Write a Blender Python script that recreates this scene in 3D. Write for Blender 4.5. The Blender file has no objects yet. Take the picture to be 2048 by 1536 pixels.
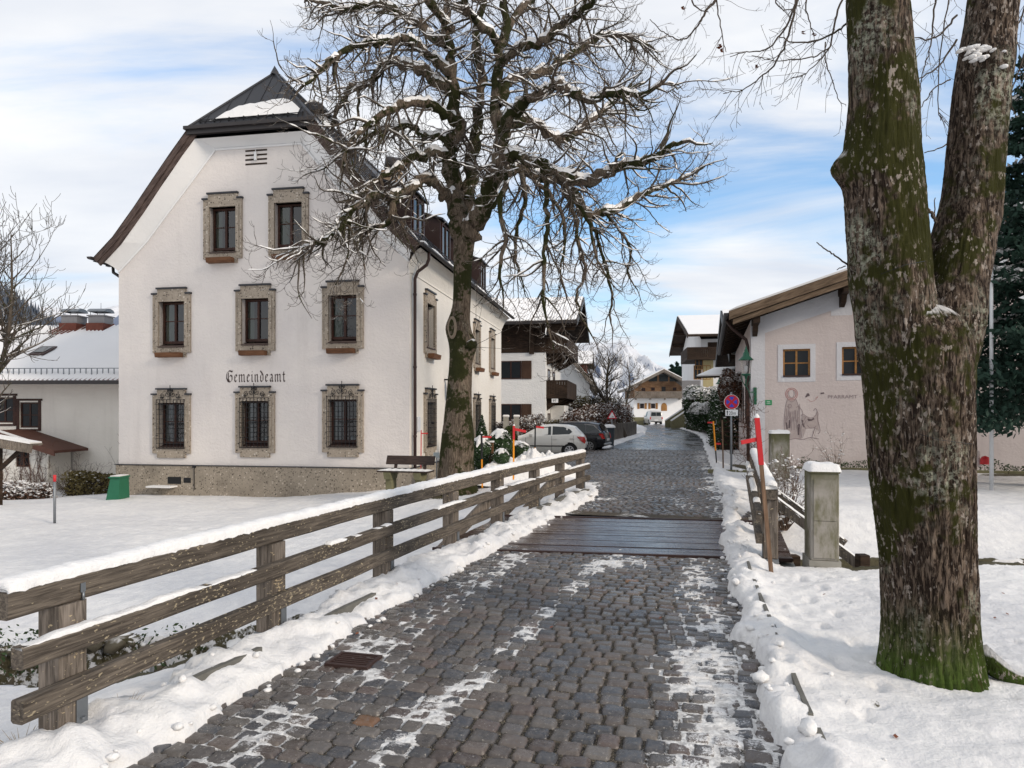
import bpy, bmesh, math, random
import numpy as np
from mathutils import Vector, Matrix, noise as mnoise
from mathutils.geometry import tessellate_polygon
rad = math.radians
scene = bpy.context.scene
COL = scene.collection
# ------------------------------------------------------------------ camera
EYE = 1.85
cam_d = bpy.data.cameras.new('camera'); cam = bpy.data.objects.new('camera', cam_d); COL.objects.link(cam)
cam.location = (0, 0, EYE); cam.rotation_euler = (rad(90), 0, 0)
cam_d.lens = 24.0; cam_d.sensor_width = 36; cam_d.shift_y = 57/2048
cam_d.clip_start = 0.05; cam_d.clip_end = 20000
scene.camera = cam
# ------------------------------------------------------------------ world
SUN_EL, SUN_AZ = rad(24), rad(124)      # azimuth from +Y towards +X
w = bpy.data.worlds.new('World'); scene.world = w; w.use_nodes = True
nt = w.node_tree; N = nt.nodes; Lk = nt.links; N.clear()
def wn(t, **k):
    n = N.new(t)
    for a, b in k.items(): setattr(n, a, b)
    return n
sky = wn('ShaderNodeTexSky', sky_type='NISHITA', sun_disc=False, sun_elevation=SUN_EL, sun_rotation=SUN_AZ)
sky.air_density = 1.0; sky.dust_density = 0.6; sky.ozone_density = 1.6
tc = wn('ShaderNodeTexCoord'); mp = wn('ShaderNodeMapping'); Lk.new(tc.outputs['Generated'], mp.inputs[0])
# project the sky direction on a flat cloud deck: (x,y)/(z+0.12)
sx = wn('ShaderNodeSeparateXYZ'); Lk.new(tc.outputs['Generated'], sx.inputs[0])
def m(op, a, b, c=None):
    n = wn('ShaderNodeMath', operation=op)
    for i, q in enumerate((a, b, c)):
        if q is None: continue
        if hasattr(q, 'is_linked') or hasattr(q, 'node'): Lk.new(q, n.inputs[i])
        else: n.inputs[i].default_value = q
    return n.outputs[0]
zz = m('ADD', m('MAXIMUM', sx.outputs[2], 0.0), 0.16)
px = m('DIVIDE', sx.outputs[0], zz); py = m('DIVIDE', sx.outputs[1], zz)
cx = wn('ShaderNodeCombineXYZ'); Lk.new(px, cx.inputs[0]); Lk.new(py, cx.inputs[1])
CLX = -0.10
mp2 = wn('ShaderNodeMapping'); Lk.new(cx.outputs[0], mp2.inputs[0])
mp2.inputs['Rotation'].default_value = (0, 0, rad(32)); mp2.inputs['Scale'].default_value = (0.55, 1.25, 1); mp2.inputs['Location'].default_value = (3.1, 0.75, 0)
n1 = wn('ShaderNodeTexNoise'); n1.inputs['Scale'].default_value = 1.15; n1.inputs['Detail'].default_value = 9; n1.inputs['Roughness'].default_value = 0.58; n1.inputs['Distortion'].default_value = 0.5
Lk.new(mp2.outputs[0], n1.inputs['Vector'])
n2 = wn('ShaderNodeTexNoise'); n2.inputs['Scale'].default_value = 0.42; n2.inputs['Detail'].default_value = 2
Lk.new(mp2.outputs[0], n2.inputs['Vector'])
# more cover to the left (-x), open blue to the centre-right
cov = m('ADD', m('MULTIPLY', n1.outputs[0], 0.85), m('MULTIPLY', n2.outputs[0], 0.35))
cov = m('ADD', cov, m('MULTIPLY', sx.outputs[0], CLX))
vd = wn('ShaderNodeVectorMath', operation='DOT_PRODUCT'); Lk.new(tc.outputs['Generated'], vd.inputs[0]); vd.inputs[1].default_value = Vector((.42, 1.0, .27)).normalized()
bank = wn('ShaderNodeMapRange'); bank.interpolation_type = 'SMOOTHSTEP'; Lk.new(vd.outputs['Value'], bank.inputs[0]); bank.inputs[1].default_value = .972; bank.inputs[2].default_value = .999; bank.inputs[3].default_value = 0; bank.inputs[4].default_value = .10
cov = m('ADD', cov, bank.outputs[0])
cov = m('ADD', cov, m('MULTIPLY', m('MAXIMUM', m('MULTIPLY', sx.outputs[1], -1.0), 0.0), 0.5))  # denser cloud behind the camera, out of view, added to brighten the facades
rmp = wn('ShaderNodeMapRange'); rmp.interpolation_type = 'SMOOTHSTEP'
Lk.new(cov, rmp.inputs[0]); rmp.inputs[1].default_value = 0.42; rmp.inputs[2].default_value = 0.68; rmp.inputs[3].default_value = 0.12; rmp.inputs[4].default_value = 0.97
n3 = wn('ShaderNodeTexNoise'); n3.inputs['Scale'].default_value = 2.2; n3.inputs['Detail'].default_value = 6; Lk.new(mp2.outputs[0], n3.inputs['Vector'])
cr = wn('ShaderNodeValToRGB'); Lk.new(n3.outputs[0], cr.inputs[0])
cr.color_ramp.elements[0].position = 0.3; cr.color_ramp.elements[0].color = (7.3, 7.7, 8.5, 1)
cr.color_ramp.elements[1].position = 0.7; cr.color_ramp.elements[1].color = (10.0, 10.0, 10.0, 1)
hue = wn('ShaderNodeMix', data_type='RGBA', blend_type='MULTIPLY'); hue.inputs[0].default_value = 1
Lk.new(sky.outputs[0], hue.inputs[6]); hue.inputs[7].default_value = (1.38, 2.0, 2.32, 1)
hz = wn('ShaderNodeMapRange'); hz.interpolation_type = 'SMOOTHSTEP'; Lk.new(sx.outputs[2], hz.inputs[0]); hz.inputs[1].default_value = 0.0; hz.inputs[2].default_value = 0.30; hz.inputs[3].default_value = 0.92; hz.inputs[4].default_value = 0.0
hzm = wn('ShaderNodeMix', data_type='RGBA'); Lk.new(hz.outputs[0], hzm.inputs[0]); Lk.new(hue.outputs[2], hzm.inputs[6]); hzm.inputs[7].default_value = (6.0, 7.5, 8.6, 1)
mixc = wn('ShaderNodeMix', data_type='RGBA'); Lk.new(rmp.outputs[0], mixc.inputs[0]); Lk.new(hzm.outputs[2], mixc.inputs[6]); Lk.new(cr.outputs[0], mixc.inputs[7])
bg = wn('ShaderNodeBackground'); bg.inputs[1].default_value = 0.085; Lk.new(mixc.outputs[2], bg.inputs[0])
out = wn('ShaderNodeOutputWorld'); Lk.new(bg.outputs[0], out.inputs[0])
# ------------------------------------------------------------------ sun
sd = bpy.data.lights.new('sun', 'SUN'); sd.energy = 2.1; sd.angle = rad(11); sd.color = (1.0, 0.88, 0.74)
so = bpy.data.objects.new('sun', sd); COL.objects.link(so)
sv = Vector((math.sin(SUN_AZ)*math.cos(SUN_EL), math.cos(SUN_AZ)*math.cos(SUN_EL), math.sin(SUN_EL)))
so.rotation_euler = sv.to_track_quat('Z', 'Y').to_euler()
scene.view_settings.view_transform = 'Standard'; scene.view_settings.look = 'None'
scene.view_settings.exposure = 0.30; scene.view_settings.gamma = 1
scene.cycles.use_denoising = True
scene.cycles.max_bounces = 6; scene.cycles.diffuse_bounces = 3; scene.cycles.glossy_bounces = 3; scene.cycles.transparent_max_bounces = 8
scene.cycles.caustics_reflective = False; scene.cycles.caustics_refractive = False

# ------------------------------------------------------------------ helpers
FPX = 1365.0
def P(u, v, Y):
    return Vector(((u-1024)/FPX*Y, Y, EYE+(825-v)/FPX*Y))
class MB:
    def __init__(s, xf=None): s.v = []; s.f = []; s.mi = []; s.xf = xf; s.cur = 0; s.sm = []; s.smooth = False
    def add(s, vs, fs):
        b = len(s.v)
        if s.xf: vs = [s.xf(*p) for p in vs]
        s.v.extend([tuple(p) for p in vs])
        for f in fs: s.f.append(tuple(i+b for i in f)); s.mi.append(s.cur); s.sm.append(s.smooth)
        return s
    def box(s, x0, x1, y0, y1, z0, z1, bev=0.0):
        if bev <= 0:
            s.add([(x0,y0,z0),(x1,y0,z0),(x1,y1,z0),(x0,y1,z0),(x0,y0,z1),(x1,y0,z1),(x1,y1,z1),(x0,y1,z1)],
                  [(0,3,2,1),(4,5,6,7),(0,1,5,4),(1,2,6,5),(2,3,7,6),(3,0,4,7)])
        else:
            bm = bmesh.new(); bmesh.ops.create_cube(bm, size=1)
            for q in bm.verts:
                q.co = Vector(((x0+x1)/2+q.co.x*(x1-x0), (y0+y1)/2+q.co.y*(y1-y0), (z0+z1)/2+q.co.z*(z1-z0)))
            bmesh.ops.bevel(bm, geom=bm.edges[:], offset=bev, segments=1, affect='EDGES')
            s.bm(bm)
        return s
    def bm(s, bm, mat=None):
        bm.verts.index_update()
        s.add([(mat @ q.co if mat else q.co) for q in bm.verts], [[q.index for q in f.verts] for f in bm.faces]); bm.free(); return s
    def prism(s, poly, ext):           # poly: list of 3-D points (planar), ext: vector
        n = len(poly); e = Vector(ext); a = [Vector(p) for p in poly]
        s.add(a+[p+e for p in a], [tuple(range(n))[::-1], tuple(range(n, 2*n))]+[(i, (i+1) % n, (i+1) % n+n, i+n) for i in range(n)])
        return s
    def quad(s, *p): return s.add(list(p), [tuple(range(len(p)))])
    def beam(s, a, b, wd, h, up=(0,0,1)):   # bar from a to b, wd sideways, h along up
        a = Vector(a); b = Vector(b); d = (b-a).normalized(); u = Vector(up)
        sd = d.cross(u)
        if sd.length < 1e-4: u = Vector((0,1,0)); sd = d.cross(u)
        sd.normalize(); u = sd.cross(d).normalized()
        sd *= wd/2; u *= h/2
        s.add([a-sd-u, a+sd-u, a+sd+u, a-sd+u, b-sd-u, b+sd-u, b+sd+u, b-sd+u],
              [(0,1,2,3),(7,6,5,4),(0,4,5,1),(1,5,6,2),(2,6,7,3),(3,7,4,0)])
        return s
    def tube(s, pts, rs, n=6, cap=True, jit=0.0, rng=None, smooth=True):
        pts = [Vector(p) for p in pts]
        if not hasattr(rs, '__len__'): rs = [rs]*len(pts)
        vs = []; fs = []; ref = None; sm0 = s.smooth; s.smooth = smooth
        for i, p in enumerate(pts):
            d = (pts[min(i+1, len(pts)-1)]-pts[max(i-1, 0)])
            d = d.normalized() if d.length > 1e-9 else Vector((0,0,1))
            if ref is None: ref = d.orthogonal().normalized()
            ref = ref-d*ref.dot(d); ref = ref.normalized() if ref.length > 1e-6 else d.orthogonal().normalized()
            bn = d.cross(ref)
            for k in range(n):
                a = 2*math.pi*k/n; r = rs[i]*(1+(rng.uniform(-jit, jit) if rng else 0))
                vs.append(p+ref*(math.cos(a)*r)+bn*(math.sin(a)*r))
        for i in range(len(pts)-1):
            for k in range(n):
                fs.append((i*n+k, i*n+(k+1) % n, (i+1)*n+(k+1) % n, (i+1)*n+k))
        if cap: fs.append(tuple(range(n))[::-1]); fs.append(tuple(range((len(pts)-1)*n, len(pts)*n)))
        s.add(vs, fs); s.smooth = sm0
        return s
    def lathe(s, prof, n=16, c=(0,0,0), smooth=True):   # prof [(r,z)]
        vs = []; fs = []; sm0 = s.smooth; s.smooth = smooth
        for r, z in prof:
            for k in range(n):
                a = 2*math.pi*k/n; vs.append((c[0]+r*math.cos(a), c[1]+r*math.sin(a), c[2]+z))
        for i in range(len(prof)-1):
            for k in range(n): fs.append((i*n+k, i*n+(k+1) % n, (i+1)*n+(k+1) % n, (i+1)*n+k))
        s.add(vs, fs); s.smooth = sm0
        return s
def wpos(o):
    p = Vector(o.location)
    while o.parent: o = o.parent; p = p+Vector(o.location)
    return p
def obj(name, mb, mats, parent=None, smooth=None, label=None):
    me = bpy.data.meshes.new(name)
    v = mb.v
    o = bpy.data.objects.new(name, me)
    if parent is not None:
        off = wpos(parent); v = [(a-off.x, b-off.y, c-off.z) for a, b, c in v]
        o.parent = parent
    me.from_pydata(v, [], mb.f)
    if not isinstance(mats, (list, tuple)): mats = [mats]
    for q in mats: me.materials.append(q)
    if len(mats) > 1: me.polygons.foreach_set('material_index', mb.mi)
    sm = mb.sm if smooth is None else [smooth]*len(mb.f)
    me.polygons.foreach_set('use_smooth', sm)
    me.update(); COL.objects.link(o)
    if label: o['label'] = label
    return o
def arr_obj(name, V, Fq, mat, parent=None, smooth=True, attrs=None):
    """V (n,3) float array, Fq (m,k) int array"""
    me = bpy.data.meshes.new(name); k = Fq.shape[1]
    V = np.asarray(V, dtype=np.float32)
    if parent is not None: V = V-np.array(wpos(parent), dtype=np.float32)
    me.vertices.add(len(V)); me.vertices.foreach_set('co', V.ravel())
    me.loops.add(Fq.size); me.loops.foreach_set('vertex_index', Fq.astype(np.int32).ravel())
    me.polygons.add(len(Fq)); me.polygons.foreach_set('loop_start', np.arange(0, Fq.size, k, dtype=np.int32))
    me.polygons.foreach_set('loop_total', np.full(len(Fq), k, dtype=np.int32))
    me.polygons.foreach_set('use_smooth', np.full(len(Fq), smooth, dtype=bool))
    me.update(calc_edges=True)
    for an, (kind, data) in (attrs or {}).items():
        at = me.attributes.new(an, kind, 'POINT')
        at.data.foreach_set('value' if kind == 'FLOAT' else 'color', np.asarray(data, dtype=np.float32).ravel())
    me.materials.append(mat)
    o = bpy.data.objects.new(name, me); COL.objects.link(o)
    if parent is not None: o.parent = parent
    return o
def tag(o, label=None, cat=None, group=None, kind=None):
    if label: o['label'] = label
    if cat: o['category'] = cat
    if group: o['group'] = group
    if kind: o['kind'] = kind
    return o
def thing(name, label, cat, loc=(0,0,0), group=None, rz=0):
    o = bpy.data.objects.new(name, None); o.empty_display_size = 0.2; COL.objects.link(o)
    o.location = loc; o.rotation_euler.z = rz
    return tag(o, label, cat, group)
def copy_tree(o, parent=None):
    c = o.copy(); COL.objects.link(c)
    if parent is not None: c.parent = parent
    for ch in list(o.children): copy_tree(ch, c)
    return c
class Frame:
    """local frame on a facade: s along it, t into the building, z up"""
    def __init__(s, o, ang):           # o (x,y), ang: direction of +s in plan (radians from +X)
        s.o = o; s.a = ang; s.fx = (math.cos(ang), math.sin(ang)); s.fy = (-math.sin(ang), math.cos(ang))
    def __call__(s, a, b, z): return (s.o[0]+a*s.fx[0]+b*s.fy[0], s.o[1]+a*s.fx[1]+b*s.fy[1], z)
    def pix(s, u, v, t=0):
        k = (u-1024)/FPX; ox = s.o[0]+t*s.fy[0]; oy = s.o[1]+t*s.fy[1]
        a = (k*oy-ox)/(s.fx[0]-k*s.fx[1]); Y = oy+a*s.fx[1]
        return a, EYE+(825-v)*Y/FPX
    def pos(s, z=0): return (s.o[0], s.o[1], z)
# numpy value noise
def _h(ix, iy, seed):
    n = (ix*374761393+iy*668265263+seed*1442695041).astype(np.int64) & 0xffffffff
    n = ((n ^ (n >> 13))*1274126177) & 0xffffffff
    n = (n ^ (n >> 16)) & 0xffffffff
    return n/4294967295.0
def vn(x, y, seed=0):
    x = np.asarray(x, float); y = np.asarray(y, float)
    ix = np.floor(x).astype(np.int64); iy = np.floor(y).astype(np.int64); fx = x-ix; fy = y-iy
    fx = fx*fx*(3-2*fx); fy = fy*fy*(3-2*fy)
    a = _h(ix, iy, seed); b = _h(ix+1, iy, seed); c = _h(ix, iy+1, seed); d = _h(ix+1, iy+1, seed)
    return (a*(1-fx)+b*fx)*(1-fy)+(c*(1-fx)+d*fx)*fy
def fbm(x, y, seed=0, oct=4, gain=0.5):
    r = 0; a = 1; t = 0
    for i in range(oct): r = r+a*vn(x*2**i+i*17.3, y*2**i-i*9.1, seed+i); t += a; a *= gain
    return r/t
def sst(a, b, x):
    t = np.clip((x-a)/(b-a), 0, 1); return t*t*(3-2*t)
# ------------------------------------------------------------------ materials
class Mat:
    def __init__(s, name, rough=0.8, spec=0.3):
        s.m = bpy.data.materials.new(name); s.m.use_nodes = True
        s.t = s.m.node_tree; s.p = s.t.nodes['Principled BSDF']
        s.p.inputs['Roughness'].default_value = rough; s.p.inputs['Specular IOR Level'].default_value = spec
        s.tc = s.t.nodes.new('ShaderNodeTexCoord')
    def n(s, t, **k):
        q = s.t.nodes.new(t)
        for a, b in k.items(): setattr(q, a, b)
        return q
    def l(s, a, b): s.t.links.new(a, b)
    def map(s, scale=(1,1,1), rot=(0,0,0), src='Object'):
        v = s.tc.outputs[src]
        if any(rot): q = s.n('ShaderNodeMapping'); s.l(v, q.inputs[0]); q.inputs['Rotation'].default_value = rot; v = q.outputs[0]
        q = s.n('ShaderNodeMapping'); s.l(v, q.inputs[0]); q.inputs['Scale'].default_value = scale
        return q.outputs[0]
    def noise(s, scale, vec=None, det=4, rough=0.55, dist=0):
        q = s.n('ShaderNodeTexNoise'); q.inputs['Scale'].default_value = scale; q.inputs['Detail'].default_value = det
        q.inputs['Roughness'].default_value = rough; q.inputs['Distortion'].default_value = dist
        s.l(vec if vec is not None else s.tc.outputs['Object'], q.inputs['Vector']); return q.outputs[0]
    def vor(s, scale, vec=None, feat='F1', out='Distance', rnd=1.0):
        q = s.n('ShaderNodeTexVoronoi', feature=feat); q.inputs['Scale'].default_value = scale; q.inputs['Randomness'].default_value = rnd
        s.l(vec if vec is not None else s.tc.outputs['Object'], q.inputs['Vector']); return q.outputs[out]
    def ramp(s, f, stops):
        q = s.n('ShaderNodeValToRGB'); s.l(f, q.inputs[0]); e = q.color_ramp.elements
        while len(e) < len(stops): e.new(0.5)
        for i, (p, c) in enumerate(stops):
            e[i].position = p; e[i].color = (c, c, c, 1) if not hasattr(c, '__len__') else (*c, 1)
        return q.outputs[0]
    def mix(s, f, a, b, mode='MIX'):
        q = s.n('ShaderNodeMix', data_type='RGBA', blend_type=mode)
        for i, x in ((0, f), (6, a), (7, b)):
            if hasattr(x, 'is_output') or hasattr(x, 'links'): s.l(x, q.inputs[i])
            elif i == 0: q.inputs[0].default_value = x
            else: q.inputs[i].default_value = (*x, 1)
        return q.outputs[2]
    def math(s, op, a, b=0.0):
        q = s.n('ShaderNodeMath', operation=op)
        for i, x in enumerate((a, b)):
            if hasattr(x, 'links'): s.l(x, q.inputs[i])
            else: q.inputs[i].default_value = x
        return q.outputs[0]
    def rng(s, f, a, b, c=0., d=1.):
        q = s.n('ShaderNodeMapRange', interpolation_type='SMOOTHSTEP'); s.l(f, q.inputs[0])
        for i, x in enumerate((a, b, c, d)): q.inputs[i+1].default_value = x
        return q.outputs[0]
    def col(s, c):
        if hasattr(c, 'links'): s.l(c, s.p.inputs['Base Color'])
        else: s.p.inputs['Base Color'].default_value = (*c, 1)
        return s
    def ro(s, f): s.l(f, s.p.inputs['Roughness']); return s
    def bump(s, h, st=0.3, dist=0.02):
        q = s.n('ShaderNodeBump'); s.l(h, q.inputs['Height']); q.inputs['Strength'].default_value = st; q.inputs['Distance'].default_value = dist
        s.l(q.outputs[0], s.p.inputs['Normal']); return s
    def nz(s, lo, hi, warp=0.25, sc=6.0):    # upward-facing mask (world normal z), for settled snow
        g = s.n('ShaderNodeNewGeometry'); x = s.n('ShaderNodeSeparateXYZ'); s.l(g.outputs['Normal'], x.inputs[0])
        k = s.math('ADD', x.outputs[2], s.math('MULTIPLY', s.math('SUBTRACT', s.noise(sc, g.outputs['Position'], 3), 0.5), warp*2))
        return s.rng(k, lo, hi)
    def posz(s):
        g = s.n('ShaderNodeNewGeometry'); x = s.n('ShaderNodeSeparateXYZ'); s.l(g.outputs['Position'], x.inputs[0]); return x.outputs[2]
M = {}
SNOWC = (0.78, 0.765, 0.75)
def plain(name, c, rough=0.7, metal=0, spec=0.3, var=0.12, sc=8, bump=0.0):
    a = Mat(name, rough, spec); n = a.noise(sc)
    a.col(a.mix(n, tuple(x*(1-var) for x in c), tuple(min(1, x*(1+var)) for x in c))); a.p.inputs['Metallic'].default_value = metal
    if bump: a.bump(a.noise(sc*6), bump, 0.01)
    M[name] = a.m; return a.m
def mk_snow():
    a = Mat('snow', 0.75, 0.25)
    big = a.noise(1.3, det=3); fine = a.noise(38, det=4, rough=.65); mid = a.noise(9, det=4)
    a.col(a.mix(big, (0.755, 0.745, 0.74), (0.80, 0.785, 0.765)))
    h = a.math('ADD', a.math('MULTIPLY', mid, 0.7), a.math('MULTIPLY', fine, 0.45))
    a.bump(h, 0.55, 0.05); a.p.inputs['Subsurface Weight'].default_value = 0.0
    M['snow'] = a.m
mk_snow()
def mk_ground():        # snow ground with earth / grass showing through a few thin spots
    a = Mat('snow_ground', 0.8, 0.2)
    at = a.n('ShaderNodeAttribute', attribute_name='bare')
    big = a.noise(0.6, det=3); fine = a.noise(30, det=5, rough=.7); mid = a.noise(4.5, det=3); pit = a.vor(3.1, feat='SMOOTH_F1')
    snow = a.mix(a.rng(a.math('ADD', a.math('MULTIPLY', big, .5), a.math('MULTIPLY', a.noise(5, det=7, rough=.72), .6)), .38, .72), (0.64, 0.635, 0.645), (0.80, 0.785, 0.765))
    grass = a.mix(a.noise(25), (0.035, 0.032, 0.016), (0.11, 0.095, 0.055))
    thr = a.math('ADD', at.outputs['Fac'], a.math('MULTIPLY', a.math('SUBTRACT', a.noise(9, det=6, rough=.7), 0.5), 1.3))
    f = a.rng(thr, 0.5, 0.62)
    a.col(a.mix(f, snow, grass))
    h = a.math('ADD', a.math('MULTIPLY', mid, 0.8), a.math('ADD', a.math('MULTIPLY', fine, 0.3), a.math('MULTIPLY', pit, 0.25)))
    a.bump(h, 0.65, 0.08); M['ground'] = a.m
mk_ground()
def mk_cobble():
    a = Mat('wet_cobble', 0.3, 0.5)
    at = a.n('ShaderNodeAttribute', attribute_name='tint')
    n = a.noise(22, det=5, rough=.7); n2 = a.noise(1.1, det=3)
    c = a.mix(n, at.outputs['Color'], (0.012, 0.012, 0.013), 'MIX'); 
    c = a.mix(a.rng(n, .35, .75), at.outputs['Color'], a.mix(0.5, at.outputs['Color'], (0.16, 0.14, 0.125)))
    frost = a.rng(a.noise(70, det=2), .64, .72)
    a.col(a.mix(frost, c, (0.28, 0.26, 0.23)))
    sa = a.n('ShaderNodeAttribute', attribute_name='snowamt')
    sf = a.rng(a.math('ADD', sa.outputs['Fac'], a.math('MULTIPLY', a.math('SUBTRACT', a.noise(75, det=5, rough=.8), 0.5), 1.7)), .78, 1.02)
    a.col(a.mix(sf, a.mix(frost, c, (0.28, 0.26, 0.23)), (0.66, 0.65, 0.64)))
    a.ro(a.rng(a.math('ADD', n2, a.math('MULTIPLY', n, 0.35)), 0.45, 0.85, 0.11, 0.44))
    a.bump(a.noise(28, det=6, rough=.7), 0.55, 0.012); M['cobble'] = a.m
mk_cobble()
def mk_joint():
    a = Mat('joint_grit', 0.85, 0.2)
    at = a.n('ShaderNodeAttribute', attribute_name='snowamt')
    g = a.ramp(a.noise(120, det=2, rough=.8), [(0.35, (0.02, 0.017, 0.014)), (0.55, (0.06, 0.05, 0.04)), (0.66, (0.35, 0.29, 0.2))])
    f = a.rng(a.math('ADD', at.outputs['Fac'], a.math('MULTIPLY', a.math('SUBTRACT', a.noise(60, det=5, rough=.8), 0.5), 1.5)), 0.30, 0.68)
    a.col(a.mix(f, g, a.mix(a.rng(a.noise(18, det=5, rough=.7), .38, .62), (0.46, 0.45, 0.44), (0.77, 0.76, 0.74)))); a.bump(a.noise(60, det=5), 0.7, 0.015); M['joint'] = a.m
mk_joint()
def mk_asphalt():
    a = Mat('wet_asphalt', 0.35, 0.5)
    mp_ = a.map((1.2, 0.25, 1)); n = a.noise(1.0, mp_, 4)
    a.col(a.mix(a.noise(30), (0.05, 0.053, 0.058), (0.11, 0.112, 0.118)))
    a.ro(a.rng(n, .35, .65, 0.10, 0.42)); a.bump(a.noise(25, det=5), 0.25, 0.02); M['asphalt'] = a.m
mk_asphalt()
def mk_plank():
    a = Mat('wet_deck_plank', 0.25, 0.5)
    at = a.n('ShaderNodeAttribute', attribute_name='tint')
    n = a.noise(3, a.map((1, 14, 1), (0, 0, rad(9))), 5)
    a.col(a.mix(n, (0.02, 0.012, 0.01), (0.085, 0.05, 0.042)))
    a.ro(a.rng(a.noise(1.4, a.map((.8, 3.5, 1), (0, 0, rad(9))), 3), .38, .62, 0.05, 0.30)); a.bump(n, 0.35, 0.01); M['plank'] = a.m
mk_plank()
def mk_stucco(name, c, c2, sc=1.0, bs=0.5, grime=0.0, gc=(0.25,0.22,0.2)):
    a = Mat(name, 0.85, 0.2)
    f = a.noise(0.55*sc, det=5, rough=.6)
    k = a.mix(a.rng(f, .3, .7), c, c2)
    if grime: 
        st = a.noise(1.0, a.map((2.2, 2.2, .22)), 5, .6)
        k = a.mix(a.math('MULTIPLY', a.rng(st, .5, .8), grime), k, gc)
    a.col(k)
    h = a.math('ADD', a.noise(14, det=5, rough=.6), a.math('MULTIPLY', a.noise(3.2, a.map((1, 1, 2.2)), 3), 0.8))
    a.bump(h, bs, 0.035); M[name] = a.m
mk_stucco('stucco_cream', (0.65, 0.605, 0.58), (0.72, 0.67, 0.63), grime=.22, gc=(.40, .36, .34))
mk_stucco('stucco_side', (0.70, 0.66, 0.60), (0.76, 0.72, 0.655), grime=.14, gc=(.45, .42, .38))
mk_stucco('stucco_white', (0.70, 0.70, 0.70), (0.76, 0.75, 0.74), bs=.25)
mk_stucco('stucco_house', (0.72, 0.72, 0.71), (0.79, 0.78, 0.76), bs=.8)
mk_stucco('stucco_pink', (0.56, 0.49, 0.475), (0.62, 0.55, 0.53), grime=.25, gc=(.36, .31, .30), bs=.35)
mk_stucco('stucco_band', (0.60, 0.60, 0.63), (0.66, 0.655, 0.68), grime=.2, gc=(.4, .38, .4), bs=.35)
mk_stucco('stucco_left', (0.78, 0.74, 0.67), (0.84, 0.80, 0.73), grime=.2, gc=(.4, .36, .31), bs=.6)
def mk_conglom(name, base, dark, light):
    a = Mat(name, 0.85, 0.2)
    v = a.vor(15, out='Color'); sep = a.n('ShaderNodeSeparateColor'); a.l(v, sep.inputs[0])
    sp = a.rng(a.vor(15), 0.25, 0.5)
    k = a.ramp(sep.outputs[0], [(0.0, dark), (0.22, tuple(x*.75 for x in base)), (0.5, base), (0.8, tuple(x*1.15 for x in base)), (0.97, light)])
    k = a.mix(sp, k, base)
    hole = a.rng(a.noise(20, det=3), 0.62, 0.68)
    k = a.mix(hole, k, (0.03, 0.026, 0.022)); k = a.mix(a.math('MULTIPLY', a.rng(a.noise(1.1, det=4), .45, .75), .45), k, tuple(x*.45 for x in base))
    a.col(k); a.bump(a.math('SUBTRACT', a.noise(30, det=4), a.math('MULTIPLY', hole, 1.0)), 0.6, 0.02); M[name] = a.m
mk_conglom('conglomerate', (0.36, 0.305, 0.245), (0.05, 0.04, 0.035), (0.62, 0.56, 0.48))
mk_conglom('plinth_stone', (0.31, 0.265, 0.21), (0.06, 0.045, 0.035), (0.55, 0.48, 0.4))
mk_conglom('rubble', (0.12, 0.10, 0.08), (0.02, 0.02, 0.02), (0.3, 0.27, 0.22))
def mk_wood(name, d, l, grain=(1.0, 1.0, 12.0), rot=(0,0,0), fleck=0.0, rough=.8, fc=(0.42, 0.34, 0.22), sc=3.0, plank=0.0):
    a = Mat(name, rough, 0.25)
    v = a.map(grain, rot); n = a.noise(sc, v, 6, .65, .4); b = a.noise(0.9, det=4)
    k = a.mix(a.rng(n, .3, .7), d, l); k = a.mix(a.math('MULTIPLY', a.rng(b, .4, .75), .6), k, tuple(x*.45 for x in d))
    if fleck:
        f = a.noise(30, a.map((1, 1, 2.2)), 2, .5); g = a.noise(1.7, det=2)
        ff = a.rng(a.math('ADD', f, a.math('MULTIPLY', g, fleck)), 0.86, 0.90)
        k = a.mix(ff, k, fc)
    a.col(k)
    a.bump(n, 0.45, 0.012); M[name] = a.m
RA = (0, 0, rad(-72))
mk_wood('rail_wood', (0.045, 0.036, 0.029), (0.175, 0.145, 0.115), (14, 1.2, 22), (0,0,rad(17)), fleck=.42, fc=(0.30, 0.25, 0.17))
mk_wood('post_wood', (0.07, 0.057, 0.046), (0.25, 0.21, 0.175), (16, 16, 1.2), fleck=.42)
mk_wood('dark_wood', (0.016, 0.010, 0.007), (0.06, 0.036, 0.022), (1.0, 1.0, 9))
mk_wood('chalet_wood', (0.11, 0.055, 0.028), (0.30, 0.18, 0.10), (.7, .7, 9), sc=2.5)
mk_wood('grey_wood', (0.10, 0.085, 0.07), (0.24, 0.21, 0.18), (9, 9, .8))
mk_wood('barge_wood', (0.095, 0.062, 0.038), (0.25, 0.175, 0.115), (1, 1, 10), rot=(0, rad(22), 0), sc=2.2)
mk_wood('honey_wood', (0.26, 0.125, 0.04), (0.42, 0.22, 0.08), (6, 6, 6))
mk_wood('frame_wood', (0.030, 0.012, 0.008), (0.07, 0.028, 0.018), (5, 5, 5), rough=.5)
mk_wood('box_wood', (0.10, 0.045, 0.022), (0.19, 0.09, 0.045), (1, 1, 8))
mk_wood('verge_wood', (0.040, 0.026, 0.022), (0.12, 0.085, 0.072), (1, 1, 7), rot=(0, rad(45), 0))
mk_wood('bench_wood', (0.022, 0.013, 0.010), (0.06, 0.038, 0.030), (1, 1, 9), rough=.55)
mk_wood('stick_wood', (0.12, 0.07, 0.04), (0.27, 0.17, 0.11), (14, 14, 1), rough=.7)
mk_wood('shutter_wood', (0.04, 0.02, 0.013), (0.09, 0.05, 0.033), (12, 12, 1))
plain('zinc', (0.22, 0.235, 0.25), 0.45, 0.7, var=.35, sc=9)
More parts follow.
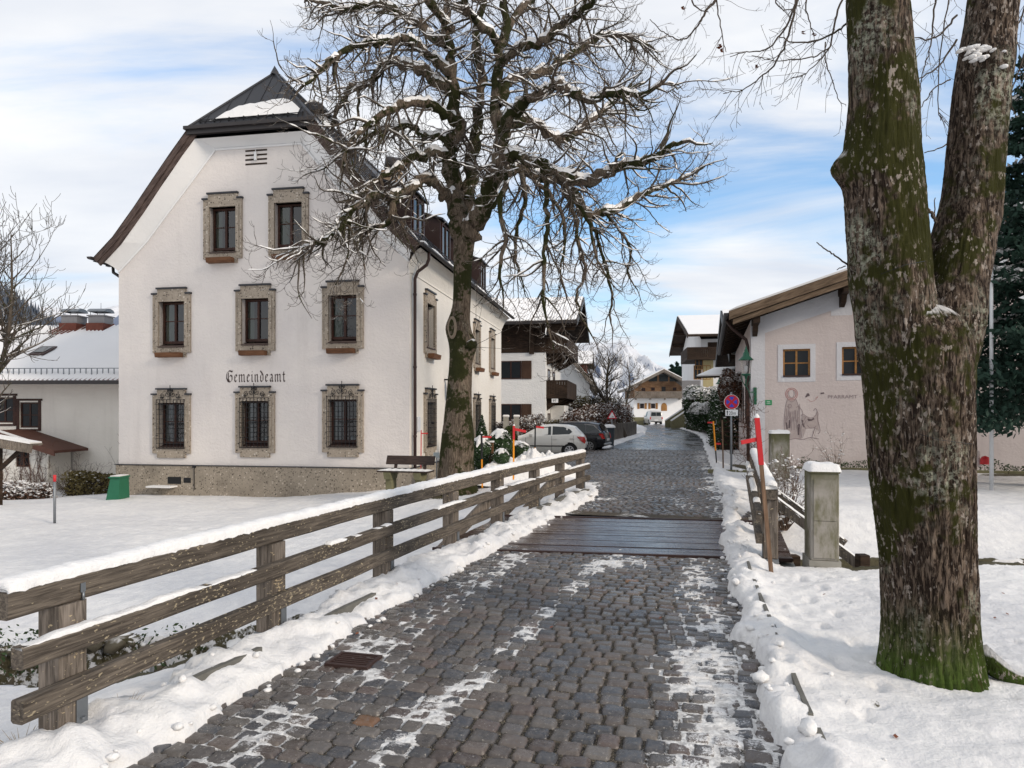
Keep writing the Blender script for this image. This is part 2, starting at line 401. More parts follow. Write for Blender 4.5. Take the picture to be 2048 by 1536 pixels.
plain('roof_metal', (0.045, 0.046, 0.052), 0.5, 0.35, var=.2, sc=2)
plain('brown_metal', (0.055, 0.032, 0.028), 0.5, 0.25, var=.3, sc=3)
plain('copper_brown', (0.055, 0.034, 0.031), 0.45, 0.3, var=.3, sc=2)
plain('dark_iron', (0.018, 0.018, 0.020), 0.6, 0.3, var=.3)
plain('black', (0.012, 0.012, 0.013), 0.5)
plain('rubber', (0.018, 0.018, 0.019), 0.7)
plain('chimney_stone', (0.33, 0.24, 0.16), 0.9, var=.35, sc=14, bump=.5)
plain('grey_panel', (0.22, 0.215, 0.22), 0.6, var=.15)
plain('concrete', (0.30, 0.285, 0.25), 0.85, var=.3, sc=5, bump=.3)
plain('moss_stone', (0.16, 0.15, 0.085), 0.9, var=.5, sc=9, bump=.5)
plain('red_paint', (0.55, 0.03, 0.035), 0.45, var=.12, sc=12)
plain('orange_paint', (0.80, 0.30, 0.02), 0.5, var=.1)
plain('green_paint', (0.015, 0.10, 0.055), 0.35, var=.2)
plain('green_plastic', (0.02, 0.13, 0.07), 0.45, var=.15)
plain('green_sign', (0.02, 0.28, 0.10), 0.4, var=.08)
plain('sign_red', (0.50, 0.012, 0.03), 0.4, var=.1)
plain('sign_blue', (0.03, 0.06, 0.50), 0.4, var=.1)
plain('white_paint', (0.78, 0.78, 0.78), 0.45, var=.04)
plain('black_paint', (0.02, 0.02, 0.02), 0.5)
plain('letter_brown', (0.045, 0.028, 0.026), 0.8, var=.25, sc=30)
plain('mural_line', (0.29, 0.23, 0.23), 0.9, var=.3, sc=20)
plain('mural_dark', (0.13, 0.10, 0.105), 0.9, var=.4, sc=20)
plain('mural_red', (0.44, 0.22, 0.20), 0.9, var=.2, sc=20)
plain('car_white', (0.80, 0.78, 0.73), 0.22, spec=.5, var=.04, sc=3)
plain('car_silver', (0.50, 0.49, 0.47), 0.28, .3, spec=.5, var=.08, sc=3)
plain('car_black', (0.012, 0.013, 0.017), 0.15, spec=.6, var=.2)
plain('dark_glass', (0.014, 0.017, 0.02), 0.12, spec=.22, var=.3, sc=2)
plain('kerb_gap_dark', (0.13, 0.125, 0.11), 0.8, var=.4, sc=12, bump=.4)
plain('mural_wash', (0.44, 0.37, 0.355), 0.9, var=.25, sc=9)
plain('car_glass', (0.015, 0.021, 0.021), 0.06, spec=.5, var=.3, sc=2)
plain('tail_red', (0.50, 0.02, 0.015), 0.2, spec=.6)
plain('headlamp', (0.5, 0.5, 0.5), 0.1, spec=.8)
plain('alloy', (0.55, 0.55, 0.56), 0.3, .8)
plain('bin_grey', (0.035, 0.045, 0.055), 0.5)
plain('flag_white', (0.62, 0.63, 0.64), 0.35)
plain('red_roof', (0.14, 0.045, 0.03), 0.8, var=.35, sc=7, bump=.4)
plain('brown_roof', (0.10, 0.045, 0.032), 0.7, var=.3, sc=4, bump=.3)
plain('yellow_paint', (0.44, 0.37, 0.20), 0.8, var=.2)
plain('interior_dark', (0.02, 0.02, 0.02), 0.9)
plain('curtain_green', (0.30, 0.36, 0.27), 0.9)
plain('curtain_white', (0.5, 0.52, 0.52), 0.9)
plain('leaf_dead', (0.17, 0.055, 0.025), 0.8, var=.4, sc=40)
plain('wood_core', (0.19, 0.15, 0.11), 0.8, var=.3, sc=20)
plain('gutter_dark', (0.05, 0.045, 0.045), 0.45, .5)
plain('dry_grass', (0.30, 0.22, 0.12), 0.9, var=.4)
plain('pot_white', (0.5, 0.55, 0.56), 0.5)
def mk_glass(name, tint=(0.55, 0.6, 0.62), refl=0.22):
    a = Mat(name, 0.03, 0.5); t = a.t; t.nodes.remove(a.p)
    tr = a.n('ShaderNodeBsdfTransparent'); tr.inputs[0].default_value = (*tint, 1)
    gl = a.n('ShaderNodeBsdfGlossy'); gl.inputs['Roughness'].default_value = 0.02
    fr = a.n('ShaderNodeLayerWeight'); fr.inputs[0].default_value = 0.35
    f = a.math('ADD', a.math('MULTIPLY', fr.outputs[1], 0.45), refl)
    mx = a.n('ShaderNodeMixShader'); a.l(f, mx.inputs[0]); a.l(tr.outputs[0], mx.inputs[1]); a.l(gl.outputs[0], mx.inputs[2])
    bmp = a.n('ShaderNodeBump'); bmp.inputs['Strength'].default_value = 0.03; bmp.inputs['Distance'].default_value = 0.05
    a.l(a.noise(1.5, det=1), bmp.inputs['Height']); a.l(bmp.outputs[0], gl.inputs['Normal'])
    a.l(mx.outputs[0], t.nodes['Material Output'].inputs[0]); M[name] = a.m
mk_glass('glass', (0.42, 0.46, 0.48), refl=.05); mk_glass('lamp_glass', (0.9, 0.9, 0.9), .12)
def mk_bark(name, d, l, moss, mossamt, lichen=0.0, zmoss=None, snow=True, sc=1.0, ridge=0.8, flecks=0, rr=(.35,.68)):
    a = Mat(name, 0.9, 0.15)
    v = a.map((9*sc, 9*sc, 1.5*sc)); r = a.noise(2.6, v, 8, .72, 1.0); r2 = a.vor(2.6, a.map((5*sc, 5*sc, .9*sc)), 'DISTANCE_TO_EDGE')
    big = a.noise(1.6, det=5, rough=.6)
    k = a.mix(a.rng(r, rr[0], rr[1]), d, l)
    if lichen:
        lf = a.math('MULTIPLY', a.rng(a.noise(2.3, a.map((1, 1, .6)), 4), .50, .66), a.rng(a.noise(26, det=5, rough=.75), .46, .60))
        k = a.mix(a.math('MULTIPLY', lf, lichen), k, (0.42, 0.43, 0.33))
    mf = a.rng(a.math('ADD', big, a.math('MULTIPLY', a.math('SUBTRACT', a.noise(12, det=4), .5), .35)), 0.62-mossamt*.3, 0.70-mossamt*.3)
    if zmoss:
        z = a.posz(); q = a.rng(a.math('ADD', z, a.math('MULTIPLY', a.math('SUBTRACT', a.noise(3.5, det=3), .5), .5)), zmoss[0], zmoss[1], 1, 0)
        k = a.mix(mf, k, a.mix(a.noise(9), tuple(x*.55 for x in moss), moss))
        k = a.mix(a.math('MULTIPLY', q, a.rng(r, .3, .52)), k, a.mix(a.noise(7, det=3), (0.10, 0.16, 0.025), (0.035, 0.07, 0.012)))
    else:
        k = a.mix(mf, k, a.mix(a.noise(9), tuple(x*.5 for x in moss), moss))
    if flecks:
        fl = a.math('MULTIPLY', a.rng(a.noise(34, a.map((1, 1, .5)), 3, .6), .57, .63), a.rng(a.noise(4, det=4), .38, .62))
        k = a.mix(a.math('MULTIPLY', fl, flecks), k, (0.42, 0.36, 0.31))
    if snow: k = a.mix(a.nz(.62, .78, .22, 7), k, SNOWC)
    a.col(k); a.bump(a.math('ADD', a.math('MULTIPLY', r, 1.0), a.math('MULTIPLY', r2, 0.8)), ridge, 0.045); M[name] = a.m
mk_bark('bark_linden', (0.020, 0.012, 0.008), (0.215, 0.16, 0.12), (0.050, 0.050, 0.010), .46, .80, (-0.1, 0.62), sc=1.7, ridge=1.0, flecks=.9, rr=(.44,.62))
mk_bark('bark_chestnut', (0.05, 0.036, 0.026), (0.20, 0.155, 0.115), (0.032, 0.034, 0.010), .55, .3, sc=1.1)
mk_bark('bark_branch', (0.042, 0.034, 0.027), (0.125, 0.102, 0.08), (0.05, 0.05, 0.018), .25, 0, sc=2, ridge=.4)
mk_bark('bark_twig', (0.05, 0.039, 0.032), (0.125, 0.10, 0.08), (0.06, 0.05, 0.03), .1, 0, sc=2, ridge=.2)
def mk_leafy(name, d, l, snowlo=.45, snowhi=.75, rough=.7):
    a = Mat(name, rough, 0.25); k = a.mix(a.noise(5, det=4), d, l)
    if snowlo: k = a.mix(a.nz(snowlo, snowhi, .35, 4), k, SNOWC)
    a.col(k); M[name] = a.m
mk_leafy('conifer', (0.007, 0.022, 0.015), (0.024, 0.056, 0.038), None, None)
mk_leafy('box_green', (0.012, 0.030, 0.010), (0.04, 0.075, 0.025), .75, .9)
mk_leafy('thuja', (0.035, 0.055, 0.012), (0.10, 0.12, 0.03), None, None)
mk_leafy('hedge_brown', (0.045, 0.022, 0.014), (0.15, 0.08, 0.05), .70, .9)
mk_leafy('hedge_olive', (0.07, 0.055, 0.02), (0.16, 0.13, 0.05), .9, 1.0)
mk_leafy('bush_twig', (0.07, 0.045, 0.033), (0.16, 0.11, 0.08), None, None)
mk_leafy('creeper', (0.07, 0.03, 0.022), (0.16, 0.08, 0.055), None, None)
mk_leafy('ivy', (0.015, 0.035, 0.012), (0.05, 0.08, 0.03), None, None)
def mk_snowroof():     # snow over corrugated roofing
    a = Mat('snow_roof', .7, .25); a.col(a.mix(a.noise(.8), (0.76, 0.75, 0.75), (0.82, 0.805, 0.79))); a.bump(a.noise(3), .2, .05); M['snow_roof'] = a.m
mk_snowroof()
def mk_mountain(name, rock, snow, lo, hi, sc, forest=None, sl=(.5, .75)):
    a = Mat(name, 1.0, 0.05)
    n = a.noise(sc, det=9, rough=.65); g = a.n('ShaderNodeNewGeometry'); x = a.n('ShaderNodeSeparateXYZ'); a.l(g.outputs['Normal'], x.inputs[0])
    f = a.rng(a.math('ADD', x.outputs[2], a.math('MULTIPLY', a.math('SUBTRACT', n, .5), 1.2)), sl[0], sl[1])
    k = a.mix(f, rock, snow)
    if forest:
        k = a.mix(a.rng(a.math('ADD', a.noise(sc*2.5, det=6, rough=.7), 0), forest[1], forest[1]+.1), forest[0], k)
    a.col(k); a.bump(n, .6, hi); M[name] = a.m
mk_mountain('far_mountain', (0.15, 0.18, 0.25), (0.66, 0.67, 0.70), 0, 60, .006, sl=(.56, .72))  # bluish haze of distance tinted into the rock colour
mk_mountain('forest_hill', (0.085, 0.10, 0.125), (0.26, 0.28, 0.33), 0, 3, .03, sl=(.6, 1.0))  # distance haze put into the hill colours as a lighter blue-grey
# ------------------------------------------------------------------ road layout (plan curves, metres)
YK = np.array([0, 2.5, 3.74, 7.8, 9.2, 12.2, 14.85, 17, 20, 24, 28, 31.6, 36, 45.9, 56, 72, 84, 90])
XL = np.array([-3.2, -2.32, -1.90, -.70, -.10, .90, 1.85, 2.15, 1.8, 1.9, 2.4, 3.3, 5.2, 8.0, 11.0, 14.4, 16.2, 16.6])
XR = np.array([.3, 1.05, 1.39, 2.42, 2.82, 3.75, 4.62, 5.1, 5.9, 6.98, 8.0, 8.98, 10.1, 12.8, 15.2, 17.7, 18.9, 19.2])
def xl(y): return np.interp(y, YK, XL)
def xr(y): return np.interp(y, YK, XR)
def fence_x(y):        # left fence line
    return np.interp(y, [0, 3.8, 9.1, 12.6, 15.7, 17], [-3.68, -2.5, -.82, .41, 1.58, 2.0])
def kerb_x(y): return np.interp(y, [0, 3.55, 7.3, 8.3, 15.7, 24], [.70, 1.62, 2.56, 2.85, 5.15, 7.6])
def stream(x):         # centre y, half width
    return np.interp(x, [-40, -8, -3, 0, 3, 6, 40], [5.0, 6.75, 7.05, 8.6, 9.5, 9.75, 9.0]), np.interp(x, [-8, -3, 0, 3, 8], [.85, .85, 1.2, 1.45, 1.55])
def ground_z(x, y, detail=True):
    x = np.asarray(x, float); y = np.asarray(y, float)
    l = xl(y); r = xr(y); fx = fence_x(y)
    # broad relief
    fall = sst(0.0, 2.2, fx-x)*sst(17, 13, y)
    near = -0.05-0.42*fall
    mead = -0.78*np.clip((-x+0.2)/7.5, 0, 1)**0.8
    mead = mead*sst(6.0, 9.5, y+0*x)+near*(1-sst(6.0, 9.5, y))
    mead = np.where(y > 9.5, np.minimum(mead, near*sst(17, 11, y)), mead)
    left = mead
    left = left*(1-sst(24, 34, y))+(-.25*sst(6, -6, x))*sst(24, 34, y)
    left = left-0.35*sst(-11, -17, x)*sst(18, 24, y)
    right = 0.02+0.03*fbm(x*.35, y*.35, 5, 3)
    z = np.where(x < (l+r)/2, left, right)
    far = .23*sst(45, 90, y)
    # stream bed
    cy, hw = stream(x); d = np.abs(y-cy)-hw
    lip = sst(1.5, 0.0, d)*np.where(x > 2, 0.0, .12)
    farside = np.where((y > cy), 1.0, 0.0)
    z = z-lip-farside*np.where(x > 2, .62, .12)*sst(2.2, 0.05, d)*sst(0, 1.2, np.abs(x-(l+r)/2)-1.3)
    z = np.where(d < 0, -1.6+0*z, z)
    z = z+far
    # ploughed banks beside the road
    if detail:
        wob = (fbm(x*2.3, y*2.3, 11, 4)-.5)*.30+(fbm(x*9, y*9, 31, 3)-.5)*.12*np.where(y < 20, 1, 0)
    else: wob = 0
    dl = l-x+wob; dr = x-r+wob
    out = np.maximum(dl, dr)
    gate = 1.0
    scale = np.where(y < 18, 1, 1+(y-18)/30)
    ridgeL = .125*np.exp(-((dl-.38)/.34)**2)*(dl > 0)*np.where(y > 16, np.where(y > 35, 1.1, .25), 1)
    ridgeR = .12*np.exp(-((dr-.22)/.24)**2)*(dr > 0)
    lump = (fbm(x*3.4, y*3.4, 3, 4, .55))*1.5+np.clip(fbm(x*7, y*7, 43, 3, .5)-.45, 0, 1)*1.3
    base = np.where(d < 0, z, np.maximum(z, np.where((dl < (l-fx)) & (dr < 0) & (y < 16), .03, z)))
    base = np.where((y < 16) & (d < 0) & (x > fx-.1) & (x < kerb_x(y)+.4), .03, base)
    zz_ = base+(ridgeL+ridgeR)*lump*np.where(y > 60, .6, 1)
    zz_ = zz_+(fbm(x*2.7, y*2.7, 88, 4, .6)-.5)*.06*sst(30, 14, y)*(x < xl(y))+(fbm(x*1.1, y*1.1, 8, 3)-.5)*.05+(fbm(x*5, y*5, 21, 5, .62)-.5)*.05*sst(16, 8, y)+(fbm(x*5, y*5, 21, 4)-.5)*.012
    edge = sst(-.02, .07, out/scale)
    inner = -0.12
    zz_ = inner+(zz_-inner)*edge
    ap = sst(-3.1, -2.9, x)*sst(24.3, 24.6, y+.3*x)*sst(35.4, 35, y)*(x < 5)
    zz_ = zz_-ap*np.maximum(zz_+.36, 0)
    return zz_
def band(a, b, st): return list(np.arange(a, b, st))
def grow(a, b, st, g):
    r = []; 
    while a < b: r.append(a); a += st; st *= g
    r.append(b); return r
xs = sorted(set([-v for v in grow(4.6, 90, .05, 1.045)]+band(-4.57, 4.6, .034)+grow(4.62, 90, .04, 1.03)))
ys = band(2.2, 9.6, .032)+grow(9.6, 220, .034, 1.0135)
gx, gy = np.meshgrid(np.array(xs), np.array(ys))
gz = ground_z(gx, gy)
rp_ = np.random.RandomState(17)      # old footprints and drip pits in the near snow
def pit(cx0, cy0, rx, ry, dp, an):
    global gz
    j0, j1 = np.searchsorted(ys, [cy0-.4, cy0+.4]); i0, i1 = np.searchsorted(xs, [cx0-.4, cx0+.4])
    X_ = gx[j0:j1, i0:i1]-cx0; Y_ = gy[j0:j1, i0:i1]-cy0; u_ = X_*math.cos(an)+Y_*math.sin(an); v_ = -X_*math.sin(an)+Y_*math.cos(an)
    q_ = (u_/rx)**2+(v_/ry)**2; gz[j0:j1, i0:i1] += -dp*np.exp(-q_**1.5)+dp*.3*np.exp(-((q_-1.9)/.6)**2)
for k in range(75):
    y_ = rp_.uniform(3.0, 7.6); x_ = rp_.uniform(float(kerb_x(y_))+.15, 4.3); r__ = rp_.uniform(.03, .075); pit(x_, y_, r__, r__*rp_.uniform(.6, 1), rp_.uniform(.012, .03), rp_.uniform(0, 3))
for k in range(9):      # a line of steps crossing the lawn towards the cabinet
    x_ = 2.2+.13*k+(.09 if k % 2 else -.09); y_ = 4.1+.42*k; pit(x_, y_, .12, .05, .035, rad(72))
for k in range(13):
    x_ = -4.6-.45*k; y_ = 13.2+.38*k+(.12 if k % 2 else -.12); pit(x_, y_, .16, .11, .06, rad(140))
def grid_faces(ny, nx):
    i = np.arange(ny-1)[:, None]*nx+np.arange(nx-1)[None, :]
    i = i.ravel(); return np.stack([i, i+1, i+nx+1, i+nx], 1)
bare = np.zeros_like(gx)
def blob(cx_, cy_, rx, ry, a): 
    global bare
    bare = bare+a*np.exp(-(((gx-cx_)/rx)**2+((gy-cy_)/ry)**2))
for b_ in [(-2.42, 3.62, .12, .12, .5), (-2.05, 4.12, .10, .08, .4), (-3.1, 17.7, .75, .35, 1.1), (-1.7, 17.1, .7, .5, .9), (15.6, 19.9, 2.2, .7, 1.2), (7.75, 22.5, .35, 1.6, 1.3), (3.9, 4.6, .5, .25, .65), (3.5, 4.25, .5, .2, .4), (-2.9, 6.05, 1.2, .25, .45), (-5.5, 6.0, 1.5, .2, .35)]: blob(*b_)
cy_, hw_ = stream(gx); dd = np.abs(gy-cy_)-hw_
bare = bare+np.where(gx < 0, .62, .9)*sst(.30, .0, np.abs(dd-.02))*(fbm(gx*2.2, gy*2.2, 77, 3) > .42)*((gx < fence_x(gy)-.2) | (gx > kerb_x(gy)+.8))
bare = bare+.34*sst(.52, .7, fbm(gx*1.7, gy*2.6, 91, 4))*sst(12, 8, gy)*((gx > kerb_x(gy)+.3))
bare = np.clip(bare, 0, 1.2)
V = np.stack([gx.ravel(), gy.ravel(), gz.ravel()], 1)
o = arr_obj('snow_ground', V, grid_faces(len(ys), len(xs)), M['ground'], attrs={'bare': ('FLOAT', bare.ravel())})
o['kind'] = 'structure'
# outer sheet to the horizon (a step lower, butted outside the fine sheet)
mb = MB(); 
for a, b, c, d in ((-5000, 5000, 219.9, 6000), (-5000, -89.9, -200, 219.9), (89.9, 5000, -200, 219.9), (-89.9, 89.9, -200, 2.22)):
    mb.quad((a, c, -.22), (b, c, -.22), (b, d, -.22), (a, d, -.22))
o = obj('snow_plain', mb, M['snow']); o['kind'] = 'structure'

# ------------------------------------------------------------------ cobbled road: one sheet of grit/snow joints + individually shaped setts
cs = np.linspace(1.0, 90, 4000)
ctr = np.stack([(xl(cs)+xr(cs))/2, cs], 1)
# smooth the centre line for a clean frame
K = 61; ker = np.ones(K)/K
cxs = np.convolve(np.pad(ctr[:, 0], K//2, 'edge'), ker, 'valid'); ctr[:, 0] = cxs
tan = np.gradient(ctr, axis=0); tan /= np.linalg.norm(tan, axis=1)[:, None]; nor = np.stack([tan[:, 1], -tan[:, 0]], 1)
arc = np.concatenate([[0], np.cumsum(np.linalg.norm(np.diff(ctr, axis=0), axis=1))])
def road_pt(s, t):
    i = np.interp(s, arc, np.arange(len(arc)))
    cx_ = np.interp(i, np.arange(len(arc)), ctr[:, 0]); cy2 = np.interp(i, np.arange(len(arc)), ctr[:, 1])
    nx_ = np.interp(i, np.arange(len(arc)), nor[:, 0]); ny_ = np.interp(i, np.arange(len(arc)), nor[:, 1])
    return cx_+nx_*t, cy2+ny_*t
def snow_mask(x, y):
    l = xl(y); r = xr(y); f = (x-l)/(r-l)
    n = fbm(x*7, y*7, 55, 5, .7); n2 = fbm(x*1.4, y*1.2, 66, 3)
    c1 = np.interp(y, [3.5, 5, 7.5, 9.2], [.36, .43, .49, .52])
    s = 1.0*np.exp(-((f-c1)/.06)**2)*sst(2.6, 4.2, y)*sst(.22, .42, n2)
    s = s+.92*np.exp(-((f-.91)/.12)**2)+.85*np.exp(-((f-.12)/.12)**2)+.75*np.exp(-((f-.62)/.10)**2)*sst(7, 8.6, y)
    s = s*(y < 9.3)+(y > 12)*(.75*np.exp(-((f-.97)/.08)**2)+.5*np.exp(-((f-.02)/.12)**2)+.35*sst(24, 14, y)*sst(.5, .65, n2))
    s = s+.35*sst(.56, .72, n2)
    return np.clip(s*(.45+1.7*(n-.32)), 0, 1.1)
# joint sheet
def road_grid(s0, s1, ds, dt):
    ss = np.arange(s0, s1+ds*.5, ds); nt_ = int(4.6/dt); 
    S, T = np.meshgrid(ss, np.linspace(-1, 1, nt_), indexing='ij')
    X0, Y0 = road_pt(S, 0*S); hwid = (xr(Y0)-xl(Y0))/2*.97+.42
    X, Y = road_pt(S, T*hwid); return X, Y, len(ss), nt_
def s_at(y): return np.interp(y, ctr[:, 1], arc)
sheets = []
for (y0, y1, ds) in ((1.6, 9.25, .022), (12.1, 34, .10)):
    X, Y, a, b = road_grid(s_at(y0), s_at(y1), ds, ds*1.05)
    mk = snow_mask(X, Y)
    Z = -.010+.017*sst(.3, .95, mk)+.008*(fbm(X*22, Y*22, 9, 2)-.5)
    sheets.append((np.stack([X.ravel(), Y.ravel(), Z.ravel()], 1), grid_faces(a, b), mk.ravel()))
V = np.concatenate([s[0] for s in sheets]); off = len(sheets[0][0])
Fq = np.concatenate([sheets[0][1], sheets[1][1]+off]); A = np.concatenate([s[2] for s in sheets])
o = arr_obj('road_bedding', V, Fq, M['joint'], attrs={'snowamt': ('FLOAT', A)}); o['kind'] = 'structure'
# setts
rs = np.random.RandomState(4)
def setts(y0, y1, lw, ll, nu, nv, name, curve=0.0):
    s = s_at(y0); s1 = s_at(y1); C = []
    row = 0
    while s < s1:
        ln = ll*rs.uniform(.9, 1.12); xx, yy = road_pt(np.array([s]), np.array([0.])); hw = (xr(yy[0])-xl(yy[0]))/2*.97+.36
        t = -hw+rs.uniform(0, lw)
        while t < hw:
            wd = lw*rs.uniform(.78, 1.22)
            C.append((s+ln/2+rs.uniform(-.008, .008), t+wd/2, wd/2*.965, ln/2*.96, rs.uniform(-.05, .05)))
            t += wd
        s += ln; row += 1
    C = np.array(C); n = len(C)
    u = np.linspace(-1, 1, nu); v = np.linspace(-1, 1, nv)
    u = np.sign(u)*np.abs(u)**.75 if nu > 4 else u; v = np.sign(v)*np.abs(v)**.75 if nv > 4 else v
    U, W_ = np.meshgrid(u, v, indexing='ij'); U = U.ravel(); W_ = W_.ravel()
    # rounded-rectangle outline
    rr = 1-.13*(np.abs(U)**4*np.abs(W_)**4)
    Uo = U*rr; Wo = W_*rr
    edge = np.maximum(np.abs(U)**5, np.abs(W_)**5)
    hgt = .86+.14*(1-edge)-.55*np.maximum(np.abs(U), np.abs(W_))**22
    jit = rs.uniform(-1, 1, (n, len(U), 2))*.055
    SS = C[:, 0:1]+(Wo[None]+jit[:, :, 0])*C[:, 3:4]+Uo[None]*C[:, 4:5]*C[:, 2:3]
    TT = C[:, 1:2]+(Uo[None]+jit[:, :, 1])*C[:, 2:3]
    SS = SS+curve*(TT**2)
    X, Y = road_pt(SS, TT)
    top = rs.uniform(.004, .014, (n, 1)); tx = rs.uniform(-.006, .006, (n, 1)); ty = rs.uniform(-.006, .006, (n, 1))
    Z = -.035+(top+.035)*hgt[None]+tx*U[None]+ty*W_[None]+rs.uniform(-.0022, .0022, (n, len(U)))
    V = np.stack([X.ravel(), Y.ravel(), Z.ravel()], 1)
    F0 = grid_faces(nu, nv); Fq = (F0[None]+(np.arange(n)*nu*nv)[:, None, None]).reshape(-1, 4)
    pal = np.array([(.042, .044, .049), (.060, .054, .050), (.072, .058, .050), (.034, .036, .042), (.085, .076, .068), (.062, .046, .040), (.058, .052, .049)])
    idx = rs.randint(0, len(pal), n); colr = pal[idx]*rs.uniform(.95, 1.65, (n, 1))
    rust = rs.rand(n) < .003; colr[rust] = (.16, .075, .03)
    col4 = np.concatenate([np.repeat(colr, nu*nv, 0), np.ones((n*nu*nv, 1))], 1)
    o = arr_obj(name, V, Fq, M['cobble'], attrs={'tint': ('FLOAT_COLOR', col4), 'snowamt': ('FLOAT', snow_mask(X, Y).ravel())}); o['kind'] = 'structure'
setts(1.9, 8.9, .150, .133, 9, 8, 'cobbled_road', .012)
setts(12.45, 22, .155, .135, 5, 5, 'cobbled_road', .01)
setts(22, 34, .20, .17, 4, 4, 'cobbled_road', 0)
# asphalt beyond
ss = np.arange(s_at(33.9), s_at(89), .8); X0, Y0 = road_pt(ss, 0*ss); hw = (xr(Y0)-xl(Y0))/2+.22
A_ = np.stack(road_pt(ss, -hw), 1); B_ = np.stack(road_pt(ss, hw), 1)
zc = .23*sst(45, 90, Y0)+.004
V = np.concatenate([np.column_stack([A_, zc]), np.column_stack([B_, zc])]); n = len(ss)
i = np.arange(n-1); Fq = np.stack([i, i+n, i+n+1, i+1], 1)
o = arr_obj('asphalt_road', V, Fq, M['asphalt']); o['kind'] = 'structure'
# parking apron left of the road (behind the end of the fence)
mb = MB(); mb.add([(-3, 25.2, -.25), (3.0, 23.0, -.02), (4.9, 34.9, -.02), (-3, 35.1, -.25)], [(0, 1, 2, 3)])
o = obj('parking_apron', mb, M['asphalt']); o['kind'] = 'structure'
# timber deck across the road
dk = thing('plank_deck', 'wet dark timber plank deck laid across the cobbled road over the stream', 'deck', (2.0, 10.6, 0)); dk['kind'] = 'structure'
del dk['category'], dk['label']
rg = random.Random(3)
d0 = Vector((-.10, 9.30, 0)); dd_ = Vector((.31, .95, 0)).normalized(); ca = Vector((.973, -.15, 0)).normalized()
al = Vector((.30, .954, 0)).normalized(); nP = 14; wP = 3.05/nP
pl = MB()
for i in range(nP):
    a = Vector((.02, 9.12, 0))+al*(i*wP+.008); hz = .012+rg.uniform(-.003, .003)
    p0 = a-ca*1.1; p1 = a+ca*3.55; q = al*(wP-.014)
    v = [p0, p1, p1+q, p0+q]
    segs = 1
    pl.add([Vector((p.x, p.y, hz-.05)) for p in v]+[Vector((p.x, p.y, hz+rg.uniform(-.002, .002))) for p in v], [(4,5,6,7), (0,1,5,4), (1,2,6,5), (2,3,7,6), (3,0,4,7)])
o = obj('deck_planks', pl, M['plank'], dk)
# steel edge strips at both joints of the deck
mb = MB()
for k in (-.03, 3.06):
    a = Vector((.02, 9.12, 0))+al*k
    mb.beam(Vector((a.x, a.y, .006))-ca*1.1, Vector((a.x, a.y, .006))+ca*3.55, .045, .035)
obj('edge_strip', mb, M['brown_metal'], dk)
# exposed kerb edges; the right strip is dark to stand in for a shadow gap
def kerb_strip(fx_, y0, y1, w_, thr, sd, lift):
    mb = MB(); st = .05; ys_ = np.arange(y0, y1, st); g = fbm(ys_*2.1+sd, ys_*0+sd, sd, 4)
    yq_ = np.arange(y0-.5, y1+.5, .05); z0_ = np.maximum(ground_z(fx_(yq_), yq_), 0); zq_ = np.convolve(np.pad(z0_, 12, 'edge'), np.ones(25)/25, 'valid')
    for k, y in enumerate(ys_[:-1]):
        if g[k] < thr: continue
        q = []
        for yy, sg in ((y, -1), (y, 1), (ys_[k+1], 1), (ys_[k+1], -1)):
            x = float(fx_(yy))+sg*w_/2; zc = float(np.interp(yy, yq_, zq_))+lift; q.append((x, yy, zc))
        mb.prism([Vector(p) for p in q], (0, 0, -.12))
    o = obj('kerb', mb, M['kerb_gap_dark']); o['kind'] = 'structure'
kerb_strip(lambda y: kerb_x(y), 2.5, 8.2, .03, .40, 3, .003)  # right kerb: dark strip laid in as the shadow of the gap
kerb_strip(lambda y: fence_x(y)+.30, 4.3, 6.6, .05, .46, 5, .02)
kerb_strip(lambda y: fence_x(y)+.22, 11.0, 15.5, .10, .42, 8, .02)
# snow clods thrown up by the plough
def ico(sub=2):
    bm = bmesh.new(); bmesh.ops.create_icosphere(bm, subdivisions=sub, radius=1)
    v = np.array([q.co[:] for q in bm.verts]); f = np.array([[q.index for q in x.verts] for x in bm.faces]); bm.free(); return v, f
IV, IF = ico(2)
rs = np.random.RandomState(9)
def clods(name, pts, rad_, mat, squash=.7, amp=.28, lift=.2, kind='stuff'):
    Vs = []; Fs = []
    for i, ((x, y, z), r) in enumerate(zip(pts, rad_)):
        n = 1+amp*2.6*(fbm(IV[:, 0]*2.1+i*3.1+IV[:, 2]*.9, IV[:, 1]*2.1+IV[:, 2]*2.3+i, 2, 3)-.5)
        a = rs.uniform(0, 6.28); R = np.array([[math.cos(a), -math.sin(a), 0], [math.sin(a), math.cos(a), 0], [0, 0, 1]])
        v = (IV*n[:, None]*np.array([rs.uniform(.8, 1.25), rs.uniform(.8, 1.25), squash])) @ R.T*r
        Vs.append(v+np.array([x, y, z+r*lift])); Fs.append(IF+len(IV)*i)
    o = arr_obj(name, np.concatenate(Vs), np.concatenate(Fs), M[mat]); 
    if kind: o['kind'] = kind
    return o
pts = []; rr = []
for k in range(190):
    y = 2.6+rs.rand()**1.5*13
    side = rs.rand() < .55
    x = xl(y)-rs.exponential(.22)+.06 if side else xr(y)+rs.exponential(.2)-.02
    if side and x < fence_x(y)+.1: continue
    r = rs.uniform(.010, .03)*(1+1.1*(rs.rand() < .10)); pts.append((x, y, float(ground_z(x, y)) if True else 0)); rr.append(r)
pts = [(x, y, max(z, .0)) for x, y, z in pts]
tag(clods('snow_clods', pts, rr, 'snow', .75, .32, .35), 'small lumps of ploughed snow scattered along both banks of the cobbled road', 'snow')
